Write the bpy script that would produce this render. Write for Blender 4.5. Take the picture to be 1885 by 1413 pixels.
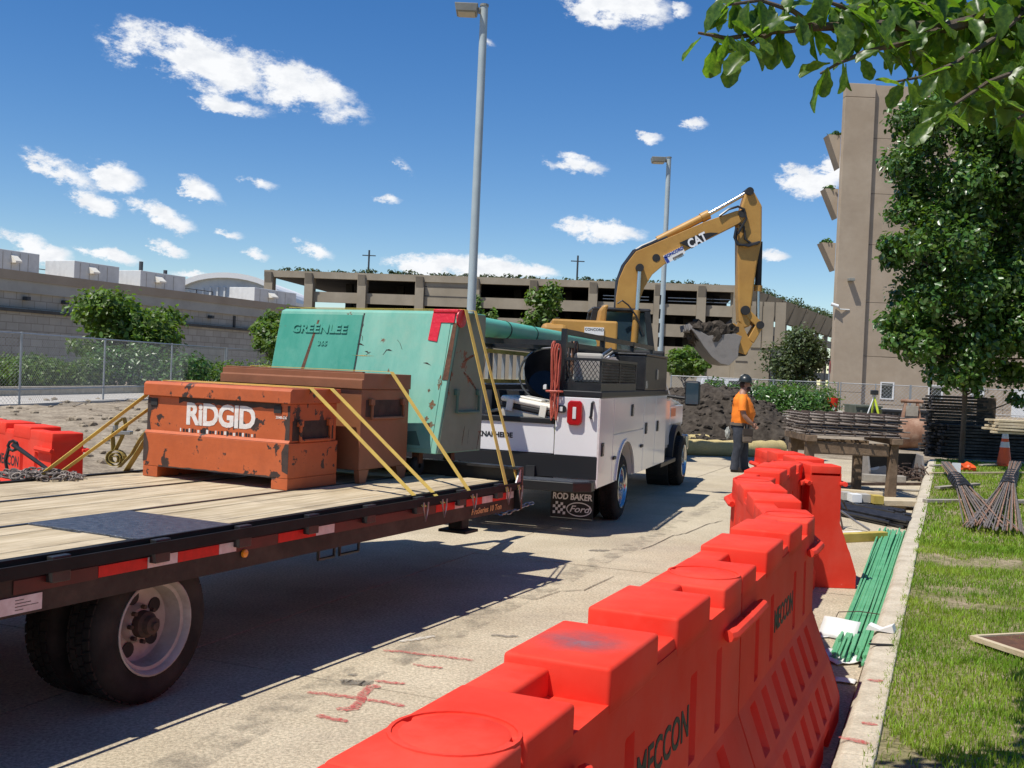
import bpy, bmesh, math, random
import numpy as np
from mathutils import Vector, Matrix, noise
random.seed(7); RNG = np.random.default_rng(11)
R = math.radians
for o in list(bpy.data.objects): bpy.data.objects.remove(o)
scene = bpy.context.scene
COL = scene.collection

# ------------------------------------------------------------------ camera
F = 2000.0; IW, IH = 1885, 1413; CX, CY = IW/2, IH/2
HORIZON, ROLL, EYE = 683.0, 0.0437, 1.75
_p = math.atan((CY-HORIZON)/F); _r = math.atan(ROLL)
AF = np.array([0, math.cos(_p), -math.sin(_p)]); _u = np.array([0, math.sin(_p), math.cos(_p)]); _x = np.array([1., 0, 0])
AX = math.cos(_r)*_x + math.sin(_r)*_u; AU = -math.sin(_r)*_x + math.cos(_r)*_u
EYEP = np.array([0, 0, EYE])
def ray(x, y): return AF + AX*(x-CX)/F - AU*(y-CY)/F
def gz(x, y, z=0.0):                      # photo point to a horizontal plane
    d = ray(x, y); return EYEP + d*((z-EYE)/d[2])
def gy(x, y, Y):                          # photo point to a plane at distance Y
    d = ray(x, y); return EYEP + d*(Y/d[1])
def gp(x, y, P, N):                       # photo point to any plane
    d = ray(x, y); P = np.array(P, float); N = np.array(N, float)
    return EYEP + d*(((P-EYEP)@N)/(d@N))
cam_d = bpy.data.cameras.new('camera'); cam = bpy.data.objects.new('camera', cam_d); COL.objects.link(cam)
cam.matrix_world = Matrix(((AX[0], AU[0], -AF[0], 0), (AX[1], AU[1], -AF[1], 0), (AX[2], AU[2], -AF[2], EYE), (0, 0, 0, 1)))
cam_d.sensor_width = 36; cam_d.lens = 36*F/IW; cam_d.clip_start = 0.05; cam_d.clip_end = 6000
scene.camera = cam

# ------------------------------------------------------------------ sun + sky
SUN_AZ, SUN_EL = R(52), R(63)             # high sun from the left and a little behind the camera
to_sun = Vector((-math.sin(SUN_AZ)*math.cos(SUN_EL), -math.cos(SUN_AZ)*math.cos(SUN_EL), math.sin(SUN_EL)))
sd = bpy.data.lights.new('sun', 'SUN'); sd.energy = 4.9; sd.angle = R(0.53); sd.color = (1.0, 0.955, 0.88)
sun = bpy.data.objects.new('sun', sd); COL.objects.link(sun)
sun.rotation_euler = to_sun.to_track_quat('Z', 'Y').to_euler(); sun.location = (-20, -30, 60)
world = bpy.data.worlds.new('World'); scene.world = world; world.use_nodes = True
wn, wl = world.node_tree.nodes, world.node_tree.links
wn.clear()
def N(tree, t, **kw):
    n = tree.nodes.new(t)
    for k, v in kw.items():
        if k == 'i':
            for a, b in v.items(): n.inputs[a].default_value = b
        else: setattr(n, k, v)
    return n
wt = world.node_tree
out = N(wt, 'ShaderNodeOutputWorld'); bg = N(wt, 'ShaderNodeBackground', i={'Strength': 0.062})
sky = N(wt, 'ShaderNodeTexSky'); sky.sky_type = 'NISHITA'; sky.sun_disc = False
sky.sun_elevation = SUN_EL; sky.sun_rotation = math.atan2(to_sun.x, to_sun.y)
sky.air_density = 0.95; sky.dust_density = 0.0; sky.ozone_density = 2.0; sky.altitude = 200
hsv = N(wt, 'ShaderNodeHueSaturation', i={'Saturation': 1.36, 'Value': 1.66, 'Hue': 0.508})
wl.new(sky.outputs[0], hsv.inputs['Color'])
# fair-weather cumulus: soft blobs at world azimuth / elevation, broken up by noise
tc = N(wt, 'ShaderNodeTexCoord'); sep = N(wt, 'ShaderNodeSeparateXYZ'); wl.new(tc.outputs['Generated'], sep.inputs[0])
az = N(wt, 'ShaderNodeMath', operation='ARCTAN2'); wl.new(sep.outputs[0], az.inputs[0]); wl.new(sep.outputs[1], az.inputs[1])
el = N(wt, 'ShaderNodeMath', operation='ARCSINE'); wl.new(sep.outputs[2], el.inputs[0])
cb = N(wt, 'ShaderNodeCombineXYZ'); wl.new(az.outputs[0], cb.inputs[0]); wl.new(el.outputs[0], cb.inputs[1])
mp0 = N(wt, 'ShaderNodeMapping'); mp0.inputs['Scale'].default_value = (1, 1.7, 1); mp0.inputs['Rotation'].default_value = (0, 0, 0.35); wl.new(cb.outputs[0], mp0.inputs[0])
nz1 = N(wt, 'ShaderNodeTexNoise', i={'Scale': 17.0, 'Detail': 7.0, 'Roughness': 0.7}); wl.new(mp0.outputs[0], nz1.inputs['Vector'])
nz2 = N(wt, 'ShaderNodeTexNoise', i={'Scale': 48.0, 'Detail': 4.0, 'Roughness': 0.6}); wl.new(mp0.outputs[0], nz2.inputs['Vector'])
dv = N(wt, 'ShaderNodeVectorMath', operation='MULTIPLY_ADD'); dv.inputs[1].default_value = (0.055, 0.03, 0); dv.inputs[2].default_value = (-0.0275, -0.015, 0)
wl.new(nz1.outputs['Color'], dv.inputs[0])
pos = N(wt, 'ShaderNodeVectorMath', operation='ADD'); wl.new(cb.outputs[0], pos.inputs[0]); wl.new(dv.outputs[0], pos.inputs[1])
def blob_at(px, py): d = ray(px, py); d = d/np.linalg.norm(d); return math.atan2(d[0], d[1]), math.asin(d[2])
CLOUDS = [  # photo x, y, half width, half height, tilt(deg), strength
 (395, 118, 160, 48, 9, 1.0), (520, 150, 150, 42, 16, 1.0), (330, 100, 90, 40, 10, .9), (600, 165, 70, 22, 12, .8), (425, 195, 75, 15, 6, .62),
 (1130, 12, 95, 36, 8, 1.05), (1180, 20, 60, 30, 5, .95), (125, 318, 60, 24, 25, .7), (212, 326, 58, 26, 14, .95), (172, 377, 48, 18, 14, .85),
 (370, 352, 48, 20, 26, .85), (312, 405, 62, 18, 16, .8), (478, 332, 40, 14, 8, .6), (735, 303, 36, 13, 28, .6), (718, 368, 30, 11, 6, .55), (618, 320, 18, 10, 10, .5),
 (420, 427, 34, 10, 8, .58), (470, 466, 32, 9, 12, .55), (575, 463, 44, 17, 6, .9), (320, 458, 34, 11, 16, .65), (205, 472, 56, 15, 8, .85), (510, 460, 20, 8, 6, .5),
 (45, 452, 56, 22, 14, .9), (96, 468, 40, 18, 10, .8), (1115, 427, 82, 22, 6, .95), (1040, 434, 20, 9, 4, .5), (1075, 305, 62, 16, 8, .62), (1005, 296, 34, 11, 8, .5),
 (1200, 254, 26, 10, 5, .6), (1165, 256, 13, 9, 5, .5), (1278, 230, 30, 11, 2, .68), (1490, 330, 60, 26, 4, 1.0), (1535, 312, 36, 26, -8, .9), (1424, 467, 34, 12, 4, .7),
 (885, 74, 34, 15, 20, .7), (870, 492, 150, 24, 2, 1.0), (820, 484, 60, 20, 4, .95), (980, 498, 60, 18, 4, .85), (690, 160, 20, 9, 10, .5), (570, 214, 22, 8, 8, .5), (18, 280, 16, 10, 0, .5), (140, 203, 16, 6, 0, .42),
 (798, 412, 18, 8, 0, .5), (1255, 20, 22, 12, 0, .55), (350, 508, 60, 10, 0, .7), (540, 310, 14, 8, 0, .45)]
blobs = [(*blob_at(x, y), w/F, h/F, R(-t)+0.044*0, s) for x, y, w, h, t, s in CLOUDS if s > .5 or w > 25]
acc = None
for a, e, w, h, t, s in blobs:
    m = N(wt, 'ShaderNodeMapping', vector_type='TEXTURE'); m.inputs['Location'].default_value = (a, e, 0); m.inputs['Rotation'].default_value = (0, 0, t); m.inputs['Scale'].default_value = (w*1.3, h*1.32, 1)
    wl.new(pos.outputs[0], m.inputs[0]); l = N(wt, 'ShaderNodeVectorMath', operation='LENGTH'); wl.new(m.outputs[0], l.inputs[0])
    q = N(wt, 'ShaderNodeMath', operation='MULTIPLY_ADD', i={1: -s, 2: s}); wl.new(l.outputs['Value'], q.inputs[0])
    if acc is None: acc = q
    else:
        x_ = N(wt, 'ShaderNodeMath', operation='SMOOTH_MAX', i={2: 0.12}); wl.new(acc.outputs[0], x_.inputs[0]); wl.new(q.outputs[0], x_.inputs[1]); acc = x_
n_ = N(wt, 'ShaderNodeMath', operation='MULTIPLY_ADD', i={1: 2.3, 2: -1.22}); wl.new(nz1.outputs['Fac'], n_.inputs[0])
n2_ = N(wt, 'ShaderNodeMath', operation='MULTIPLY_ADD', i={1: 0.35, 2: 0.0}); wl.new(nz2.outputs['Fac'], n2_.inputs[0])
ns = N(wt, 'ShaderNodeMath', operation='ADD'); wl.new(n_.outputs[0], ns.inputs[0]); wl.new(n2_.outputs[0], ns.inputs[1])
# the same scattered cumulus goes on round the rest of the horizon
aa = N(wt, 'ShaderNodeMath', operation='ABSOLUTE'); wl.new(az.outputs[0], aa.inputs[0])
am = N(wt, 'ShaderNodeMapRange', interpolation_type='SMOOTHSTEP', i={'From Min': .52, 'From Max': .68}); wl.new(aa.outputs[0], am.inputs['Value'])
nz3 = N(wt, 'ShaderNodeTexNoise', i={'Scale': 7.0, 'Detail': 2.0}); wl.new(mp0.outputs[0], nz3.inputs['Vector'])
rb = N(wt, 'ShaderNodeMapRange', i={'From Min': .6, 'From Max': .8, 'To Min': -.2}); wl.new(nz3.outputs['Fac'], rb.inputs['Value'])
rm_ = N(wt, 'ShaderNodeMath', operation='MULTIPLY'); wl.new(rb.outputs[0], rm_.inputs[0]); wl.new(am.outputs[0], rm_.inputs[1])
x_ = N(wt, 'ShaderNodeMath', operation='MAXIMUM'); wl.new(acc.outputs[0], x_.inputs[0]); wl.new(rm_.outputs[0], x_.inputs[1]); acc = x_
de = N(wt, 'ShaderNodeMath', operation='ADD'); wl.new(acc.outputs[0], de.inputs[0]); wl.new(ns.outputs[0], de.inputs[1])
gt = N(wt, 'ShaderNodeMapRange', interpolation_type='SMOOTHSTEP', i={'From Min': 0.02, 'From Max': 0.2}); wl.new(acc.outputs[0], gt.inputs['Value'])
mk0 = N(wt, 'ShaderNodeMapRange', interpolation_type='SMOOTHSTEP', i={'From Min': 0.25, 'From Max': 0.70}); wl.new(de.outputs[0], mk0.inputs['Value'])
mk = N(wt, 'ShaderNodeMath', operation='MULTIPLY'); wl.new(mk0.outputs[0], mk.inputs[0]); wl.new(gt.outputs[0], mk.inputs[1])
cc = N(wt, 'ShaderNodeMix', data_type='RGBA'); cc.inputs['A'].default_value = (13.6, 13.8, 14.1, 1); cc.inputs['B'].default_value = (9.6, 10.2, 11.2, 1)
sh = N(wt, 'ShaderNodeMapRange', i={'From Min': 0.45, 'From Max': 0.9}); wl.new(nz2.outputs['Fac'], sh.inputs['Value']); wl.new(sh.outputs[0], cc.inputs['Factor'])
mx = N(wt, 'ShaderNodeMix', data_type='RGBA'); wl.new(mk.outputs[0], mx.inputs['Factor']); wl.new(hsv.outputs[0], mx.inputs['A']); wl.new(cc.outputs['Result'], mx.inputs['B'])
wl.new(mx.outputs['Result'], bg.inputs['Color']); wl.new(bg.outputs[0], out.inputs[0])
world.cycles.sampling_method = 'MANUAL'; world.cycles.sample_map_resolution = 256
vs = scene.view_settings; vs.view_transform = 'Standard'; vs.look = 'None'; vs.exposure = 0.2; vs.gamma = 1.0; vs.use_curve_mapping = False

# ------------------------------------------------------------------ materials
MATS = {}
def mat(name, c1, c2=None, rough=0.6, metal=0.0, scale=4.0, detail=5.0, bump=0.0, bscale=None, spec=0.5, chips=None, island=0.0, transl=0.0, stretch=None, dirt=None, coat=0.0, emit=None, trans=0.0, sss=0.0, lo=0.35, hi=0.65, grain=None, holes=None, tcol=None):
    """procedural surface: two-tone noise, optional chipped second layer (colour, threshold, scale, rough), relief, per-leaf variation"""
    m = bpy.data.materials.new(name); m.use_nodes = True; t = m.node_tree; nt = t.nodes; nt.clear(); L = t.links.new
    o = N(t, 'ShaderNodeOutputMaterial'); b = N(t, 'ShaderNodeBsdfPrincipled')
    c4 = lambda c: (c[0], c[1], c[2], 1.0)
    b.inputs['Roughness'].default_value = rough; b.inputs['Metallic'].default_value = metal; b.inputs['Specular IOR Level'].default_value = spec
    if coat: b.inputs['Coat Weight'].default_value = coat; b.inputs['Coat Roughness'].default_value = 0.08
    if trans: b.inputs['Transmission Weight'].default_value = trans
    if sss: b.inputs['Subsurface Weight'].default_value = sss; b.inputs['Subsurface Scale'].default_value = 0.04
    tcn = N(t, 'ShaderNodeTexCoord'); src = tcn.outputs['Object']
    if stretch:
        mp = N(t, 'ShaderNodeMapping'); mp.inputs['Scale'].default_value = stretch; L(src, mp.inputs[0]); src = mp.outputs[0]
    nz = N(t, 'ShaderNodeTexNoise', i={'Scale': scale, 'Detail': detail, 'Roughness': 0.62}); L(src, nz.inputs['Vector'])
    col = None
    if c2 is not None:
        rm = N(t, 'ShaderNodeMapRange', i={'From Min': lo, 'From Max': hi}); L(nz.outputs['Fac'], rm.inputs['Value'])
        mxn = N(t, 'ShaderNodeMix', data_type='RGBA'); mxn.inputs['A'].default_value = c4(c1); mxn.inputs['B'].default_value = c4(c2)
        L(rm.outputs[0], mxn.inputs['Factor']); col = mxn.outputs['Result']
    if dirt:                                     # (colour, amount, scale): broad blotches
        dn = N(t, 'ShaderNodeTexNoise', i={'Scale': dirt[2], 'Detail': 6.0, 'Roughness': 0.7}); L(tcn.outputs['Object'], dn.inputs['Vector'])
        dr = N(t, 'ShaderNodeMapRange', i={'From Min': 0.48, 'From Max': 0.72, 'To Max': dirt[1]}); L(dn.outputs['Fac'], dr.inputs['Value'])
        dm = N(t, 'ShaderNodeMix', data_type='RGBA'); L(dr.outputs[0], dm.inputs['Factor']); dm.inputs['B'].default_value = c4(dirt[0])
        if col: L(col, dm.inputs['A'])
        else: dm.inputs['A'].default_value = c4(c1)
        col = dm.outputs['Result']
    if grain:                                    # (scale, amount): fine aggregate speckle
        gn = N(t, 'ShaderNodeTexNoise', i={'Scale': grain[0], 'Detail': 3.0, 'Roughness': 0.75}); L(tcn.outputs['Object'], gn.inputs['Vector'])
        gr2 = N(t, 'ShaderNodeMapRange', i={'From Min': 0.3, 'From Max': 0.7, 'To Min': 1-grain[1], 'To Max': 1+grain[1]}); L(gn.outputs['Fac'], gr2.inputs['Value'])
        gm = N(t, 'ShaderNodeVectorMath', operation='SCALE'); L(gr2.outputs[0], gm.inputs['Scale'])
        if col: L(col, gm.inputs[0])
        else: gm.inputs[0].default_value = c1
        col = gm.outputs[0]
    if chips:                                    # (colour, threshold, scale)
        cn = N(t, 'ShaderNodeTexNoise', i={'Scale': chips[2], 'Detail': 8.0, 'Roughness': 0.65}); L(tcn.outputs['Object'], cn.inputs['Vector'])
        cr = N(t, 'ShaderNodeMapRange', i={'From Min': chips[1], 'From Max': chips[1]+0.02}); L(cn.outputs['Fac'], cr.inputs['Value'])
        cm = N(t, 'ShaderNodeMix', data_type='RGBA'); L(cr.outputs[0], cm.inputs['Factor']); cm.inputs['B'].default_value = c4(chips[0])
        if col: L(col, cm.inputs['A'])
        else: cm.inputs['A'].default_value = c4(c1)
        col = cm.outputs['Result']
    if island:
        gi = N(t, 'ShaderNodeNewGeometry'); ir = N(t, 'ShaderNodeMapRange', i={'To Min': 1-island, 'To Max': 1+island}); L(gi.outputs['Random Per Island'], ir.inputs['Value'])
        hv = N(t, 'ShaderNodeHueSaturation'); L(ir.outputs[0], hv.inputs['Value'])
        hh = N(t, 'ShaderNodeMapRange', i={'To Min': 0.485, 'To Max': 0.515}); L(gi.outputs['Random Per Island'], hh.inputs['Value']); L(hh.outputs[0], hv.inputs['Hue'])
        if col: L(col, hv.inputs['Color'])
        else: hv.inputs['Color'].default_value = c4(c1)
        col = hv.outputs['Color']
    if col: L(col, b.inputs['Base Color'])
    else: b.inputs['Base Color'].default_value = c4(c1)
    if emit: b.inputs['Emission Color'].default_value = c4(emit[0]); b.inputs['Emission Strength'].default_value = emit[1]
    if bump:
        bn = N(t, 'ShaderNodeTexNoise', i={'Scale': bscale or scale*4, 'Detail': 6.0, 'Roughness': 0.6}); L(src, bn.inputs['Vector'])
        bp = N(t, 'ShaderNodeBump', i={'Strength': min(1.0, bump), 'Distance': 0.02}); L(bn.outputs['Fac'], bp.inputs['Height']); L(bp.outputs[0], b.inputs['Normal'])
    if transl:
        tl = N(t, 'ShaderNodeBsdfTranslucent'); ms = N(t, 'ShaderNodeMixShader', i={0: transl})
        if tcol: tl.inputs['Color'].default_value = c4(tcol)
        elif col:
            tb = N(t, 'ShaderNodeMix', data_type='RGBA', blend_type='MULTIPLY'); tb.inputs['Factor'].default_value = 1; L(col, tb.inputs['A']); tb.inputs['B'].default_value = (2.6, 2.6, 0.9, 1)
            L(tb.outputs['Result'], tl.inputs['Color'])
        else: tl.inputs['Color'].default_value = c4(c1)
        L(b.outputs[0], ms.inputs[1]); L(tl.outputs[0], ms.inputs[2]); L(ms.outputs[0], o.inputs[0])
    elif holes:                                  # (from, to, scale, radius): thin marks that break up, optional soft round edge
        hn = N(t, 'ShaderNodeTexNoise', i={'Scale': holes[2], 'Detail': 5.0, 'Roughness': 0.7}); L(tcn.outputs['Object'], hn.inputs['Vector'])
        hr = N(t, 'ShaderNodeMapRange', i={'From Min': holes[0], 'From Max': holes[1]}); L(hn.outputs['Fac'], hr.inputs['Value']); fac = hr.outputs[0]
        if holes[3]:
            ln = N(t, 'ShaderNodeVectorMath', operation='LENGTH'); L(tcn.outputs['Object'], ln.inputs[0]); lr = N(t, 'ShaderNodeMapRange', interpolation_type='SMOOTHSTEP', i={'From Min': 0.0, 'From Max': holes[3], 'To Min': 1.0, 'To Max': 0.0}); L(ln.outputs['Value'], lr.inputs['Value'])
            mu = N(t, 'ShaderNodeMath', operation='MULTIPLY'); L(fac, mu.inputs[0]); L(lr.outputs[0], mu.inputs[1]); fac = mu.outputs[0]
        tp = N(t, 'ShaderNodeBsdfTransparent'); ms = N(t, 'ShaderNodeMixShader'); L(fac, ms.inputs[0]); L(tp.outputs[0], ms.inputs[1]); L(b.outputs[0], ms.inputs[2]); L(ms.outputs[0], o.inputs[0])
    else: L(b.outputs[0], o.inputs[0])
    MATS[name] = m; return m

# ------------------------------------------------------------------ mesh helpers
V3 = lambda p: (float(p[0]), float(p[1]), float(p[2]))
class MB:
    def __init__(s): s.v = []; s.f = []
    def add(s, vs, fs):
        b = len(s.v); s.v += [V3(p) for p in vs]; s.f += [tuple(i+b for i in f) for f in fs]; return s
    def box(s, x0, x1, y0, y1, z0, z1):
        return s.add([(x0,y0,z0),(x1,y0,z0),(x1,y1,z0),(x0,y1,z0),(x0,y0,z1),(x1,y0,z1),(x1,y1,z1),(x0,y1,z1)],
                     [(0,3,2,1),(4,5,6,7),(0,1,5,4),(1,2,6,5),(2,3,7,6),(3,0,4,7)])
    def quad(s, *p): return s.add(p, [tuple(range(len(p)))])
    def hull(s, a, b):                          # two matching loops joined into a closed solid
        n = len(a); return s.add(list(a)+list(b), [tuple(range(n-1, -1, -1)), tuple(range(n, 2*n))]+[(i, (i+1) % n, n+(i+1) % n, n+i) for i in range(n)])
    def prism(s, poly, a0, a1, ax='x'):         # polygon in the other two axes, pushed along ax
        mk = {'x': lambda p, a: (a, p[0], p[1]), 'y': lambda p, a: (p[0], a, p[1]), 'z': lambda p, a: (p[0], p[1], a)}[ax]
        return s.hull([mk(p, a0) for p in poly], [mk(p, a1) for p in poly])
    def cyl(s, p0, p1, r0, r1=None, n=12, caps=True):
        r1 = r0 if r1 is None else r1; p0 = Vector(V3(p0)); p1 = Vector(V3(p1)); d = (p1-p0)
        if d.length < 1e-6: return s
        d.normalize(); a = d.orthogonal().normalized(); b = d.cross(a)
        A = [p0+(a*math.cos(2*math.pi*i/n)+b*math.sin(2*math.pi*i/n))*r0 for i in range(n)]
        B = [p1+(a*math.cos(2*math.pi*i/n)+b*math.sin(2*math.pi*i/n))*r1 for i in range(n)]
        fs = [(i, (i+1) % n, n+(i+1) % n, n+i) for i in range(n)]
        if caps: fs += [tuple(range(n-1, -1, -1)), tuple(range(n, 2*n))]
        return s.add(A+B, fs)
    def tube(s, pts, r, n=8, caps=True):
        pts = [Vector(V3(p)) for p in pts]; k = len(pts); rr = r if isinstance(r, (list, tuple)) else [r]*k
        up = None; vs = []
        for i, p in enumerate(pts):
            d = (pts[min(i+1, k-1)]-pts[max(i-1, 0)]).normalized()
            if up is None: up = d.orthogonal().normalized()
            else:
                up = (up-d*up.dot(d)); up = up.normalized() if up.length > 1e-6 else d.orthogonal().normalized()
            b = d.cross(up)
            vs += [p+(up*math.cos(2*math.pi*j/n)+b*math.sin(2*math.pi*j/n))*rr[i] for j in range(n)]
        fs = [(i*n+j, i*n+(j+1) % n, (i+1)*n+(j+1) % n, (i+1)*n+j) for i in range(k-1) for j in range(n)]
        if caps: fs += [tuple(range(n-1, -1, -1)), tuple(range((k-1)*n, k*n))]
        return s.add(vs, fs)
    def ribbon(s, pts, w, t, side):             # flat band, width w along side, thickness t
        side = Vector(V3(side)).normalized(); pts = [Vector(V3(p)) for p in pts]; vs = []; k = len(pts)
        for i, p in enumerate(pts):
            d = (pts[min(i+1, k-1)]-pts[max(i-1, 0)]).normalized(); nn = side.cross(d).normalized()
            vs += [p-side*w/2-nn*t/2, p+side*w/2-nn*t/2, p+side*w/2+nn*t/2, p-side*w/2+nn*t/2]
        fs = [(i*4+j, i*4+(j+1) % 4, (i+1)*4+(j+1) % 4, (i+1)*4+j) for i in range(k-1) for j in range(4)]+[(3, 2, 1, 0), tuple(range((k-1)*4, k*4))]
        return s.add(vs, fs)
    def lathe(s, prof, c=(0, 0, 0), ax=(1, 0, 0), n=32):   # prof: (along, radius)
        ax = Vector(ax).normalized(); a = ax.orthogonal().normalized(); b = ax.cross(a); c = Vector(V3(c)); vs = []
        for h, r in prof: vs += [c+ax*h+(a*math.cos(2*math.pi*j/n)+b*math.sin(2*math.pi*j/n))*r for j in range(n)]
        k = len(prof); return s.add(vs, [(i*n+j, i*n+(j+1) % n, (i+1)*n+(j+1) % n, (i+1)*n+j) for i in range(k-1) for j in range(n)])
    def blob(s, c, r, sub=2, amp=0.2, fr=1.5, seed=0.0, flat=1.0):
        bm = bmesh.new(); bmesh.ops.create_icosphere(bm, subdivisions=sub, radius=1)
        rr = r if isinstance(r, (tuple, list)) else (r, r, r); vs = []
        for v in bm.verts:
            k = 1+amp*noise.noise(v.co*fr+Vector((seed, seed*1.7, -seed)))
            vs.append((c[0]+v.co.x*rr[0]*k, c[1]+v.co.y*rr[1]*k, c[2]+v.co.z*rr[2]*k*flat))
        fs = [tuple(v.index for v in f.verts) for f in bm.faces]; bm.free(); return s.add(vs, fs)
def mesh_of(name, mb, m=None, bevel=0.0, smooth=False, org=(0, 0, 0), seg=2):
    me = bpy.data.meshes.new(name)
    o = Vector(V3(org)); me.from_pydata([Vector(v)-o for v in mb.v], [], mb.f); me.update()
    bm = bmesh.new(); bm.from_mesh(me); bmesh.ops.recalc_face_normals(bm, faces=bm.faces)
    if bevel: bmesh.ops.bevel(bm, geom=[e for e in bm.edges if len(e.link_faces) == 2 and e.calc_face_angle(0) > 0.5], offset=bevel, segments=seg, affect='EDGES', clamp_overlap=True, profile=0.5)
    bm.to_mesh(me); bm.free()
    if smooth:
        me.polygons.foreach_set('use_smooth', [True]*len(me.polygons))
        me.set_sharp_from_angle(angle=R(40))
    if m is not None: me.materials.append(MATS[m])
    return me
def link(name, me, parent=None, loc=None, rot=None):
    o = bpy.data.objects.new(name, me); COL.objects.link(o)
    if parent is not None: o.parent = parent
    if loc is not None: o.location = V3(loc)
    if rot is not None: o.rotation_euler = rot
    return o
def obj(name, mb, m, parent=None, bevel=0.0, smooth=False, org=None, seg=2, label=None):
    """one mesh object; org = world position of the parent's origin when the vertices are given in world space"""
    o = link(name, mesh_of(name, mb, m, bevel, smooth, org if org is not None else (0, 0, 0), seg), parent)
    if label: o['label'] = label
    return o
def tag(o, label=None, cat=None, group=None, kind=None):
    if label: o['label'] = label
    if cat: o['category'] = cat
    if group: o['group'] = group
    if kind: o['kind'] = kind
    return o
def thing(name, label, cat, loc=(0, 0, 0), rz=0.0, group=None):
    o = bpy.data.objects.new(name, None); COL.objects.link(o); o.empty_display_size = 0.1
    o.location = V3(loc); o.rotation_euler = (0, 0, rz); return tag(o, label, cat, group)
def single(name, mb, m, label, cat, loc=None, group=None, bevel=0.0, smooth=False):
    """a thing that is one mesh; vertices in world space, origin moved to its base"""
    if loc is None:
        v = np.array(mb.v); loc = (*((v.max(0)+v.min(0))/2)[:2], v[:, 2].min())
    o = link(name, mesh_of(name, mb, m, bevel, smooth, loc), None, loc); return tag(o, label, cat, group)
def struct(name, mb, m, smooth=False, kind='structure', bevel=0.0):
    o = obj(name, mb, m, None, bevel, smooth); o['kind'] = kind; return o
def copy_tree(o, parent=None):
    c = o.copy(); COL.objects.link(c); c.parent = parent
    for ch in o.children: copy_tree(ch, c)
    return c
def fast_mesh(name, verts, faces_flat, n, m, smooth=False):
    """big meshes from numpy arrays, every face with n corners"""
    me = bpy.data.meshes.new(name); nf = len(faces_flat)//n
    me.vertices.add(len(verts)); me.vertices.foreach_set('co', np.asarray(verts, np.float32).ravel())
    me.loops.add(nf*n); me.loops.foreach_set('vertex_index', np.asarray(faces_flat, np.int32))
    me.polygons.add(nf); me.polygons.foreach_set('loop_start', np.arange(0, nf*n, n, dtype=np.int32)); me.polygons.foreach_set('loop_total', np.full(nf, n, np.int32))
    me.update(calc_edges=True); me.materials.append(MATS[m])
    if smooth: me.polygons.foreach_set('use_smooth', [True]*nf)
    return me
DG = None
def text(name, s, size, m, parent, origin, xdir, ydir, depth=0.002, bold=0.0, sx=1.0, shear=0.0, align='CENTER', label=None, spacing=1.0):
    """lettering as thin solid letters; origin and directions in the parent's space"""
    cu = bpy.data.curves.new(name, 'FONT'); cu.body = s; cu.size = size; cu.extrude = depth; cu.offset = bold; cu.shear = shear; cu.align_x = align; cu.align_y = 'CENTER'; cu.space_character = spacing; cu.resolution_u = 3
    tmp = bpy.data.objects.new(name, cu); COL.objects.link(tmp)
    me = bpy.data.meshes.new_from_object(tmp.evaluated_get(bpy.context.evaluated_depsgraph_get())); bpy.data.objects.remove(tmp); bpy.data.curves.remove(cu)
    x = Vector(V3(xdir)).normalized(); y = Vector(V3(ydir)); y = (y-x*y.dot(x)).normalized(); z = x.cross(y); o = Vector(V3(origin))
    M4 = Matrix(((x.x*sx, y.x, z.x, o.x), (x.y*sx, y.y, z.y, o.y), (x.z*sx, y.z, z.z, o.z), (0, 0, 0, 1)))
    me.transform(M4); me.materials.clear(); me.materials.append(MATS[m]); me.name = name
    ob = link(name, me, parent)
    if label: ob['label'] = label
    return ob
# ------------------------------------------------------------------ palette
mat('concrete_road', (.41, .345, .24), (.50, .43, .31), rough=.9, scale=1.1, detail=9, bump=.35, bscale=160, dirt=((.30, .25, .19), .75, .5), spec=.2, grain=(55, .42))
mat('kerb_concrete', (.45, .39, .29), (.56, .50, .39), rough=.9, scale=5, detail=8, bump=.4, bscale=60, grain=(70, .2), dirt=((.27, .22, .16), .55, 3.0), spec=.2)
mat('soil', (.20, .16, .115), (.34, .285, .21), rough=.95, scale=2.2, detail=10, bump=1.0, bscale=9, spec=.1, grain=(14, .35))
mat('dark_soil', (.035, .028, .022), (.085, .07, .055), rough=.95, scale=6, detail=9, bump=1.0, bscale=24, spec=.15)
mat('gravel', (.24, .22, .19), (.42, .39, .34), rough=.95, scale=26, detail=6, bump=1.0, bscale=40, spec=.15)
mat('lawn_soil', (.15, .15, .055), (.31, .25, .165), rough=.95, scale=3.5, detail=9, bump=.8, bscale=40, spec=.1, grain=(30, .5))
mat('pavement', (.40, .37, .32), (.48, .45, .40), rough=.9, scale=2, spec=.2)
mat('grass', (.135, .245, .02), (.26, .345, .045), rough=.55, scale=1.3, detail=4, island=.4, transl=.3, spec=.25)
mat('leaf', (.042, .095, .02), (.08, .155, .03), rough=.32, scale=1.2, island=.45, transl=.22, spec=.5)
mat('leaf_light', (.06, .115, .02), (.11, .17, .03), rough=.45, scale=1.2, island=.4, transl=.3, spec=.4)
mat('leaf_dull', (.045, .07, .025), (.075, .10, .04), rough=.5, scale=1.2, island=.4, transl=.2, spec=.35)
mat('leaf_near', (.03, .075, .012), (.10, .17, .025), rough=.36, scale=7, island=.6, transl=.5, spec=.45)
mat('bark', (.075, .055, .04), (.13, .105, .08), rough=.9, scale=9, bump=.7, stretch=(1, 1, .25), spec=.2)
mat('tan_concrete', (.36, .285, .205), (.435, .355, .265), rough=.9, scale=.35, detail=8, bump=.15, bscale=14, dirt=((.25, .195, .14), .65, .16), spec=.2)
mat('garage_concrete', (.27, .23, .17), (.36, .31, .235), rough=.9, scale=.22, detail=8, dirt=((.18, .155, .12), .5, .1), spec=.2)
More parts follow.
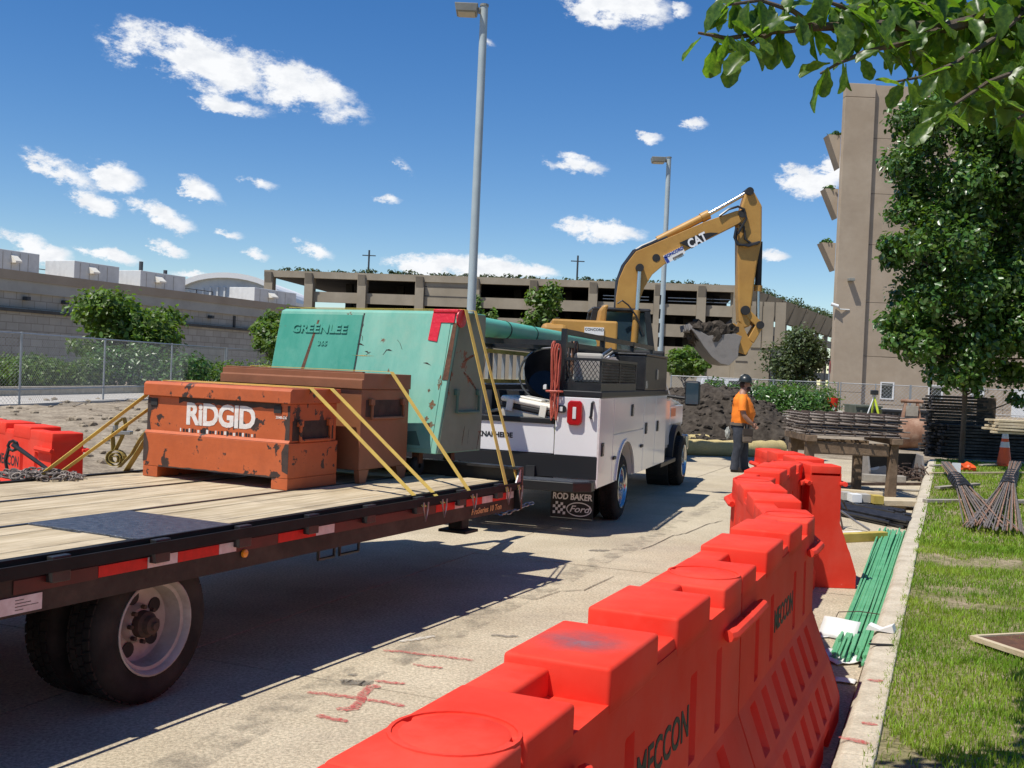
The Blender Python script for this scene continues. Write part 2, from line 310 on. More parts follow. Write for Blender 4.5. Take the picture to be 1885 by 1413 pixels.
mat('garage_dark', (.05, .045, .04), (.09, .08, .07), rough=.9, scale=.3)
mat('fascia_tan', (.34, .26, .185), (.41, .325, .24), rough=.9, scale=.4, detail=7)
mat('fascia_grey', (.37, .345, .30), (.44, .415, .365), rough=.9, scale=.4, detail=7, dirt=((.2, .18, .15), .4, .3))
mat('ledge', (.06, .055, .05), (.09, .085, .075), rough=.9)
mat('hvac_paint', (.58, .59, .57), (.66, .67, .65), rough=.6, scale=.8, dirt=((.3, .3, .28), .4, .7))
mat('hvac_dark', (.05, .055, .06), rough=.7)
mat('roof_metal', (.42, .45, .47), (.5, .53, .55), rough=.5, scale=.3, metal=.2)
mat('galvanised', (.34, .35, .355), (.43, .44, .44), rough=.45, metal=.6, scale=8)
mat('pole_paint', (.36, .42, .43), (.42, .48, .49), rough=.5, scale=2, metal=.1)
mat('lamp_grey', (.20, .20, .175), (.25, .25, .22), rough=.5, scale=3)
mat('lamp_lens', (.42, .38, .28), rough=.3)
mat('glass_dark', (.02, .03, .035), rough=.06, spec=.7)
mat('glass_blue', (.03, .055, .075), rough=.05, spec=.9)
mat('white_frame', (.72, .72, .70), rough=.5)
mat('barrier_red', (.84, .05, .026), (.90, .085, .05), rough=.6, scale=2.5, detail=8, transl=.22, tcol=(.95, .015, .006), spec=.12, bump=.06, bscale=30, dirt=((.80, .13, .09), .55, 2.2), chips=((.86, .20, .15), .70, 9))
mat('black_print', (.012, .012, .014), rough=.6)
mat('white_print', (.75, .72, .68), (.62, .55, .48), rough=.6, scale=30, chips=((.5, .13, .035), .66, 22))
mat('white_clean', (.8, .8, .8), rough=.5)
mat('black_paint', (.012, .012, .013), (.028, .027, .026), rough=.38, scale=6, bump=.08, bscale=60)
mat('rail_black', (.008, .008, .008), (.016, .015, .014), rough=.6, scale=6, spec=.2)
mat('black_matte', (.012, .012, .013), (.022, .021, .02), rough=.7, scale=6)
mat('frame_brown', (.022, .016, .013), (.045, .034, .027), spec=.25, rough=.55, scale=5, detail=8, dirt=((.11, .08, .06), .5, 2.4))
mat('tape_red', (.62, .012, .012), (.48, .01, .01), rough=.28, scale=20, chips=((.07, .03, .02), .69, 14))
mat('frame_red', (.045, .007, .007), (.075, .010, .010), rough=.4, scale=6)
mat('tape_white', (.66, .60, .58), (.55, .47, .45), rough=.28, scale=20, chips=((.35, .04, .03), .70, 16))
mat('amber', (.85, .30, .02), rough=.2, spec=.6)
mat('deck_wood', (.36, .28, .17), (.58, .48, .33), rough=.85, scale=2.2, detail=9, stretch=(9, .8, 9), bump=.35, bscale=7, dirt=((.22, .17, .115), .7, 1.6), spec=.2)
mat('tread_plate', (.055, .065, .085), (.13, .14, .16), rough=.42, metal=.55, scale=22, detail=8, bump=.6, bscale=55)
mat('tyre', (.016, .0145, .0135), (.034, .030, .026), rough=.85, scale=5, bump=.1, bscale=60, dirt=((.062, .05, .04), .6, 3), spec=.25)
mat('rim_white', (.36, .32, .28), (.46, .42, .375), rough=.5, scale=6, dirt=((.17, .11, .075), .55, 4))
mat('rust', (.075, .035, .02), (.14, .06, .03), rough=.9, scale=14, detail=8, bump=.5)
mat('hub_dirt', (.045, .03, .022), (.085, .055, .038), rough=.9, scale=14)
mat('chrome', (.5, .5, .5), rough=.2, metal=1.0)
mat('steel', (.30, .29, .28), (.40, .39, .38), rough=.35, metal=.9, scale=10)
mat('chest_orange', (.42, .085, .018), (.52, .115, .03), rough=.55, scale=3, detail=8, chips=((.04, .022, .016), .575, 6), dirt=((.27, .065, .024), .5, 4), bump=.12, bscale=20)
mat('chest_chip', (.035, .023, .018), (.065, .04, .03), rough=.85, scale=14)
mat('chest_brown', (.20, .075, .03), (.26, .10, .045), rough=.5, scale=2.5, detail=6, dirt=((.14, .055, .027), .5, 2), bump=.06, bscale=18)
mat('chest_green', (.12, .36, .275), (.20, .43, .33), rough=.65, scale=2.0, detail=9, stretch=(2.5, 2.5, .6), chips=((.14, .065, .03), .635, 3.2), dirt=((.24, .40, .30), .75, 2.4), bump=.12, bscale=14)
mat('chest_green_left', (.03, .25, .175), (.07, .31, .225), rough=.6, scale=2.0, detail=9, stretch=(2.5, 2.5, .6), chips=((.12, .07, .035), .66, 3.2), dirt=((.14, .36, .27), .6, 2.4), bump=.12, bscale=14)
mat('chest_green_shaded', (.13, .19, .135), (.18, .245, .18), rough=.65, scale=2.2, detail=9, chips=((.17, .07, .03), .64, 4), dirt=((.13, .14, .11), .5, 3))  # side panel's shade is put into this duller, darker green; rust chips are real
mat('green_handle', (.05, .13, .10), (.08, .17, .13), rough=.6)
mat('red_wrap', (.62, .015, .03), (.52, .012, .025), rough=.35, scale=12, bump=.4, bscale=24)
mat('strap_yellow', (.66, .47, .09), (.55, .37, .08), rough=.75, scale=10, detail=7, dirt=((.40, .25, .10), .65, 2.5))
mat('strap_old', (.30, .22, .05), (.40, .30, .09), rough=.8, scale=10, detail=7)
mat('truck_white', (.72, .70, .69), (.76, .745, .735), rough=.22, scale=1.4, coat=.6, spec=.5)
mat('truck_trim', (.012, .012, .013), rough=.45)
mat('light_red', (.38, .006, .008), rough=.16, spec=.7, coat=.5)
mat('lens_clear', (.62, .62, .60), rough=.15)
mat('orange_decal', (.85, .22, .09), rough=.5)
mat('pipe_green', (.11, .44, .28), (.14, .50, .33), rough=.35, scale=2)
mat('pipe_black', (.01, .01, .01), rough=.6)
mat('hose_red', (.42, .075, .045), (.52, .12, .075), rough=.5, scale=12)
mat('bin_beige', (.52, .46, .37), (.60, .54, .45), rough=.5, scale=6)
mat('bin_lid', (.74, .70, .60), rough=.45)
mat('lime', (.50, .60, .04), rough=.5)
mat('cat_yellow', (.40, .205, .04), (.48, .265, .06), rough=.5, scale=1.6, detail=8, chips=((.10, .06, .03), .72, 6), dirt=((.33, .17, .045), .6, 2), bump=.05)
mat('cylinder_rod', (.52, .54, .56), rough=.2, metal=.9)
mat('bucket_steel', (.17, .155, .14), (.27, .25, .23), rough=.8, scale=3, detail=9, dirt=((.10, .08, .065), .6, 3), bump=.3)
mat('bucket_rust', (.20, .10, .06), (.30, .17, .11), rough=.85, scale=4, detail=9, dirt=((.40, .30, .22), .5, 4), bump=.3)
mat('sign_white', (.72, .72, .70), rough=.5)
mat('sign_blue', (.02, .05, .30), rough=.5)
mat('straw', (.46, .35, .14), (.66, .54, .26), rough=.95, scale=30, detail=5, bump=1.0, bscale=50, stretch=(1, 3, 3))
mat('old_timber', (.13, .085, .05), (.22, .15, .095), rough=.9, scale=4, detail=8, bump=.5, stretch=(1, 1, 1), dirt=((.08, .05, .03), .5, 3))
mat('pale_timber', (.46, .37, .23), (.56, .47, .32), rough=.9, scale=5, detail=7, bump=.3)
mat('yellow_timber', (.42, .30, .05), (.52, .40, .10), rough=.85, scale=6)
mat('grey_timber', (.24, .21, .17), (.34, .31, .26), rough=.9, scale=5, detail=7, bump=.3)
mat('stack_timber', (.022, .019, .017), (.065, .057, .05), rough=.9, scale=5, detail=7, bump=.4, dirt=((.20, .18, .155), .5, 2.2))
mat('rebar', (.07, .045, .035), (.14, .095, .07), rough=.75, metal=.35, scale=12, bump=.3, bscale=90)
mat('rebar_grey', (.17, .14, .12), (.28, .235, .20), rough=.65, metal=.45, scale=12)
mat('rebar_green', (.09, .34, .16), (.14, .42, .22), rough=.55, scale=9, bump=.25, bscale=120)
mat('conduit_black', (.014, .014, .016), (.03, .03, .033), rough=.38, scale=8)
mat('cone_orange', (.85, .11, .02), rough=.5)
mat('cone_white', (.66, .66, .66), rough=.35)
mat('paper', (.75, .74, .71), (.66, .65, .62), rough=.7, scale=6)
mat('tee_orange', (.90, .235, .015), (.80, .19, .01), rough=.8, scale=9, bump=.25, bscale=16)
mat('trousers', (.022, .026, .036), (.040, .045, .058), rough=.85, scale=9, bump=.35, bscale=14)
mat('skin', (.30, .15, .095), (.34, .18, .12), rough=.55, scale=14)
mat('hair', (.035, .018, .012), (.06, .03, .02), rough=.8, scale=30, bump=.5)
mat('hard_hat', (.022, .027, .025), rough=.35)
mat('leather', (.10, .075, .055), (.15, .115, .085), rough=.8, scale=12, bump=.3)
mat('boot', (.03, .02, .014), rough=.7)
mat('glove', (.30, .31, .27), (.4, .4, .36), rough=.85, scale=20)
mat('bin_green', (.07, .085, .06), (.11, .12, .09), rough=.85, scale=3, dirt=((.16, .14, .11), .5, 2))
mat('sign_red', (.35, .02, .025), rough=.5)
mat('spray_red', (.46, .06, .07), (.50, .13, .11), rough=.9, scale=14, spec=.1, holes=(.36, .66, 38, 0))
mat('stain', (.15, .135, .115), (.22, .2, .165), rough=.95, scale=10, spec=.1, holes=(.30, .68, 26, 0))
mat('stain_pale', (.62, .58, .50), (.68, .64, .57), rough=.9, scale=20, spec=.1, holes=(.34, .66, 30, 0))
mat('car_white', (.7, .7, .7), rough=.2, coat=.5)
# block wall: courses of concrete block seen from far away
def block_mat(name, c1, c2, cm):
    m = mat(name, c1, c2, rough=.92, scale=1.2, detail=6); t = m.node_tree; L = t.links.new
    b = next(n for n in t.nodes if n.type == 'BSDF_PRINCIPLED'); old = b.inputs['Base Color'].links[0].from_socket
    tcn = next(n for n in t.nodes if n.type == 'TEX_COORD'); mp = N(t, 'ShaderNodeMapping'); mp.inputs['Rotation'].default_value = (math.pi/2, 0, 0); L(tcn.outputs['Object'], mp.inputs[0])
    br = N(t, 'ShaderNodeTexBrick', i={'Scale': 1.0, 'Mortar Size': .022, 'Brick Width': .82, 'Row Height': .41}); L(mp.outputs[0], br.inputs['Vector'])
    br.inputs['Color1'].default_value = (1, 1, 1, 1); br.inputs['Color2'].default_value = (.86, .85, .84, 1); br.inputs['Mortar'].default_value = (*cm, 1)
    mm = N(t, 'ShaderNodeMix', data_type='RGBA', blend_type='MULTIPLY'); mm.inputs['Factor'].default_value = 1; L(old, mm.inputs['A']); L(br.outputs['Color'], mm.inputs['B']); L(mm.outputs['Result'], b.inputs['Base Color'])
block_mat('block_wall', (.39, .35, .29), (.46, .415, .35), (.62, .6, .58))

# ------------------------------------------------------------------ ground, road, kerb, lawn
D22 = np.array([math.sin(R(22)), math.cos(R(22))]); N22 = np.array([D22[1], -D22[0]])
K = lambda s, n, z=0.0: (s*D22[0]+n*N22[0], s*D22[1]+n*N22[1], z)
def sstep(t): t = max(0.0, min(1.0, t)); return t*t*(3-2*t)
def ground_h(x, y):
    n = x*N22[0]+y*N22[1]; s = x*D22[0]+y*D22[1]
    t = sstep((-8.3-n)/3.0); h = -0.04+0.40*t
    nz = noise.noise(Vector((x*.55, y*.55, 3.1)))*.5+noise.noise(Vector((x*1.6, y*1.6, 9.4)))*.3+noise.noise(Vector((x*4.1, y*4.1, 1.4)))*.15
    near = 1-sstep((y-26)/8)
    h += nz*.24*t*near
    if n > -8.3 and s > 27: h += .03+nz*.10*sstep((s-27)/3)*(1-sstep((y-60)/10))
    return h
xs = np.concatenate([np.array([-3000, -1200, -500, -220, -120, -80, -55, -40, -32]), np.arange(-26, 22.01, .5), np.array([26, 32, 40, 55, 80, 120, 220, 500, 1200, 3000])])
ys = np.concatenate([np.array([-2000, -600, -200, -60, -20, -5]), np.arange(2, 50.01, .5), np.array([54, 60, 70, 85, 110, 150, 220, 400, 900, 2000, 4500])])
gv = np.array([(x, y, ground_h(x, y)) for y in ys for x in xs]); nx = len(xs)
gf = np.array([(j*nx+i, j*nx+i+1, (j+1)*nx+i+1, (j+1)*nx+i) for j in range(len(ys)-1) for i in range(nx-1)])
ground = link('ground', fast_mesh('ground', gv, gf.ravel(), 4, 'soil', True)); ground['kind'] = 'structure'
# clods on the left-hand spoil
cl = MB()
for k in range(900):
    s = random.uniform(8, 31); n = random.uniform(-24, -8.8); x, y, _ = K(s, n)
    r = random.uniform(.02, .09)*(1+.6*(random.random() < .06)); cl.blob((x, y, ground_h(x, y)+r*.2), (r*1.3, r, r*.8), 1, .5, 2, k*.37)
o = struct('soil_clods', cl, 'soil', kind='stuff'); tag(o, 'loose grey-brown clods scattered over the graded dirt by the fence', 'soil')
road = bpy.data.objects.new('road', None); COL.objects.link(road); road['kind'] = 'structure'
se = [-8, -3.4, .9, 5.2, 9.5, 13.8, 18.1, 22.4, 26.9]; ne = [-7.9, -4.15, -.43]
for a, b in zip(se[:-1], se[1:]):
    for c, d in zip(ne[:-1], ne[1:]):
        m = MB(); g = .006; zz = random.uniform(-.003, 0)
        m.prism([K(a+g, c+g)[:2], K(a+g, d-g)[:2], K(b-g, d-g)[:2], K(b-g, c+g)[:2]], -.18, zz, 'z'); obj('slab', m, 'concrete_road', road)
kerb = bpy.data.objects.new('kerb', None); COL.objects.link(kerb); kerb['kind'] = 'structure'
for k in range(12):
    a, b = -6+k*2.75, -6+(k+1)*2.75-.008; m = MB(); prof = [(-.425, -.1), (-.41, .10), (-.375, .135), (-.235, .142), (-.235, -.1)]
    w = [random.uniform(-.006, .006) for _ in range(2)]
    A = [K(a, n+w[0], z) for n, z in prof]; B = [K(b, n+w[1], z) for n, z in prof]; m.hull(A, B); obj('kerb_stone', m, 'kerb_concrete', kerb, .012)
# lawn
lw = MB(); SL = np.arange(-6, 27.6, .6); NL = np.concatenate([np.arange(-.234, 12, .5), [16, 24]])
def lawn_h(s, n): return .118+.03*noise.noise(Vector((s*.7, n*.7, 2)))*min(1, (n+.24)*2)+.05*sstep((n-1)/6)
nn_ = len(NL); lw.add([K(s, n, lawn_h(s, n)) for s in SL for n in NL], [(j*nn_+i, j*nn_+i+1, (j+1)*nn_+i+1, (j+1)*nn_+i) for j in range(len(SL)-1) for i in range(nn_-1)])
struct('lawn', lw, 'lawn_soil', True)
PATCH = [(gz(1740, 1032, .12), .42, .22), (gz(1805, 1118, .12), .40, .10), (gz(1720, 1100, .12), .22, .14), (gz(1860, 1040, .12), .28, .2), (gz(1650, 1400, .12), .16, .4), (gz(1760, 1085, .12), .3, .08)]
def blades(n, smin, smax, nmin, nmax, h0, h1, w):
    s = smin+(smax-smin)*RNG.random(n)**1.25; q = nmin+(nmax-nmin)*RNG.random(n)
    x = s*D22[0]+q*N22[0]; y = s*D22[1]+q*N22[1]; keep = np.ones(n, bool)
    for c, ra, rb in PATCH:
        wv = np.array([noise.noise(Vector((a*5, b*3, 4)))+.6*noise.noise(Vector((a*13, b*9, 1))) for a, b in zip(x, y)]) if len(PATCH) and 'wv' not in locals() else wv; e = ((x-c[0])/(ra*1.1))**2+((y-c[1])/(rb*2.0))**2+wv*1.1; keep &= (e > .75) | (RNG.random(n) < .12)
    tuft = np.array([noise.noise(Vector((a*2.1, b*2.1, 0))) for a, b in zip(x, y)]); keep &= RNG.random(n) < .9+tuft*.5
    x, y, s, q, tuft = x[keep], y[keep], s[keep], q[keep], tuft[keep]; k = len(x)
    z = np.array([lawn_h(a, b) for a, b in zip(s, q)])-.004
    h = (h0+(h1-h0)*RNG.random(k))*(1+.5*np.clip(tuft, -.6, 1)); a = RNG.random(k)*2*np.pi; l = RNG.random(k)*.75*h; b = RNG.random(k)*2*np.pi
    P = np.zeros((k, 5, 3)); ca, sa = np.cos(a)*w/2, np.sin(a)*w/2; lx, ly = np.cos(b)*l, np.sin(b)*l
    P[:, 0] = np.stack([x-ca, y-sa, z], 1); P[:, 1] = np.stack([x+ca, y+sa, z], 1)
    P[:, 2] = np.stack([x+ca*.8+lx*.35, y+sa*.8+ly*.35, z+h*.6], 1); P[:, 3] = np.stack([x-ca*.8+lx*.35, y-sa*.8+ly*.35, z+h*.6], 1); P[:, 4] = np.stack([x+lx, y+ly, z+h], 1)
    base = np.arange(k)[:, None]*5; T = np.concatenate([base+[0, 1, 2], base+[0, 2, 3], base+[3, 2, 4]], 1)
    return P.reshape(-1, 3), T.reshape(-1)
v1, t1 = blades(170000, 4.2, 12.5, -.28, 3.6, .018, .055, .0055); v2, t2 = blades(90000, 12, 27.5, -.28, 6.5, .025, .065, .012)
go = link('lawn_grass', fast_mesh('lawn_grass', np.concatenate([v1, v2]), np.concatenate([t1, t2+len(v1)]), 3, 'grass')); tag(go, 'patchy green lawn grass between the kerb and the lumber stacks', 'grass', kind='stuff')
# small weeds along the back of the kerb
# walkway and kerb behind the left fence
pv = MB(); pv.prism([gz(-60, 752, .34)[:2], gz(280, 737, .34)[:2], gz(520, 718, .34)[:2], gz(500, 708, .34)[:2], gz(280, 724, .34)[:2], gz(-60, 732, .34)[:2]], .2, .40, 'z'); struct('pavement', pv, 'pavement')
pk = MB(); a_, b_, c_ = gz(-60, 730, .40), gz(280, 722.5, .40), gz(520, 706, .40)
pk.hull([(a_[0], a_[1], .2), (b_[0], b_[1], .2), (c_[0], c_[1], .2), (c_[0]-.1, c_[1]+.5, .2), (b_[0]-.1, b_[1]+.6, .2), (a_[0]-.1, a_[1]+.6, .2)],
        [(a_[0], a_[1], .66), (b_[0], b_[1], .66), (c_[0], c_[1], .66), (c_[0]-.1, c_[1]+.5, .66), (b_[0]-.1, b_[1]+.6, .66), (a_[0]-.1, a_[1]+.6, .66)]); struct('planter_kerb', pk, 'kerb_concrete')
# paint marks and stains lying on the slabs and kerb (flat)
def smear(name, pts, w, m, z=.0045, label=None, cat='paint mark', group=None):
    P = [gz(*p, z) for p in pts]; mb = MB(); L_ = []; Rr = []
    for i, p in enumerate(P):
        d = P[min(i+1, len(P)-1)]-P[max(i-1, 0)]; d = d/np.linalg.norm(d); n_ = np.array([-d[1], d[0], 0]); ww = w*random.uniform(.75, 1.1)*(0.6 if i in (0, len(P)-1) else 1)
        L_.append(p+n_*ww/2); Rr.append(p-n_*ww/2)
    k = len(P); mb.add(L_+Rr, [(i, i+1, k+i+1, k+i) for i in range(k-1)])
    o = single(name, mb, m, label, cat, group=group); return o
def fine(pts, k=5):
    r = []
    for a, b in zip(pts[:-1], pts[1:]): r += [(a[0]+(b[0]-a[0])*i/k, a[1]+(b[1]-a[1])*i/k+random.uniform(-.7, .7)) for i in range(k)]
    return r+[pts[-1]]
smear('paint_mark', fine([(565, 1274), (600, 1276), (655, 1284), (700, 1290), (745, 1299)]), .045, 'spray_red', label='long faded red spray line crossing the wavy one on the road')
smear('paint_mark', fine([(620, 1306), (650, 1303), (664, 1290), (668, 1277), (680, 1265), (698, 1261)]), .06, 'spray_red', .0055, label='wavy red spray stroke on the road beside the nearest barrier')
smear('paint_mark', fine([(690, 1252), (712, 1255), (745, 1258)]), .045, 'spray_red', label='short red spray dash beyond the wavy stroke on the road')
smear('paint_mark', fine([(585, 1315), (612, 1322), (640, 1328)]), .05, 'spray_red', label='red spray dash nearest the camera on the road')
smear('paint_mark', fine([(705, 1196), (740, 1199), (775, 1203), (820, 1208), (870, 1215)]), .04, 'spray_red', label='thin faded red spray line nearest the trailer shadow edge')
smear('paint_mark', fine([(760, 1222), (790, 1227), (815, 1228)]), .035, 'spray_red', label='faint short red spray stroke under the thin faded line')
smear('road_stain', fine([(628, 1253), (645, 1255), (665, 1256), (684, 1257)]), .10, 'stain', label='dark grey oil smudge touching the red spray strokes', cat='stain')
smear('road_stain', fine([(640, 1240), (658, 1241)]), .05, 'stain', label='tiny dark spot behind the oil smudge on the road', cat='stain')
smear('road_stain', fine([(905, 1168), (930, 1170), (955, 1170)]), .05, 'stain', label='dark streak on the road beside the barrier tops', cat='stain')
smear('road_stain', fine([(735, 1180), (770, 1175), (800, 1170)]), .05, 'stain_pale', label='pale white scuff next to the trailer shadow edge', cat='stain')
for p, lb in (((1612, 1252), 'farthest red spray dash across the kerb top'), ((1600, 1331), 'faint middle red spray dash across the kerb top')):
    smear('kerb_mark', fine([(p[0]-14, p[1]-1), (p[0], p[1]), (p[0]+13, p[1]+1)], 3), .05, 'spray_red', .1435, label=lb)
smear('kerb_mark', fine([(1545, 1356), (1572, 1361), (1598, 1369)], 3), .05, 'spray_red', .1435, label='nearest and longest red spray line across the kerb top')

mat('tyre_mark', (.13, .115, .10), (.19, .17, .14), rough=.95, scale=10, spec=.1, holes=(.46, 1.0, 5, 0))
mat('crack', (.12, .10, .08), rough=.95, spec=.1, holes=(.3, .5, 20, 0))
def strip(name, s0, s1, n0, w, m, lab, cat, z, wob=.03):
    k = 40; L_ = []; Rr = []
    for i in range(k+1):
        s = s0+(s1-s0)*i/k; o = wob*noise.noise(Vector((s*.5, n0, 0)))*3; ww = w*(.8+.4*abs(noise.noise(Vector((s, n0, 5))))); L_.append(K(s, n0+o-ww/2, z)); Rr.append(K(s, n0+o+ww/2, z))
    single(name, MB().add(L_+Rr, [(i, i+1, k+2+i, k+1+i) for i in range(k)]), m, lab, cat)
strip('tyre_mark', 2.5, 24, -3.0, .26, 'tyre_mark', 'faint dark tyre track nearest the trailer along the road', 'tyre mark', .0035); strip('tyre_mark', 5, 25, -1.55, .24, 'tyre_mark', 'faint dark tyre track beside the barriers along the road', 'tyre mark', .0035)
smear('road_crack', fine([(1180, 1010), (1205, 1002), (1240, 985), (1262, 981), (1300, 965), (1330, 958)], 4), .014, 'crack', .005, label='thin dark crack in the road left of the far barriers', cat='crack')
smear('road_crack', fine([(930, 1095), (985, 1102), (1030, 1088), (1075, 1085), (1130, 1060)], 4), .012, 'crack', .005, label='thin dark crack in the road beyond the trailer shadow tip', cat='crack')
smear('road_stain', fine([(1085, 1012), (1100, 1013), (1120, 1012)], 4), .12, 'stain', .004, label='dark round stain on the road ahead of the shadow tip', cat='stain')
# ------------------------------------------------------------------ left building (block wall, tan fascia, rooftop units)
LA = gz(-40, 489, 5.9); LB = gz(500, 557.5, 5.9); LD = (LB-LA); LD[2] = 0; LLEN = np.linalg.norm(LD); LD = LD/LLEN; LNn = np.array([LD[1], -LD[0], 0])
lrz = math.atan2(LD[1], LD[0])
def lpt(px, py): q = gp(px, py, LA, LNn)-LA; return float(q@LD), float(q[2]+5.9)
lb = thing('block_building', 'long low grey block building with tan roof edge behind the left fence', 'building', (LA[0], LA[1], .3), lrz)
zb = .3                                    # local: x along wall, y away from camera, z from .3
def lbox(nm, x0, x1, y0, y1, z0, z1, m, p=lb, bev=0): return obj(nm, MB().box(x0, x1, y0, y1, z0-zb, z1-zb), m, p, bev)
lbox('wall', -25, LLEN+18, -.25, 20, .3, 3.74, 'block_wall'); lbox('wall', -25, LLEN+18, .0, 20, 3.9, 4.78, 'block_wall'); lbox('ledge', -25, LLEN+18, -.42, 0.3, 3.74, 3.9, 'ledge')
lbox('fascia', -25, LLEN+18, -.12, 20, 4.78, 5.40, 'fascia_grey'); lbox('fascia', -25, LLEN+18, -.2, 20.3, 5.40, 5.9, 'fascia_tan')
for px, py in ((44, 549), (115, 556), (384, 583)):
    x, z = lpt(px, py); f = obj('wall_light', MB().box(x-.12, x+.12, -.38, -.27 if z < 3.7 else -.02, z-zb-.1, z-zb+.1), 'hvac_dark', lb, .02)
for px, py, w, h in ((430, 592, .25, 2.1),):
    x, z = lpt(px, py); lbox('downpipe', x-.08, x+.08, -.12, -.005, 3.92, 4.7, 'ledge')
for i, (x0, x1, y0, y1, back, lab) in enumerate(((-6, 72, 462, 499, 5, 'big pale rooftop unit at the left end of the block building roof'), (136, 219, 485, 517, 5, 'pale rooftop unit with side hood, second from the left'), (258, 341, 503, 531, 5, 'pale rooftop unit standing left of the curved white roof'), (468, 545, 534, 556, 5, 'low pale rooftop unit beside the garage end'))):
    P0_ = LA-LNn*back; a = gp(x0, y1, P0_, LNn); b = gp(x1, y1, P0_, LNn); top = gp((x0+x1)/2, y0, P0_, LNn)[2]; w = np.linalg.norm((b-a)[:2])
    t = thing('rooftop_unit', lab, 'ventilation unit', (a[0], a[1], 5.9), lrz, 'rooftop units on the block building'); h = top-5.9
    obj('cabinet', MB().box(0, w, 0, 2.4, .12, h), 'hvac_paint', t, .03); obj('curb_frame', MB().box(.1, w-.1, .1, 2.3, 0, .119), 'hvac_dark', t)
    for k in range(4): obj('door_seam', MB().box(w*(.12+.2*k), w*(.12+.2*k)+.03, -.02, -.001, .25, h-.12), 'fascia_grey', t)
    obj('intake_hood', MB().prism([(-.45, h*.55), (-.45, h*.62), (-.001, h*.85), (-.001, h*.55)], w*.3, w*.45, 'x'), 'bin_lid', t)
    obj('gas_pipe', MB().tube([(w*.1, -.3, .15), (w*1.3, -.3, .15), (w*1.3, -.3, -.0)], .05, 6), 'hvac_dark', t)
for px, y0, y1, lab in ((259, 481, 506, 'tall black flue pipe on the block building roof'), (304, 497, 508, 'short black flue pipe on the block building roof')):
    p = gp(px, y1, LA-LNn*7, LNn); q = gp(px, y0, LA-LNn*7, LNn); single('flue_pipe', MB().cyl((p[0], p[1], 5.9), (p[0], p[1], q[2]), .14, n=10), 'hvac_dark', lab, 'flue', group='flues on the block building')
rails = thing('roof_railing', 'grey guard railing along the block building roof behind the units', 'railing', (LA[0]-LNn[0]*9, LA[1]-LNn[1]*9, 5.9), lrz)
for k in range(16): obj('post', MB().cyl((k*2, 0, 0), (k*2, 0, 1.1), .04, n=6), 'hvac_dark', rails)
for z in (.55, 1.1): obj('rail', MB().cyl((0, 0, z), (30, 0, z), .03, n=6), 'hvac_dark', rails)
# curved white roof hall far behind
hc = gy(420, 545, 190); hall = thing('curved_roof_hall', 'distant hall with a low curved white metal roof', 'building', (hc[0], 190, 0))
t_ = gy(430, 512, 190)[2]; e_ = gy(490, 545, 190)[2]; w_ = (gy(520, 540, 190)[0]-gy(330, 530, 190)[0])/2
arc = [(w_*math.cos(math.pi*(1-k/16)), e_-1+(t_-e_+1)*math.sin(math.pi*k/16)) for k in range(17)]
obj('wall', MB().prism([(-w_, 0)]+arc+[(w_, 0)], 0, 30, 'y'), 'roof_metal', hall)
obj('roof', MB().prism(arc+[(x*1.02, z+.9) for x, z in arc[::-1]], -1.0, 31, 'y'), 'white_frame', hall)
for k in range(14): x = -w_*.9+k*w_*1.8/13; obj('wall_rib', MB().box(x-.15, x+.15, -.3, -.01, 1, e_+(t_-e_)*max(0, math.sin(math.acos(max(-1, min(1, x/w_)))))-1.6), 'hvac_paint', hall)

# ------------------------------------------------------------------ parking garage
GA = gy(489, 497, 140); GB = gy(1362, 525, 132.5); GD = GB-GA; GD[2] = 0; GLEN = np.linalg.norm(GD); GD /= GLEN; GN = np.array([GD[1], -GD[0], 0]); GTOP = float(GA[2]); grz = math.atan2(GD[1], GD[0])
gar = thing('parking_garage', 'wide tan concrete parking garage with planted roof edge across the background', 'garage', (GA[0], GA[1], 0), grz)
def gx(px, py=540): return float((gp(px, py, GA, GN)-GA)@GD)
def gzz(px, py): return float(gp(px, py, GA, GN)[2])
def gbox(nm, x0, x1, y0, y1, z0, z1, m='garage_concrete', p=gar): return obj(nm, MB().box(x0, x1, y0, y1, z0, z1), m, p)
LV = [GTOP, gzz(1250, 537), gzz(1250, 560), gzz(1250, 580), gzz(1250, 597), gzz(1250, 620), gzz(1250, 638)]   # roof beam, opening, spandrel ...
cols = [489, 563, 660, 766, 868, 975, 1084, 1204, 1283, 1350]
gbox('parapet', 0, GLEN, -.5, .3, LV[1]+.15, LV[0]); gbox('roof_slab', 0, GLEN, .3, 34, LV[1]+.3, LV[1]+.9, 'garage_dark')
for k, (a, b) in enumerate(((LV[3], LV[2]), (LV[5], LV[4]), (0, LV[6]))):
    for i in range(len(cols)-1):
        x0, x1 = gx(cols[i])+1.1, gx(cols[i+1])
        if k == 0 and i == 0: continue
        gbox('spandrel', x0+.02, x1-.02, -.22, .12, a, b)
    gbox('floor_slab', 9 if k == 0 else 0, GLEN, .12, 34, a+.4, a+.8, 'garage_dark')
for i, c in enumerate(cols):
    x = gx(c); gbox('column', x, x+1.1, -.75, .6, 0, LV[1]+.149)
    obj('bracket', MB().prism([(-1.15, LV[0]-.25), (-.501, LV[0]-.25), (-.501, LV[1]-.3), (-.76, LV[1]-.6)], x+.1, x+1.0, 'x'), 'garage_concrete', gar)
x0, x1 = gx(783), gx(866); gbox('wall_panel', x0, x1, -.3, .1, LV[3]+.01, LV[1]+.14)
for k in (1, 2): gbox('panel_joint', x0, x1, -.34, -.305, LV[3]+k*1.2, LV[3]+k*1.2+.1, 'garage_dark')
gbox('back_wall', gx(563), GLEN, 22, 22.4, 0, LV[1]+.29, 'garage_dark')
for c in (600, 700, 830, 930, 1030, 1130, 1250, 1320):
    x = gx(c); gbox('inner_column', x, x+.9, 9, 9.9, 0, LV[1]+.29, 'garage_dark')
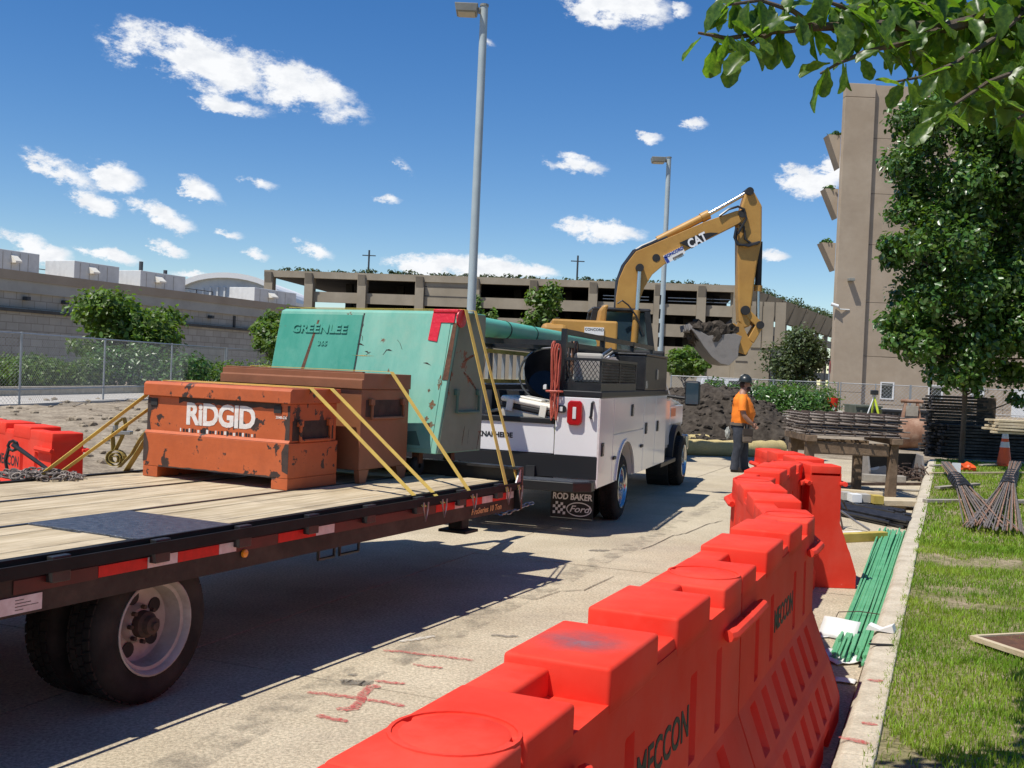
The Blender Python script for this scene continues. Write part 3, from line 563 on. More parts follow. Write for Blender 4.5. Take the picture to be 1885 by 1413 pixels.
for c in (1110, 1230, 1305):                       # railings in the right-hand bays
    for k in range(2): gbox('railing', gx(c), gx(c+85 if c != 1305 else c+45), .14, .2, LV[2]+.35+k*.4, LV[2]+.43+k*.4, 'galvanised')
# stair tower and receding wing
tw = gx(1366); gbox('stair_tower', tw-.6, gx(1420), -1.2, 6, 0, gzz(1390, 540)-1.6)
for k in range(3): gbox('tower_panel', gx(1384)+k*1.4, gx(1384)+k*1.4+1.2, -1.32, -1.205, gzz(1390, 640), gzz(1390, 556))
for k in range(4): z = 1.5+k*2.6; gbox('tower_joint', tw-.5, gx(1380), -1.26, -1.205, z, z+.1, 'garage_dark')
WA = gp(1352, 524, GA, GN); wend = gy(1545, 601, 205); WD = wend-WA; wz = WA[2]; WD[2] = 0; WL = np.linalg.norm(WD); WD /= WL
wing = thing('garage_wing', 'receding garage wing with angled roof beams beside the round tree', 'garage', (WA[0], WA[1], 0), math.atan2(WD[1], WD[0]))
obj('parapet', MB().hull([(0, -1.6, wz-.2), (0, -.4, wz-3.0), (0, .4, wz-3.0), (0, .4, wz-.2)], [(WL, -1.6, wz-.2), (WL, -.4, wz-3.0), (WL, .4, wz-3.0), (WL, .4, wz-.2)]), 'garage_concrete', wing)
for k in range(9):
    x = 3+k*WL/9; obj('bracket', MB().hull([(x, -1.75, wz-.1), (x, -.55, wz-3.2), (x, .3, wz-3.2)], [(x+.5, -1.75, wz-.1), (x+.5, -.55, wz-3.2), (x+.5, .3, wz-3.2)]), 'garage_concrete', wing); obj('column', MB().box(x, x+.9, -.3, .5, 0, wz-3.1), 'garage_concrete', wing)
for z in (2.6, 5.5, 8.4): obj('spandrel', MB().box(1, WL, -.1, .3, z, z+1.2), 'garage_concrete', wing)
obj('back_wall', MB().box(0, WL, 10, 10.4, 0, wz-2), 'garage_dark', wing)
for i, (px, y0, y1, lab) in enumerate(((678, 460, 503, 'thin dark roof lamp mast on the left part of the garage'), (1062, 470, 515, 'thin dark roof lamp mast above the middle of the garage'))):
    p = gp(px, y1, GA-GN*8, GN); z1 = gp(px, y0, GA-GN*8, GN)[2]; t = thing('roof_mast', lab, 'mast', (p[0], p[1], LV[1]+.9), 0, 'masts on the garage roof'); h = z1-LV[1]-.9
    obj('pole', MB().cyl((0, 0, 0), (0, 0, h), .12, n=8), 'hvac_dark', t); obj('crossarm', MB().box(-.9, .9, -.08, .08, h*.8, h*.8+.12), 'hvac_dark', t)

# ------------------------------------------------------------------ leaves: numpy clouds of small folded leaf faces
def leaf_cloud(centres, radii, n, size, shell=.55, droop=.3, flat=.75):
    """n leaves spread through overlapping ellipsoid clumps, denser near their skins"""
    C_ = np.array(centres, float); Rr = np.array(radii, float); Rr = Rr if Rr.ndim == 2 else np.repeat(Rr[:, None], 3, 1)
    w = Rr.prod(1)**(2/3); idx = RNG.choice(len(C_), n, p=w/w.sum()); d = RNG.normal(size=(n, 3)); d /= np.linalg.norm(d, axis=1)[:, None]
    rad = shell+(1-shell)*RNG.random(n); rad *= 1+.12*RNG.normal(size=n); P = C_[idx]+d*Rr[idx]*rad[:, None]
    nrm = d*.8+np.array([0, 0, flat])+RNG.normal(size=(n, 3))*.55; nrm /= np.linalg.norm(nrm, axis=1)[:, None]
    t = np.cross(nrm, RNG.normal(size=(n, 3))); t /= np.linalg.norm(t, axis=1)[:, None]; t[:, 2] -= droop; t /= np.linalg.norm(t, axis=1)[:, None]; b = np.cross(nrm, t)
    s = size*(.6+.8*RNG.random(n))[:, None]; V = np.zeros((n, 6, 3))
    V[:, 0] = P-t*s*.5; V[:, 1] = P-t*s*.1+b*s*.3; V[:, 2] = P+t*s*.3+b*s*.26; V[:, 3] = P+t*s*.55-nrm*s*.08; V[:, 4] = P+t*s*.3-b*s*.26+nrm*s*.06; V[:, 5] = P-t*s*.1-b*s*.3+nrm*s*.06
    base = np.arange(n)[:, None]*6; Fc = np.concatenate([base+[0, 1, 2, 3], base+[0, 3, 4, 5]], 1); return V.reshape(-1, 3), Fc.reshape(-1)
def clumps(cx, cy, cz, rx, ry, rz, k, f=.42, seed=0):
    rs = np.random.default_rng(seed); c = []; r = []
    for i in range(k):
        d = rs.normal(size=3); d /= np.linalg.norm(d); q = .35+.5*rs.random(); c.append((cx+d[0]*rx*q, cy+d[1]*ry*q, cz+d[2]*rz*q)); a = f*(.55+.75*rs.random()); r.append((a*rx, a*ry, a*rz))
    return c, r
def tree(name, label, cat, base, cx_, cz, rx, rz, n, size, m, group=None, k=16, seed=1, trunk=.09, ry=None, f=.42, shell=.5):
    t = thing(name, label, cat, base, 0, group); ry = ry or rx; c, r = clumps(cx_, 0, cz, rx, ry, rz, k, f, seed)
    v, fc = leaf_cloud(c, r, n, size, shell); link('crown', fast_mesh('crown', v, fc, 4, m), t)
    mb = MB(); top = (cx_*.7, 0, cz+rz*.3); mb.tube([(0, 0, -.15), (cx_*.2, 0, cz*.35), top], [trunk, trunk*.75, trunk*.25], 8)
    for i in range(0, k, 1):
        a = .25+.5*random.random(); p = Vector((cx_*.7*a, 0, -.1+(cz+rz*.3)*a)); q = Vector(c[i]); mb.tube([p, p.lerp(q, .5)+Vector((0, 0, -.05*rz)), q], [trunk*.4, trunk*.25, trunk*.08], 5)
    obj('trunk', mb, 'bark', t, smooth=True); return t
def pxtree(name, label, x0, x1, y0, y1, Y, z0, n, size, m, group=None, **kw):
    a = gy(x0, (y0+y1)/2, Y); b = gy(x1, (y0+y1)/2, Y); zt = gy((x0+x1)/2, y0, Y)[2]; zb_ = gy((x0+x1)/2, y1, Y)[2]
    return tree(name, label, 'tree', ((a[0]+b[0])/2, Y, z0), 0, (zt+zb_)/2-z0, (b[0]-a[0])/2, (zt-zb_)/2, n, size, m, group, **kw)
pxtree('broad_tree', 'broad bushy tree in front of the block wall behind the left fence', 112, 372, 528, 690, 43, .4, 12000, .19, 'leaf_light', k=30, seed=3, f=.36)
pxtree('broad_tree', 'leafy tree just left of the green chest behind the fence', 452, 580, 545, 668, 46, .4, 3600, .20, 'leaf_light', k=16, seed=5)
pxtree('young_tree', 'thin young tree right behind the near lamp post', 858, 925, 535, 640, 48, .1, 700, .17, 'leaf_light', k=9, seed=7, f=.36, trunk=.05)
pxtree('young_tree', 'young upright tree between lamp post and excavator cab', 950, 1052, 512, 640, 50, .1, 1900, .19, 'leaf_light', k=14, seed=8, f=.36, trunk=.06)
pxtree('round_tree', 'round dull green tree next to the tall concrete building', 1412, 1532, 598, 720, 88, 0, 6500, .26, 'leaf_dull', k=26, seed=9, f=.45)
pxtree('bushy_tree', 'bushy light green tree below the excavator bucket', 1218, 1308, 632, 700, 75, 0, 3000, .27, 'leaf_light', k=16, seed=10)
def shrub_row(name, label, x0, x1, y0, y1, Y, m, n, size, seed, z0=0, cat='hedge', depth=1.0):
    a = gy(x0, y1, Y); b = gy(x1, y1, Y); h = gy((x0+x1)/2, y0, Y)[2]-z0; w = b[0]-a[0]; k = max(3, int(w/ (h*.7))); t = thing(name, label, cat, ((a[0]+b[0])/2, Y, z0)); rs = np.random.default_rng(seed)
    c = [((i+.5)/k*w-w/2+rs.normal()*.1, rs.normal()*.25, h*.5) for i in range(k)]; r = [(w/k*.85, depth, h*.52*(.85+.3*rs.random())) for _ in range(k)]
    v, fc = leaf_cloud(c, r, n, size, .6); link('foliage', fast_mesh('foliage', v, fc, 4, m), t)
    for q in c: obj('stem', MB().tube([(q[0], q[1], -.1), (q[0]+.1, q[1], h*.5)], [.05, .02], 5), 'bark', t)
    return t
shrub_row('juniper_hedge', 'low feathery green hedge at the far left behind the fence', -60, 184, 657, 722, 38, 'leaf_light', 15000, .10, 21, .4)
shrub_row('juniper_hedge', 'dark shrub mass under the broad tree behind the fence', 178, 368, 640, 722, 39.5, 'leaf', 5000, .13, 22, .4)
shrub_row('juniper_hedge', 'small light green hedge piece between dark shrubs and brown chest', 352, 520, 660, 715, 41, 'leaf_light', 3500, .10, 23, .4)
shrub_row('clipped_hedge', 'clipped dark green hedge behind the dark soil heap', 1285, 1420, 703, 752, 46, 'leaf', 5200, .12, 24)
shrub_row('clipped_hedge', 'glossy dark hedge section right of the worker', 1395, 1528, 712, 757, 44, 'leaf', 5200, .12, 25)
shrub_row('yellow_shrub', 'light yellow-green shrub rising behind the hedge beside the building', 1430, 1528, 704, 740, 47, 'leaf_light', 3000, .12, 26)
# planting spilling over the garage roof edges
def vines(label, pts, n, m='leaf_dull', amp=.35):
    c = []; r = []
    for a, b in zip(pts[:-1], pts[1:]):
        for k in range(6):
            q = a+(b-a)*((k+random.random())/6); c.append(q+np.array([0, 0, random.uniform(-.2, .25)])); s = amp*random.uniform(.5, 1.6); r.append((s*2.2, s, s))
    v, fc = leaf_cloud(c, r, n, .34, .4); loc = np.array(c).mean(0); o = link('roof_planting', fast_mesh('roof_planting', v-loc, fc, 4, m), None, loc); tag(o, label, 'plants', kind='stuff')
vines('green planting along the garage roof edge', [gp(x, 492+.036*(x-489)+3, GA-GN*.3, GN) for x in range(500, 1365, 55)], 1900, amp=.26)
vines('green planting along the receding garage wing roof', [np.array([WA[0]+WD[0]*s, WA[1]+WD[1]*s, wz+.1])-np.array([WD[1], -WD[0], 0])*-.8 for s in np.linspace(0, WL, 8)], 2200, amp=.55)

# ------------------------------------------------------------------ tall concrete building on the right
BY = 79.0; bc = gz(1540, 752)
def bx_(px, py=500): return float(gy(px, py, BY)[0])
def bz_(px, py): return float(gy(px, py, BY)[2])
X0 = bx_(1541, 450); X1 = bx_(1596, 450); ZT = bz_(1580, 155); XE = X1+24
tb = thing('concrete_building', 'tall tan concrete panel building at the right edge of the site', 'building', (X0, BY, 0))
def bbox(nm, x0, x1, y0, y1, z0, z1, m='tan_concrete', p=tb, bev=0): return obj(nm, MB().box(x0-X0, x1-X0, y0, y1, z0, z1), m, p, bev)
obj('core_wall', MB().prism([(.15, .3), (XE-X0, .3), (XE-X0, 18), (6.6, 18)], 0, ZT-.2, 'z'), 'fascia_tan', tb)
zj = [0, bz_(1600, 688), bz_(1600, 655)] if False else [0, .5, bz_(1590, 655), bz_(1595, 556), bz_(1600, 450), bz_(1600, 356), bz_(1605, 254), ZT]
pj_ = [0, 1.3, ZT-1.0, ZT]
for a, b in zip(pj_[:-1], pj_[1:]): bbox('panel', X0, X1, -.35, .29, a+.015, b-.015, bev=.02)
pw = [X1+.02, X1+5.2, X1+10.4, X1+15.6, X1+20.8, XE]
WIN = [(1619.5, 1645, 703, 735), (1708, 1735, 708, 737), (1785, 1811, 711, 727)]
wins = []
for a, b, c, d in WIN: wins.append((bx_(a, 720), bx_(b, 720), bz_((a+b)/2, d), bz_((a+b)/2, c)))
doorx = (bx_(1862, 730), bx_(1900, 740)); doorz = bz_(1870, 716)
for j, (a, b) in enumerate(zip(zj[:-1], zj[1:])):
    for i, (c, d) in enumerate(zip(pw[:-1], pw[1:])):
        if j == 1:      # storey with the windows: panels broken around the openings
            xs_ = [c+.03]; hit = [w for w in wins if c < (w[0]+w[1])/2 < d]
            cur = c+.015
            for w in hit:
                bbox('panel', cur, w[0], -.05, .29, a+.015, b-.015); bbox('panel', w[0]+.002, w[1]-.002, -.05, .29, w[3], b-.03); bbox('panel', w[0]+.002, w[1]-.002, -.05, .29, a+.03, max(a+.05, w[2])); cur = w[1]
            bbox('panel', cur, d-.015, -.05, .29, a+.015, b-.015)
        else: bbox('panel', c+.015, d-.015, -.05, .29, a+.015, b-.015)
for k, (a, b, c, d) in enumerate(wins):
    w = obj('window', MB().box(a-X0+.06, b-X0-.06, .05, .09, c+.06, d-.06), 'glass_dark', tb)
    for q in ((a, a+.09, c, d), (b-.09, b, c, d), (a+.09, b-.09, c, c+.09), (a+.09, b-.09, d-.09, d)): obj('window_frame', MB().box(q[0]-X0, q[1]-X0, -.09, .04, q[2], q[3]), 'white_frame', w)
dr = bbox('door', doorx[0], doorx[1], -.12, -.06, 0, doorz, 'white_frame'); obj('door_handle', MB().box(doorx[0]-X0+.7, doorx[0]-X0+.76, -.2, -.121, 1, 1.25), 'hvac_dark', dr)
for y0, y1, xl in ((246, 292, 1527), (346, 385, 1521), (446, 482, 1515)):
    za, zc = bz_(1545, y0), bz_(1545, y1); xl_ = bx_(xl, y0); obj('planter_slab', MB().prism([(xl_-X0, za), (-.002, za), (-.002, zc-.6)], .32, 1.6, 'y'), 'tan_concrete', tb)
    o = MB(); cc_ = [(xl_-X0+.4+.5*random.random(), .5+k*.18, za+.15) for k in range(6)]
    v, fc = leaf_cloud(cc_, [(.35, .4, .2)]*6, 120, .22); link('planter_plants', fast_mesh('planter_plants', v, fc, 4, 'leaf'), tb)
lx, lz = bx_(1562, 516), bz_(1562, 516); obj('wall_lamp', MB().box(lx-X0-.2, lx-X0+.2, -.9, -.351, lz-.1, lz+.12), 'lamp_grey', tb, .03)
lx, lz = bx_(1535, 563), bz_(1535, 563)
cm_ = obj('security_camera', MB().cyl((lx-X0-.35, -.5, lz+.1), (lx-X0+.15, -.6, lz-.05), .13, n=10), 'white_frame', tb); obj('camera_arm', MB().tube([(lx-X0+.1, -.5, lz), (.3, -.5, lz-.25), (1.0, -.355, lz-.25)], .05, 6), 'hvac_paint', cm_)
# stop sign edge-on beside the corner
p = gz(1524, 758); p = np.array([p[0]*.86, p[1]*.86, 0]); sg = thing('road_sign', 'dull red road sign seen nearly edge-on at the corner of the tall building', 'sign', (p[0], p[1], 0), 1.2)
obj('post', MB().cyl((0, .04, 0), (0, .04, 2.9), .035, n=8), 'galvanised', sg); obj('sign_plate', MB().prism([(.38*math.cos(R(22.5+45*k)), 2.75+.38*math.sin(R(22.5+45*k))) for k in range(8)], -.02, 0, 'y'), 'sign_red', sg)

# ------------------------------------------------------------------ lamp posts
def lamp(px, ytop, ybot, Y, lab, r):
    top = gy(px, ytop, Y); t = thing('lamp_post', lab, 'lamp post', (top[0], Y, 0), 0, 'square-head lamp posts'); h = top[2]
    obj('pole', MB().cyl((0, 0, .4), (0, 0, h), r, r*.82, 16), 'pole_paint', t, smooth=True); obj('footing', MB().cyl((0, 0, -.05), (0, 0, .4), r*2.2, n=16), 'kerb_concrete', t)
    hd = obj('lamp_head', MB().hull([(-.62, -.23, h-.18), (-.16, -.23, h-.18), (-.16, .23, h-.18), (-.62, .23, h-.18)], [(-.66, -.25, h), (-.13, -.25, h), (-.13, .25, h), (-.66, .25, h)]), 'lamp_grey', t, .015)
    obj('lens', MB().box(-.58, -.2, -.19, .19, h-.2, h-.181), 'lamp_lens', hd); obj('arm', MB().box(-.129, -r*.8, -.06, .06, h-.15, h-.04), 'lamp_grey', t)
    obj('cap', MB().cyl((0, 0, h+.001), (0, 0, h+.05), r*.95, n=16), 'lamp_grey', t)
lamp(891.5, 12, 0, 24.6, 'near lamp post rising behind the green chest', .105)
lamp(1231.5, 291, 0, 40.5, 'farther lamp post behind the excavator boom', .105)

# ------------------------------------------------------------------ chain-link fences
def chain_link(mb, A, B, z0, z1, sp=.075, r=.0035):
    A = np.array(A, float); B = np.array(B, float); L_ = np.linalg.norm(B-A); u = (B-A)/L_; h = z1-z0; k = int((L_+h)/sp)
    for i in range(k+1):
        for sgn in (1, -1):
            x = -h+i*sp; a0 = max(0, x); a1 = min(L_, x+h)
            if a1-a0 < .02: continue
            if sgn > 0: p, q = (a0, z0+a0-x), (a1, z0+a1-x)
            else: p, q = (a0, z1-(a0-x)), (a1, z1-(a1-x))
            mb.cyl((*(A+u*p[0]), p[1]), (*(A+u*q[0]), q[1]), r, n=3, caps=False)
def fence_run(lab, pts, h, z, sp=.09, r=.005, rails=(1.0,), group=None, wire=True, pr=.03):
    t = thing('chain_link_fence', lab, 'fence', (pts[0][0], pts[0][1], z), 0, group); o = np.array([pts[0][0], pts[0][1]]); Q = [np.array(p[:2])-o for p in pts]; mb = MB()
    for i, q in enumerate(Q): obj('post', MB().cyl((*q, -.4), (*q, h+.04), pr, n=8), 'galvanised', t)
    for a, b in zip(Q[:-1], Q[1:]):
        for f_ in rails: obj('rail', MB().cyl((*a, h*f_), (*b, h*f_), pr*.72, n=6), 'galvanised', t)
        if wire: chain_link(mb, a, b, .05, h, sp, r)
    if wire: w = obj('wire_mesh', mb, 'galvanised', t); w['kind'] = 'stuff'
    return t
fp = [(-14.6, 22.8), gy(40, 616, 27), gy(194, 622, 31.8), gy(317, 635, 37), gy(415, 640, 42.4)]
fence_run('tall chain-link fence with grey posts on the left dirt edge', fp, 1.80, .36, .10, .0032, (1.0, .22))
fence_run('chain-link fence piece continuing behind the green chest', [gy(418, 641, 43.2), gy(520, 650, 47), gy(640, 658, 51)], 1.80, .36, .10, .0032, (1.0,))
fence_run('site fence behind the hedge and the worker', [gy(1236, 688, 49), gy(1303, 691, 48.6), gy(1424, 699, 48), gy(1543, 706, 47.4)], 1.86, 0, .12, .0035, (1.0,))
fence_run('temporary fence panel in front of the first building window', [gy(1548, 707, 47.2), gy(1612, 712, 46.6), gy(1675, 718, 46)], 1.86, 0, .16, .004, (1.0, .45), pr=.024)
fence_run('temporary fence panel behind the tall lumber stack', [gy(1677, 721, 45.9), gy(1790, 728, 45), gy(1900, 738, 44.2)], 1.86, 0, .16, .004, (1.0, .45), pr=.024)
# ------------------------------------------------------------------ flatbed trailer
DZ = .85; TA = R(26.2); TD = np.array([math.sin(TA), math.cos(TA), 0]); TN = np.array([TD[1], -TD[0], 0])
nose_r = gz(960, 886, DZ); TW = 2.50; TL = 7.4
TC = nose_r-TN*TW/2; TC[2] = 0
trl = thing('flatbed_trailer', 'black flatbed trailer with pale wood deck carrying three tool chests', 'trailer', TC, -TA)
def tl(px, py, z): q = gz(px, py, z)-TC; return float(q@TN), float(q@TD)      # photo point on a level plane -> trailer x, y
hx = TW/2
def ty(px): return tl(px, 1043.5-.1595*px, DZ-.03)[1]
# deck boards (run lengthways), steel seams between the three groups
edges = [-hx+.06]; bw = (TW-.12)/12
sx1 = tl(130, 952, DZ)[0]
for k in range(12):
    x0 = -hx+.06+k*bw; dz = random.uniform(-.004, .004); m = MB().box(x0+.0008, x0+bw-.0008, -TL, -.1, DZ-.045+dz, DZ+dz)
    me = mesh_of('plank', m, 'deck_wood', .006, seg=1); o = link('plank', me, trl, (0, 0, 0)); 
for xs_ in (-hx+.06+4*bw, -hx+.06+8*bw): obj('deck_seam', MB().box(xs_-.014, xs_+.014, -TL, -.1, DZ-.03, DZ+.008), 'black_paint', trl)
pa, pb = tl(33, 966, DZ), tl(382, 963, DZ)
obj('wheel_cover_plate', MB().box(-hx+.06+8*bw+.016, hx-.07, tl(219, 991, DZ)[1], tl(384, 962.5, DZ)[1], DZ-.03, DZ+.013), 'tread_plate', trl, .003)
# side rails, channel, cross members
for s in (-1, 1):
    x = s*hx
    obj('side_channel', MB().prism([(0, DZ-.23), (s*.07, DZ-.23), (s*.07, DZ-.22), (s*.012, DZ-.205), (s*.012, DZ-.055), (s*.07, DZ-.04), (s*.07, DZ-.03), (0, DZ-.03)] if False else [(-.012, DZ-.235), (.0, DZ-.235), (.0, DZ-.03), (-.012, DZ-.03)] if s > 0 else [(0, DZ-.235), (.012, DZ-.235), (.012, DZ-.03), (0, DZ-.03)], -TL, 0, 'y') if False else MB().box(min(x-s*.06, x-s*.1), max(x-s*.06, x-s*.1), -TL, 0, DZ-.235, DZ-.028), 'frame_brown', trl)
    obj('deck_angle', MB().box(min(x-s*.055, x-s*.10), max(x-s*.055, x-s*.10), -TL, 0, DZ-.026, DZ+.012), 'rail_black', trl)
    obj('rub_rail', MB().box(min(x-s*.012, x), max(x-s*.012, x), -TL, 0, DZ-.06, DZ-.005), 'rail_black', trl)
    for k in range(12):
        y = -.35-k*.61; obj('stake_pocket', MB().box(min(x-s*.0125, x-s*.054), max(x-s*.0125, x-s*.054), y-.05, y+.05, DZ-.11, DZ+.006), 'black_paint', trl, .004)
for k in range(14): obj('cross_member', MB().box(-hx+.105, hx-.105, -.3-k*.52-.03, -.3-k*.52+.03, DZ-.15, DZ-.05), 'black_paint', trl)
for s in (-1, 1): obj('main_beam', MB().box(s*.5-.06, s*.5+.06, -TL, 1.2, DZ-.40, DZ-.16), 'black_paint', trl)
obj('tongue', MB().hull([(-.56, 0, DZ-.38), (-.44, 0, DZ-.38), (-.44, 0, DZ-.18), (-.56, 0, DZ-.18)], [(-.10, 1.7, .52), (-.02, 1.7, .52), (-.02, 1.7, .66), (-.10, 1.7, .66)]), 'black_paint', trl)
obj('tongue', MB().hull([(.44, 0, DZ-.38), (.56, 0, DZ-.38), (.56, 0, DZ-.18), (.44, 0, DZ-.18)], [(.02, 1.7, .52), (.10, 1.7, .52), (.10, 1.7, .66), (.02, 1.7, .66)]), 'black_paint', trl)
obj('coupler', MB().tube([(0, 1.6, .58), (0, 2.0, .60), (0, 2.15, .56)], .05, 10), 'black_paint', trl)
obj('headboard', MB().box(-hx, hx, .005, .03, DZ-.23, DZ+.12), 'black_paint', trl); obj('headboard_lip', MB().box(-hx, hx, -.07, .0045, DZ+.10, DZ+.12), 'black_paint', trl)
for s in (-1, 1): obj('corner_gusset', MB().prism([(-.09, DZ-.02), (.0045, DZ-.02), (.0045, DZ+.099), (-.02, DZ+.099)], s*hx-.006*s, s*hx-.018*s, 'x'), 'galvanised', trl)
for a_, b_ in ((592, 622), (632, 668)):
    y0_, y1_ = ty(a_), ty(b_); obj('bracket', MB().tube([(hx-.11, y0_, DZ-.20), (hx-.11, y0_, DZ-.30), (hx-.11, y1_, DZ-.30), (hx-.11, y1_, DZ-.20)], .011, 6), 'black_paint', trl)
# jack and chains
jx, jy = .34, .62
obj('landing_jack', MB().box(jx-.07, jx+.07, jy-.07, jy+.07, .30, DZ-.16), 'black_matte', trl, .01); obj('jack_foot', MB().box(jx-.14, jx+.14, jy-.12, jy+.12, .275, .2995), 'black_matte', trl)
def chain(mb, pts, r=.006, L_=.045):
    pts = [Vector(V3(p)) for p in pts]; 
    for i, (a, b) in enumerate(zip(pts[:-1], pts[1:])):
        d = (b-a).normalized(); u = d.orthogonal().normalized(); 
        if i % 2: u = d.cross(u)
        c = (a+b)/2; mb.tube([c+d*L_*.62*math.cos(t)+u*L_*.36*math.sin(t) for t in [k*math.pi/4 for k in range(9)]], r, 5, False)
cm = MB(); chain(cm, [(jx+.12+.05*k*.6, jy+.1+.03*k, DZ-.25-.09*math.sin(k*.33)*3.2*.35-.012*k) for k in range(14)]); w = obj('safety_chain', cm, 'steel', trl); w['kind'] = 'stuff'
# reflective tape, lamps, lettering, plate on the right-hand side: measured along the rail
xf = hx-.0555
ptape = [(160, 253, 'r'), (253, 310, 'w'), (310, 388, 'r'), (388, 421, 'w'), (500, 572, 'r'), (572, 607, 'w'), (800, 836, 'r'), (836, 853, 'w'), (858, 888, 'r'), (888, 908, 'w'), (908, 934, 'r'), (934, 948, 'w')]
for a, b, c in ptape: obj('reflector_tape', MB().box(xf, xf+.002, ty(a), ty(b)-.003, DZ-.135, DZ-.082), 'tape_red' if c == 'r' else 'tape_white', trl)
for a, b in ((0, 160), (421, 500), (607, 800)): obj('side_stripe', MB().box(xf, xf+.0012, ty(a), ty(b)-.003, DZ-.14, DZ-.08), 'frame_red' if 'frame_red' in MATS else 'rust', trl)
for px, rr in ((436, .024), (955, .02)): obj('marker_lamp', MB().lathe([(0, rr), (.012, rr*.9), (.018, rr*.4), (.019, 0)], (xf+.0005, ty(px), DZ-.155), (1, 0, 0), 14), 'amber', trl, smooth=True)
obj('data_plate', MB().box(xf, xf+.0016, ty(-30), ty(55), DZ-.222, DZ-.15), 'tape_white', trl)
for k in range(4): obj('plate_line', MB().box(xf+.0017, xf+.0021, ty(4), ty(20+14*((k*7) % 3)), DZ-.167-.014*k, DZ-.163-.014*k), 'stain', trl)
yl, yr_ = ty(866), ty(927)
mat('letter_gold', (.62, .34, .13), rough=.5)
text('model_lettering', 'ProSeries 10 Ton', .062, 'letter_gold', trl, (xf+.003, (yl+yr_)/2, DZ-.187), (0, 1, 0), (0, 0, 1), .001, .0015, sx=(yr_-yl)/.46*.98, shear=.15)
# wheels (dual, two axles)
def wheel(parent, c, r, w, rr, face=1, dual=True, m_rim='rim_white', hub='hub_dirt'):
    """wheel centred on its outer face, axle along x"""
    W_ = bpy.data.objects.new('wheel', None); COL.objects.link(W_); W_.parent = parent; W_.location = c; f = face
    prof = [(-.02, rr), (-.005, rr*1.03), (-.012, rr*1.12), (0, r*.80), (-.012, r*.93), (-.03, r*.975), (-.045, r), (-w+.045, r), (-w+.012, r*.93), (-w, r*.8), (-w+.02, rr)]
    obj('tyre', MB().lathe([(h*f, q) for h, q in prof], (0, 0, 0), (1, 0, 0), 40), 'tyre', W_, smooth=True)
    tr = MB(); n = 44
    for j, (h0, h1) in enumerate(((.046, .085), (.094, .128), (.137, .171), (.18, w-.046))):
        if h1 > w-.04: h1 = w-.046
        for k in range(n):
            a0 = 2*math.pi*(k+(j % 2)*.5)/n; a1 = a0+2*math.pi/n*.80; r1 = r+.009
            P_ = lambda h, a, q: (-h*f, q*math.cos(a), q*math.sin(a))
            tr.hull([P_(h0, a0, r-.004), P_(h1, a0+.02, r-.004), P_(h1, a1+.02, r-.004), P_(h0, a1, r-.004)], [P_(h0, a0, r1), P_(h1, a0+.02, r1), P_(h1, a1+.02, r1), P_(h0, a1, r1)])
    t_ = obj('tread', tr, 'tyre', W_); t_['kind'] = 'stuff'
    obj('rim', MB().lathe([(h*f, q) for h, q in [(-.02, rr*.99), (.0, rr*1.02), (.004, rr*.985), (-.012, rr*.93), (-.03, rr*.91), (-.035, rr*.84), (-.10, rr*.80), (-.125, rr*.78), (-.135, rr*.70), (-.14, rr*.42), (-.10, rr*.34), (-.10, 0)]], (0, 0, 0), (1, 0, 0), 40), m_rim, W_, smooth=True)
    for k in range(5):
        a = 2*math.pi*k/5+.55; obj('hand_hole', MB().cyl((-.139*f, rr*.57*math.cos(a), rr*.57*math.sin(a)), (-.131*f, rr*.57*math.cos(a), rr*.57*math.sin(a)), rr*.16, n=14), 'black_matte', W_)
    h_ = obj('hub', MB().lathe([(h*f, q) for h, q in [(-.135, rr*.30), (-.06, rr*.27), (-.05, rr*.2), (-.02, rr*.18), (-.015, rr*.09), (.0, rr*.08), (.0, 0)]], (0, 0, 0), (1, 0, 0), 20), hub, W_, smooth=True)
    for k in range(8):
        a = 2*math.pi*k/8; obj('lug_nut', MB().cyl((-.10*f, rr*.36*math.cos(a), rr*.36*math.sin(a)), (-.075*f, rr*.36*math.cos(a), rr*.36*math.sin(a)), rr*.05, n=6), hub, W_)
    if dual:
        obj('inner_tyre', MB().lathe([((h-w-.05)*f, q) for h, q in prof], (0, 0, 0), (1, 0, 0), 40), 'tyre', W_, smooth=True)
        t2 = link('inner_tread', t_.data, W_, ((-w-.05)*f, 0, 0)); t2['kind'] = 'stuff'
    return W_
wc = gp(288, 1153, TC+TN*(hx-.125), TN)-TC; wy = float(wc@TD); wx = float(wc@TN); wr = float(wc[2])
for s in (1, -1):
    for yy in (wy, wy-1.55): wheel(trl, (s*wx, yy, wr), wr-.0095, .235, wr*.62, s)
for yy in (wy, wy-1.55): obj('axle', MB().cyl((-wx+.12, yy, wr), (wx-.12, yy, wr), .055, n=10), 'black_matte', trl)

# ------------------------------------------------------------------ cargo on the deck
def chest_frame(px, py, z=DZ):
    p = gz(px, py, z); return p
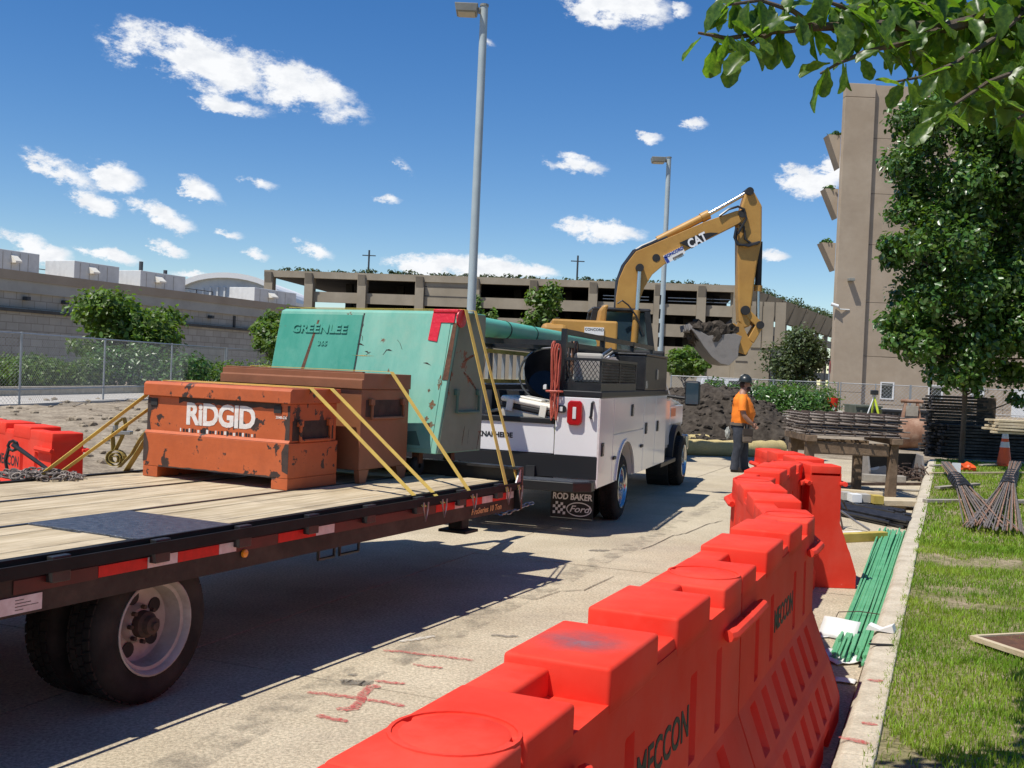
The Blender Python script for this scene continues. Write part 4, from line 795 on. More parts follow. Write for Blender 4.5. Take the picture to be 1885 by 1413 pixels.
# orange chest
oa = gz(262, 876, DZ); ob_ = gz(528, 904, DZ); ow = np.linalg.norm(ob_-oa); od = .60; oh = .705
oc = (oa+ob_)/2; orz = math.atan2(ob_[1]-oa[1], ob_[0]-oa[0])
ch = thing('tool_chest', 'worn bright orange steel job-site chest nearest the camera on the deck', 'tool chest', (oc[0], oc[1], DZ+.005), orz, 'job-site chests on the trailer')
w2 = ow/2
obj('lower_body', MB().box(-w2, w2, 0, od, .078, .325), 'chest_orange', ch, .006); obj('upper_body', MB().box(-w2+.012, w2-.012, .018, od-.012, .3255, oh-.105), 'chest_orange', ch, .005)
obj('fold', MB().prism([(.0, .3255), (.0175, .3255), (.0175, .345)], -w2+.004, w2-.004, 'x'), 'chest_orange', ch)
obj('lid', MB().prism([(-.012, oh-.104), (-.012, oh-.018), (.01, oh), (od+.004, oh), (od+.004, oh-.104)], -w2-.008, w2+.008, 'x'), 'chest_orange', ch, .004)
obj('skid', MB().box(-w2, -w2+.14, 0.002, od-.002, 0, .0779), 'chest_orange', ch, .003); obj('skid', MB().box(w2-.14, w2, 0.002, od-.002, 0, .0779), 'chest_orange', ch, .003)
obj('corner_wear', MB().prism([(w2-.05, .33), (w2-.011, .33), (w2-.011, oh-.12), (w2-.035, oh-.12), (w2-.03, .52), (w2-.06, .47), (w2-.045, .42)], .0165, .018-.0004, 'y'), 'chest_chip', ch)
obj('corner_wear', MB().prism([(w2-.05, .13), (w2+.001, .11), (w2+.001, .32), (w2-.03, .32), (w2-.06, .26), (w2-.055, .2)], -.0015, -.0002, 'y'), 'chest_chip', ch)
obj('corner_wear', MB().prism([(-w2-.0005, .11), (-w2+.035, .12), (-w2+.05, .2), (-w2+.045, .25), (-w2+.015, .32), (-w2-.0005, .32)], -.0015, -.0002, 'y'), 'chest_chip', ch)
obj('corner_wear', MB().prism([(-w2+.011, .33), (-w2+.05, .34), (-w2+.035, .42), (-w2+.05, .5), (-w2+.04, oh-.12), (-w2+.011, oh-.12)], .0165, .0176, 'y'), 'chest_chip', ch)
zt_ = oh-.107; pts = [(-.35, zt_), (w2-.09, zt_)]; 
for k in range(22): x = w2-.09-k*(w2-.09+.35)/21; pts.append((x, zt_-.028-.022*abs(noise.noise(Vector((k*.7, 0, 0))))-.012*(k % 3 == 0)))
obj('scraped_edge', MB().prism(pts, .0165, .0177, 'y'), 'chest_chip', ch)
pts = [(-w2+.15, .0785), (w2-.15, .0785)]
for k in range(26): x = w2-.15-k*(2*w2-.3)/25; pts.append((x, .086+.016*abs(noise.noise(Vector((k*1.3, 4, 0))))))
obj('scraped_edge', MB().prism(pts, -.0015, -.0002, 'y'), 'chest_chip', ch)
for x in (-w2+.075, w2-.115): obj('lock_slot', MB().box(x-.032, x+.032, .0105, .0179, oh-.175, oh-.125), 'black_matte', ch)
text('brand_lettering', 'RiDGID', .215, 'white_print', ch, (.035, .0165, .475), (1, 0, 0), (0, 0, 1), .001, .008, sx=.93, spacing=.94)
text('model_plate', '2048-OS', .026, 'white_print', ch, (w2-.085, .0165, oh-.205), (1, 0, 0), (0, 0, 1), .001, .0005)
for k in range(26):
    x = -.33+k*.027; obj('worn_print', MB().box(x, x+random.uniform(.01, .022), .0162, .0174, .345+random.uniform(0, .008), .368+random.uniform(0, .008)), 'black_print' if k % 3 else 'white_print', ch)
def side_handle(parent, x, y0, y1, z1, m, s=1, drop=.12, pad=None):
    h = obj('side_handle', MB().tube([(x+.02*s, y0, z1), (x+.02*s, y0, z1-drop), (x+.02*s, y1, z1-drop), (x+.02*s, y1, z1)], .013, 8), m, parent, smooth=True)
    for y in (y0, y1): obj('handle_bracket', MB().box(min(x, x+s*.03), max(x, x+s*.03), y-.025, y+.025, z1-.02, z1+.03), m, h, .005)
obj('handle_recess', MB().box(w2-.0115, w2-.0105, .05, od-.05, .34, .48), 'chest_chip', ch); side_handle(ch, w2-.010, .12, od-.12, .46, 'chest_orange')
# brown chest behind it
ba = gz(640, 893, DZ); bw_ = ow*1.0; bo = oc+np.array([math.cos(orz+math.pi/2), math.sin(orz+math.pi/2), 0])*(od+.13)+np.array([math.cos(orz), math.sin(orz), 0])*.11
bc_ = thing('tool_chest', 'clean brown steel chest standing between the orange and green chests', 'tool chest', (bo[0], bo[1], DZ+.005), orz, 'job-site chests on the trailer'); bh, bd = .83, .70
obj('body', MB().box(-w2, w2, 0, bd, .10, bh-.12), 'chest_brown', bc_, .006); obj('lid', MB().prism([(-.02, bh-.119), (-.02, bh-.05), (.005, bh-.045), (.005, bh), (bd, bh), (bd, bh-.119)], -w2-.012, w2+.012, 'x'), 'chest_brown', bc_, .004)
obj('lid_ridge', MB().box(-w2+.01, w2-.01, .012, .05, bh, bh+.012), 'chest_brown', bc_, .003)
for s in (-1, 1): obj('skid', MB().prism([(.02, 0), (.10, 0), (.14, .0995), (.0, .0995)], s*w2*.98-.03, s*w2*.98+.03 if s < 0 else w2, 'x'), 'chest_brown', bc_); obj('skid', MB().prism([(bd-.12, 0), (bd-.02, 0), (bd, .0995), (bd-.16, .0995)], s*w2*.98-.03, s*w2*.98+.03 if s < 0 else w2, 'x'), 'chest_brown', bc_)
obj('handle_recess', MB().box(w2+.0002, w2+.0012, .06, bd-.06, bh-.33, bh-.20), 'chest_chip', bc_); side_handle(bc_, w2+.001, .12, bd-.12, bh-.22, 'chest_brown')
mat('rust_run', (.16, .065, .025), (.24, .11, .05), rough=.9, scale=16, holes=(.34, .72, 24, 0)); mat('yellow_scuff', (.45, .36, .14), rough=.8, holes=(.3, .65, 30, 0)); mat('smudge', (.05, .07, .06), rough=.8, holes=(.35, .8, 10, 0))
# green slope-front chest: bottom corners and top corners read from the photo on its own planes
gzb = DZ+.20; ga = gz(802.5, 836, gzb); gb = gz(884, 828.6, gzb); gdv = gb-ga; gdep = np.linalg.norm(gdv); gu = gdv/gdep; gnv = np.array([gu[1], -gu[0], 0])   # gu: depth direction, gnv: to the right
gw = 1.86; ghh = float(gp(883, 579, gb, gu)[2])-gzb
gr_ = thing('tool_chest', 'large weathered green slope-front chest with red tape on its top corner', 'tool chest', (ga[0]-gnv[0]*gw/2, ga[1]-gnv[1]*gw/2, DZ+.005), math.atan2(gnv[1], gnv[0]), 'job-site chests on the trailer')
b0 = .195; H_ = ghh+b0; ins = gdep*.42
poly = [(0, b0), (gdep, b0), (gdep, H_), (ins, H_+.0), (ins-.05, H_-.02)]
obj('body', MB().prism(poly, -gw/2, gw/2-.004, 'x'), 'chest_green', gr_, .006)
obj('side_panel', MB().prism([(.02, b0+.01), (gdep-.005, b0+.01), (gdep-.005, H_-.01), (ins+.01, H_-.01)], gw/2-.004, gw/2+.003, 'x'), 'chest_green_shaded', gr_)
sl = Vector((0, ins-.05, H_-.02-b0)).normalized(); nrm = Vector((0, -sl.z, sl.y))
def onslope(x, f, off=.003): return (x, (ins-.05)*f+nrm.y*off, b0+(H_-.02-b0)*f+nrm.z*off)
obj('rusty_edge', MB().hull([onslope(gw/2-.05, .52, .001), onslope(gw/2+.004, .52, .001), onslope(gw/2+.004, .93, .001), onslope(gw/2-.03, .93, .001)], [onslope(gw/2-.05, .52, .005), onslope(gw/2+.004, .52, .005), onslope(gw/2+.004, .93, .005), onslope(gw/2-.03, .93, .005)]), 'rust', gr_)
obj('door_gap', MB().hull([onslope(-.02, .01, .0), onslope(-.006, .01, .0), onslope(-.006, .99, .0), onslope(-.02, .99, .0)], [onslope(-.02, .01, .002), onslope(-.006, .01, .002), onslope(-.006, .99, .002), onslope(-.02, .99, .002)]), 'black_matte', gr_)
for x0, x1 in ((-gw/2+.01, -.024), (-.003, gw/2-.055)):
    obj('door', MB().hull([onslope(x0, .03, .0005), onslope(x1, .03, .0005), onslope(x1, .975, .0005), onslope(x0, .975, .0005)], [onslope(x0, .03, .006), onslope(x1, .03, .006), onslope(x1, .975, .006), onslope(x0, .975, .006)]), 'chest_green_left' if x0 < -.1 else 'chest_green', gr_)
text('embossed_lettering', 'GREENLEE', .105, 'chest_green_left', gr_, onslope(-gw/2+.47, .86, .010), (1, 0, 0), (0, sl.y, sl.z), .006, .003, sx=1.25)
text('embossed_number', '365', .06, 'chest_green_left', gr_, onslope(-gw/2+.53, .75, .009), (1, 0, 0), (0, sl.y, sl.z), .004, .001, sx=1.2)
obj('rust_streak', MB().hull([onslope(-gw/2+.30, .38, .0062), onslope(-gw/2+.345, .38, .0062), onslope(-gw/2+.45, .93, .0062), onslope(-gw/2+.43, .93, .0062)], [onslope(-gw/2+.30, .38, .0072), onslope(-gw/2+.345, .38, .0072), onslope(-gw/2+.45, .93, .0072), onslope(-gw/2+.43, .93, .0072)]), 'rust', gr_)
obj('paint_patch', MB().hull([onslope(gw/2-.62, .05, .0062), onslope(gw/2-.16, .05, .0062), onslope(gw/2-.22, .15, .0062), onslope(gw/2-.6, .12, .0062)], [onslope(gw/2-.62, .05, .007), onslope(gw/2-.16, .05, .007), onslope(gw/2-.22, .15, .007), onslope(gw/2-.6, .12, .007)]), 'green_handle', gr_)
def slope_mark(nm, pts, m, o=.0063): obj(nm, MB().hull([onslope(x, f, o) for x, f in pts], [onslope(x, f, o+.0012) for x, f in pts]), m, gr_)
for x, f, w_, h_ in ((gw/2-.11, .34, .05, .05), (gw/2-.14, .24, .03, .03), (gw/2-.09, .20, .05, .035), (gw/2-.16, .44, .02, .02), (gw/2-.07, .50, .03, .08), (.05, .67, .16, .006)):
    slope_mark('rust_spot', [(x+w_*math.cos(t)*(.75+.25*math.sin(5*t+x*9))*.8, f+h_*math.sin(t)*(.75+.25*math.cos(4*t))*.7) for t in [2*math.pi*k/22 for k in range(22)]], 'rust_run' if f != .67 else 'yellow_scuff')
for k in range(14):
    x = random.uniform(-.05, gw/2-.2); f = random.uniform(.35, .92); a = random.uniform(0, 3.1); l = random.uniform(.02, .06); c_, s_ = math.cos(a)*l, math.sin(a)*l; slope_mark('scratch', [(x-c_, f-s_), (x-c_+.004, f-s_), (x+c_*.2+.012, f+.01), (x+c_+.004, f+s_), (x+c_, f+s_), (x+c_*.2+.006, f+.012)], 'chest_chip')
slope_mark('dark_smudge', [(-gw/2+.2, .40), (-gw/2+.46, .39), (-gw/2+.44, .46), (-gw/2+.3, .5), (-gw/2+.2, .46)], 'smudge')
for y0_, z0_, y1_, z1_, w_ in ((gdep*.5, .95, gdep*.8, 1.02, .012), (gdep*.52, .86, gdep*.86, .70, .018), (gdep*.55, .25, gdep*.6, .40, .02), (gdep*.68, .26, gdep*.7, .38, .015), (gdep*.9, .2, gdep*.96, .35, .02)):
    obj('rust_run', MB().prism([(y0_, z0_), (y1_, z1_), (y1_, z1_+w_), ((y0_+y1_)/2, (z0_+z1_)/2+w_*2), (y0_, z0_+w_)], gw/2+.0032, gw/2+.0042, 'x'), 'rust_run', gr_)
side_handle(gr_, gw/2+.004, gdep*.36, gdep*.86, b0+.50, 'green_handle', 1, .16)
obj('tape_wrap', MB().hull([onslope(gw/2-.245, .80, .0075), onslope(gw/2-.155, .79, .0075), onslope(gw/2-.145, .93, .0075), onslope(gw/2-.02, .93, .0075), onslope(gw/2-.02, 1.0, .0075), onslope(gw/2-.235, 1.0, .0075)], [onslope(gw/2-.245, .80, .013), onslope(gw/2-.155, .79, .013), onslope(gw/2-.145, .93, .013), onslope(gw/2-.02, .93, .013), onslope(gw/2-.02, 1.0, .013), onslope(gw/2-.235, 1.0, .013)]), 'red_wrap', gr_, label='bright red tape wrapped round the top corner')
obj('tape_wrap', MB().box(gw/2-.235, gw/2+.012, ins-.07, ins+.09, H_-.02, H_+.014), 'red_wrap', gr_, .01); obj('tape_wrap', MB().cyl((gw/2+.003, ins-.01, H_-.06), (gw/2+.016, ins-.01, H_-.06), .075, n=16), 'red_wrap', gr_)
for x in (-gw/2+.16, gw/2-.24):
    for y in (.1, gdep-.12):
        c_ = obj('caster', MB().lathe([(-.025, .02), (-.025, .07), (-.015, .078), (.015, .078), (.025, .07), (.025, .02)], (x, y, .079), (1, 0, 0), 18), 'black_matte', gr_, smooth=True); obj('caster_fork', MB().box(x-.035, x+.035, y-.03, y+.03, .10, b0-.002), 'rust', c_)
# yellow tie-down straps: webbing over the load, hook on the rail
def strap(pts, m, lab, side, hook=True, w=.05):
    P = [np.array(p, float) for p in pts]; loc = P[-1]; t = thing('tie_down_strap', lab, 'strap', loc, 0, 'yellow tie-down straps over the load'); mb = MB(); Q = []
    for a, b in zip(P[:-1], P[1:]): Q += [a+(b-a)*k/5 for k in range(5)]
    Q.append(P[-1]); mb.ribbon([q-loc for q in Q], w, .004, side); obj('webbing', mb, m, t)
    if hook: obj('hook', MB().tube([(-TN[0]*0+TD[0]*f*.03+TN[0]*.012, TD[1]*f*.03+TN[1]*.012, z) for f, z in ((-1, .03), (-.9, -.02), (0, -.10), (.9, -.02), (1, .03))], .006, 6), 'steel', t)
    return t
def railpt(px): y = ty(px); p = TC+TN*(hx+.012)+TD*y; return np.array([p[0], p[1], DZ-.06])
cu = lambda c, rz, x, y, z: np.array([c[0]+math.cos(rz)*x-math.sin(rz)*y, c[1]+math.sin(rz)*x+math.cos(rz)*y, DZ+.005+z])
o_top = lambda x, y: cu(oc, orz, x, y, oh+.006); b_top = lambda x, y: cu(bo, orz, x, y, bh+.018)
left_anchor = lambda y: TC-TN*(hx-.05)+TD*y+np.array([0, 0, DZ])
def lastrap(m, lab, y, topf, xr, rail, lanch):
    a = left_anchor(lanch); strap([a, topf(-w2-.014, y), topf(xr, y), rail], m, lab, TD)
ystrap = lambda px, py, zt: ((gz(px, py, DZ+oh)-oc)@np.array([-math.sin(orz), math.cos(orz), 0]))
lastrap('strap_yellow', 'faded strap over the orange chest, nearer of its pair', .22, o_top, w2+.014, railpt(762), wy+1.2)
lastrap('strap_yellow', 'bright yellow strap over the back of the orange chest', .47, o_top, w2+.014, railpt(798), wy+1.35)
lastrap('strap_yellow', 'yellow strap running down from the brown chest corner', .38, b_top, w2+.02, railpt(856), -1.3)
glc = np.array(gr_.location); grz_ = gr_.rotation_euler.z; g_top = lambda x, y: cu(glc, grz_, x, y, H_+.018)
strap([g_top(-gw/2-.02, ins+.10), g_top(gw/2+.02, ins+.04), railpt(922)], 'strap_yellow', 'long strap from the red-taped corner of the green chest', TD)
strap([g_top(-gw/2-.02, ins+.26), g_top(gw/2+.02, ins+.2), railpt(945)], 'strap_yellow', 'long strap nearest the truck from the green chest top', TD, w=.042)
strap([np.array(left_anchor(tl(165, 862, DZ)[1]))+np.array([0, 0, .0]), cu(oc, orz, -w2-.02, .2, .45)], 'strap_old', 'dirty yellow strap tail behind the left side of the orange chest', TD, False, .06)
# ratchet + rolled strap end
rp = gz(212, 862, DZ); rl = thing('rolled_strap', 'dirty yellow ratchet strap rolled up on the deck beside the orange chest', 'strap', (rp[0], rp[1], DZ))
sp = [(.075*(1-k/60)*math.cos(k*.33), 0, .078+.075*(1-k/60)*math.sin(k*.33)) for k in range(46)]; mb = MB(); mb.ribbon(sp[::-1], .055, .004, (.25, 1, 0)); obj('roll', mb, 'strap_old', rl)
mb = MB(); mb.ribbon([(.03, 0, .01), (.12, .02, .12), (.18, .03, .24), (.22, .04, .30)], .055, .004, (.25, 1, 0)); obj('tail', mb, 'strap_old', rl)
mb = MB(); mb.ribbon([(-.02, 0, .14), (-.03, .0, .26), (.0, .0, .36), (.05, .01, .40), (.07, .01, .34), (.04, .0, .24), (.0, 0, .15)], .055, .004, (.25, 1, 0)); obj('loop', mb, 'strap_old', rl)
rt = obj('ratchet', MB().box(-.02, .12, -.035, .035, .27, .30).box(-.02, .0, -.035, .035, .25, .34), 'steel', rl, .004)
# heap of chain with a load binder
hp = gz(75, 880, DZ); hc_ = thing('chain_heap', 'heap of rusty steel chain lying on the trailer deck', 'chain', (hp[0], hp[1], DZ)); lk = MB(); chain(lk, [(0, 0, 0), (.045, 0, 0)], .0068, .05); lme = mesh_of('chain_link', lk, 'rebar_grey', smooth=True)
for k in range(130):
    a = random.random()*6.28; r_ = math.sqrt(random.random()); x, y = .30*r_*math.cos(a), .20*r_*math.sin(a)
    link('chain_link', lme, hc_, (x, y, .012+.055*(1-r_)*random.random()+.012*random.random()), (random.uniform(-.7, .7), random.uniform(-.35, .35), random.random()*6.28))
bp_ = gz(20, 862, DZ+.1); bn = thing('load_binder', 'black lever load binder leaning on the chain heap', 'binder', (hp[0]-.24, hp[1]+.12, DZ)); 
obj('lever', MB().tube([(-.02, 0, .22), (.12, -.03, .14), (.26, -.06, .06)], [.018, .016, .014], 8), 'black_paint', bn, smooth=True); obj('eye', MB().tube([(-.02+.035*math.cos(t), 0, .21+.035*math.sin(t)) for t in [k*math.pi/4 for k in range(9)]], .012, 6), 'black_paint', bn); obj('hook', MB().tube([(-.05, 0, .19), (-.07, 0, .1), (-.05, 0, .02), (-.0, 0, .01)], .013, 6), 'black_paint', bn)
# ------------------------------------------------------------------ service truck
UA = R(17.4); UD = np.array([math.sin(UA), math.cos(UA), 0]); UN = np.array([UD[1], -UD[0], 0])
UP = gz(1140, 957)+UN*.03; UP[2] = 0
tk = thing('service_truck', 'white service truck with tool compartments and black overhead rack', 'truck', UP, -UA)
def ts(px, py, off=0.0):                   # photo point on the truck's side plane -> y, z
    q = gp(px, py, UP+UN*off, UN)-UP; return float(q@UD), float(q[2])
def tr_(px, py, yy=-1.43):                 # photo point on a cross plane -> x, z
    q = gp(px, py, UP+UD*yy, UD)-UP; return float(q@UN), float(q[2])
WB = 4.90; TWD = 2.42
for x in (-.75, -1.65): obj('chassis_rail', MB().box(x-.05, x+.05, -1.5, 6.0, .50, .72), 'black_matte', tk)
# body compartments with wheel arch
def body_side(x0, x1, nm):
    arch = [(.05+.56*math.cos(t), .40+.56*math.sin(t)) for t in [math.pi*k/14 for k in range(15)]]
    arch = [(y, max(.51, z)) for y, z in arch]
    poly = [(-1.43, .51), (-1.43, 1.50), (2.97, 1.50), (2.97, .51)]+arch
    return obj(nm, MB().prism(poly, x0, x1, 'x'), 'truck_white', tk)
cb1 = body_side(-.50, -.022, 'compartment_box'); cb2 = body_side(-TWD, -TWD+.5, 'compartment_box')
# side skin panels (doors) 2 cm proud, with shadow gaps
def door(nm, poly, hy=None, hz=None, flip=0):
    d_ = obj(nm, MB().prism(poly, -.0215, -.001, 'x'), 'truck_white', tk, .004)
    if hy is not None:
        h_ = obj('latch', MB().box(-.001, .012, hy-.055, hy+.055, hz-.075, hz+.075), 'truck_trim', d_, .01); obj('paddle', MB().box(.0121, .02, hy-.03, hy+.03, hz-.05, hz+.04), 'steel', h_, .006)
    return d_
arcp = lambda t: (.05+.575*math.cos(t), .40+.575*math.sin(t))
door('compartment_door', [(-1.425, .515), (-1.425, 1.495), (-.72, 1.495), (-.72, .515)], -1.27, .93)
door('compartment_door', [(-.70, 1.085), (-.70, 1.495), (1.17, 1.495), (1.17, 1.085)], .35, 1.33)
door('fender_panel', [(-.70, .515), (-.70, 1.065), (1.17, 1.065), (1.17, .515)]+[(y, max(.516, z)) for y, z in [arcp(math.pi*k/14) for k in range(15)]])
door('compartment_door', [(1.19, .515), (1.19, 1.495), (2.05, 1.495), (2.05, .515)], 1.35, 1.07); door('compartment_door', [(2.07, .515), (2.07, 1.495), (2.965, 1.495), (2.965, .515)], 2.24, 1.07)
obj('arch_trim', MB().ribbon([(.006, *arcp(math.pi*(k/14))) for k in range(1, 14)], .02, .03, (1, 0, 0)), 'truck_white', tk)
for y, z in ((-.64, .80), (1.06, .85)): obj('fuel_cap', MB().box(-.001, .02, y-.07, y+.07, z-.02, z+.02), 'truck_trim', tk, .008)
obj('top_cap', MB().box(-.52, .012, -1.45, 2.98, 1.5005, 1.57), 'truck_trim', tk, .01); obj('top_cap', MB().box(-TWD-.012, -TWD+.52, -1.45, 2.98, 1.5005, 1.57), 'truck_trim', tk, .01)
obj('wheel_well', MB().box(-.75, -.505, -.52, .62, .75, 1.02), 'black_matte', tk)
# rear face
obj('rear_panel', MB().box(-.498, -.004, -1.452, -1.4305, .855, 1.495), 'truck_white', tk, .006)
obj('corner_trim', MB().box(-.018, .004, -1.458, -1.4535, .515, 1.49), 'tape_white', tk)
lt = obj('tail_light', MB().prism([(-.36+.03, 1.19), (-.36, 1.22), (-.36, 1.43), (-.33, 1.46), (-.22, 1.46), (-.19, 1.43), (-.19, 1.22), (-.22, 1.19)], -1.50, -1.4525, 'y'), 'light_red', tk, .012); obj('backup_lens', MB().box(-.295, -.255, -1.508, -1.5005, 1.26, 1.39), 'lens_clear', lt, .004)
mk_ = obj('marker_light', MB().prism([(-.50+.02, 1.32), (-.49, 1.34), (-.49, 1.38), (-.47, 1.40), (-.40, 1.40), (-.38, 1.38), (-.38, 1.34), (-.40, 1.32)], -1.475, -1.4525, 'y'), 'truck_trim', tk); obj('lens', MB().box(-.455, -.415, -1.48, -1.4755, 1.335, 1.385), 'lens_clear', mk_, .004)
obj('grab_handle', MB().tube([(-.08, -1.453, 1.45), (-.08, -1.50, 1.44), (-.085, -1.51, 1.30), (-.095, -1.50, 1.29), (-.10, -1.453, 1.28)], .016, 8), 'truck_trim', tk, smooth=True)
obj('tailgate', MB().box(-TWD+.51, -.515, -1.42, -1.39, .86, 1.19), 'truck_white', tk, .006); obj('tailgate_cap', MB().box(-TWD+.51, -.515, -1.44, -1.37, 1.1905, 1.25), 'truck_trim', tk, .008)
x_, z_ = tr_(906, 799); text('body_lettering', 'KNAPHEIDE', .078, 'black_print', tk, (x_+.03, -1.4225, z_), (1, 0, 0), (0, 0, 1), .001, .003, sx=1.0)
obj('bed_floor', MB().box(-TWD+.5, -.5, -1.39, 2.95, .80, .85), 'black_matte', tk); obj('bed_front', MB().box(-TWD+.5, -.5, 2.90, 2.95, .851, 1.5), 'black_matte', tk)
obj('rear_valance', MB().box(-TWD+.02, -.012, -1.46, -1.43, .61, .852), 'truck_trim', tk)
bmp = obj('step_bumper', MB().prism([(-TWD+.02, -1.455), (-.02, -1.455), (-.02, -1.62), (-.18, -1.80), (-TWD+.18, -1.80), (-TWD+.02, -1.62)], .49, .595, 'z'), 'truck_trim', tk, .008); obj('step_tread', MB().prism([(-TWD+.06, -1.47), (-.06, -1.47), (-.06, -1.62), (-.20, -1.77), (-TWD+.2, -1.77), (-TWD+.06, -1.62)], .5955, .600, 'z'), 'tread_plate', bmp)
obj('hitch', MB().box(-1.3, -1.1, -1.95, -1.4, .42, .56), 'black_matte', tk)
# mud flap with printed dealer board
fy = -.98; fx0, fz0 = tr_(1013, 951, fy); fx1, fz1 = tr_(1093, 905, fy)
fl = obj('mud_flap', MB().box(fx0, fx1, fy, fy+.012, fz0, .56), 'black_matte', tk); fw = fx1-fx0; fh = fz1-fz0
obj('flap_edge', MB().box(fx0, fx1, fy-.002, fy-.0005, fz0, fz0+.008), 'steel', fl)
text('flap_lettering', 'ROD BAKER', fw*.20, 'white_clean', fl, ((fx0+fx1)/2, fy-.002, fz0+fh*.76), (1, .0, 0), (0, 0, 1), .0006, .003, sx=.86, shear=.05)
ex, ez = fx0+fw*.67, fz0+fh*.34
ell = lambda a, b, n=28: [(ex+a*math.cos(2*math.pi*k/n), ez+b*math.sin(2*math.pi*k/n)) for k in range(n)]
obj('flap_oval', MB().prism(ell(fw*.30, fh*.25), fy-.0012, fy-.0003, 'y'), 'white_clean', fl); obj('flap_oval', MB().prism(ell(fw*.275, fh*.215), fy-.0022, fy-.0013, 'y'), 'black_matte', fl)
text('flap_script', 'Ford', fw*.21, 'white_clean', fl, (ex, fy-.0032, ez), (1, 0, 0), (0, 0, 1), .0006, .0015, sx=1.15, shear=.35)
for i in range(5):
    for j in range(4):
        if (i+j) % 2 == 0: cx_ = fx0+fw*(.05+.06*i); cz_ = fz0+fh*(.14+.105*j)+.006*math.sin(i*1.3); obj('flap_check', MB().prism([(cx_, cz_), (cx_+fw*.06, cz_+.004), (cx_+fw*.06, cz_+fh*.105), (cx_, cz_+fh*.1)], fy-.0012, fy-.0003, 'y'), 'white_clean', fl)
fl2 = obj('mud_flap', MB().box(-TWD+.03, -TWD+.5, fy, fy+.012, .14, .56), 'black_matte', tk)
# wheels
for s, x in ((1, -.02), (-1, -TWD+.02)):
    wheel(tk, (x, .05, .405), .396, .235, .262, s, True, 'chrome', 'steel'); wheel(tk, (x+.03*s, WB, .405), .396, .235, .262, s, False, 'chrome', 'steel')
obj('axle', MB().cyl((-TWD+.2, .05, .405), (-.2, .05, .405), .09, n=10), 'black_matte', tk); obj('axle', MB().cyl((-TWD+.2, WB, .405), (-.2, WB, .405), .07, n=10), 'black_matte', tk)
# cab: shell built from sections, then doors, glass, trim
cw = TWD/2; cxm = -TWD/2
def sect(y, half, z0, z1, top, zt):       # lower half-width, shoulder, roof half-width
    return [(cxm-half, y, z0), (cxm-half, y, z1), (cxm-top, y, zt), (cxm+top, y, zt), (cxm+half, y, z1), (cxm+half, y, z0)]
m = MB(); S_ = [sect(3.02, 1.0, .62, 1.38, .84, 2.02), sect(3.35, 1.02, .62, 1.40, .86, 2.06), sect(4.05, 1.02, .62, 1.40, .85, 2.05), sect(4.75, 1.02, .62, 1.38, 1.0, 1.42), sect(5.85, 1.0, .66, 1.30, .92, 1.36), sect(5.98, .96, .70, 1.22, .86, 1.28)]
vs = [p for s_ in S_ for p in s_]; m.add(vs, [(i*6+j, i*6+(j+1) % 6, (i+1)*6+(j+1) % 6, (i+1)*6+j) for i in range(5) for j in range(6)]+[(0, 1, 2, 3, 4, 5), tuple(range(35, 29, -1))]); obj('cab_shell', m, 'truck_white', tk, .025, True)
xr_ = cxm+1.02
obj('side_window', MB().hull([(xr_-.012, 3.2, 1.42), (xr_-.012, 4.42, 1.42), (xr_-.145, 4.0, 1.96), (xr_-.15, 3.2, 1.96)], [(xr_+.006, 3.2, 1.42), (xr_+.006, 4.42, 1.42), (xr_-.12, 4.0, 1.96), (xr_-.125, 3.2, 1.96)]), 'glass_dark', tk)
obj('windscreen', MB().hull([(cxm-.9, 4.72, 1.45), (cxm+.9, 4.72, 1.45), (cxm+.78, 4.12, 2.0), (cxm-.78, 4.12, 2.0)], [(cxm-.9, 4.74, 1.46), (cxm+.9, 4.74, 1.46), (cxm+.78, 4.14, 2.01), (cxm-.78, 4.14, 2.01)]), 'glass_dark', tk)
obj('rear_window', MB().box(cxm-.65, cxm+.65, 3.0, 3.018, 1.45, 1.9), 'glass_dark', tk)
dr_ = obj('cab_door', MB().box(xr_-.002, xr_+.014, 3.12, 4.42, .68, 1.40), 'truck_white', tk, .01); obj('door_handle', MB().box(xr_+.0145, xr_+.04, 3.22, 3.46, 1.22, 1.27), 'truck_trim', dr_, .01); obj('door_badge', MB().prism([(3.62, 1.02), (3.80, 1.02), (3.71, 1.24)], xr_+.0145, xr_+.0155, 'x'), 'black_print', dr_)
for k, w_ in enumerate((.26, .2)): obj('badge_line', MB().box(xr_+.0145, xr_+.0155, 3.71-w_/2, 3.71+w_/2, .93-.06*k, .96-.06*k), 'stain', dr_)
obj('front_fender', MB().box(xr_-.002, xr_+.02, 4.44, 5.75, 1.0, 1.30), 'truck_white', tk, .012); obj('fender_decal', MB().box(xr_+.0205, xr_+.022, 4.46, 4.95, 1.13, 1.26), 'orange_decal', tk)
obj('fender_flare', MB().ribbon([(xr_+.03, WB+.52*math.cos(math.pi*k/14), .42+.52*math.sin(math.pi*k/14)) for k in range(15)], .12, .10, (1, 0, 0)), 'truck_trim', tk, smooth=True)
obj('front_well', MB().cyl((xr_-.35, WB, .42), (xr_+.0, WB, .42), .47, n=24), 'black_matte', tk)
obj('running_board', MB().box(xr_-.02, xr_+.14, 3.0, 4.40, .42, .49), 'truck_trim', tk, .015); obj('rocker', MB().box(xr_-.05, xr_-.003, 3.02, 4.40, .5, .66), 'truck_trim', tk)
obj('front_bumper', MB().box(-TWD+.1, -.1, 6.0, 6.14, .52, .78), 'chrome', tk, .03); obj('headlight', MB().box(xr_-.32, xr_-.02, 5.9, 6.0, .95, 1.2), 'lens_clear', tk, .02)
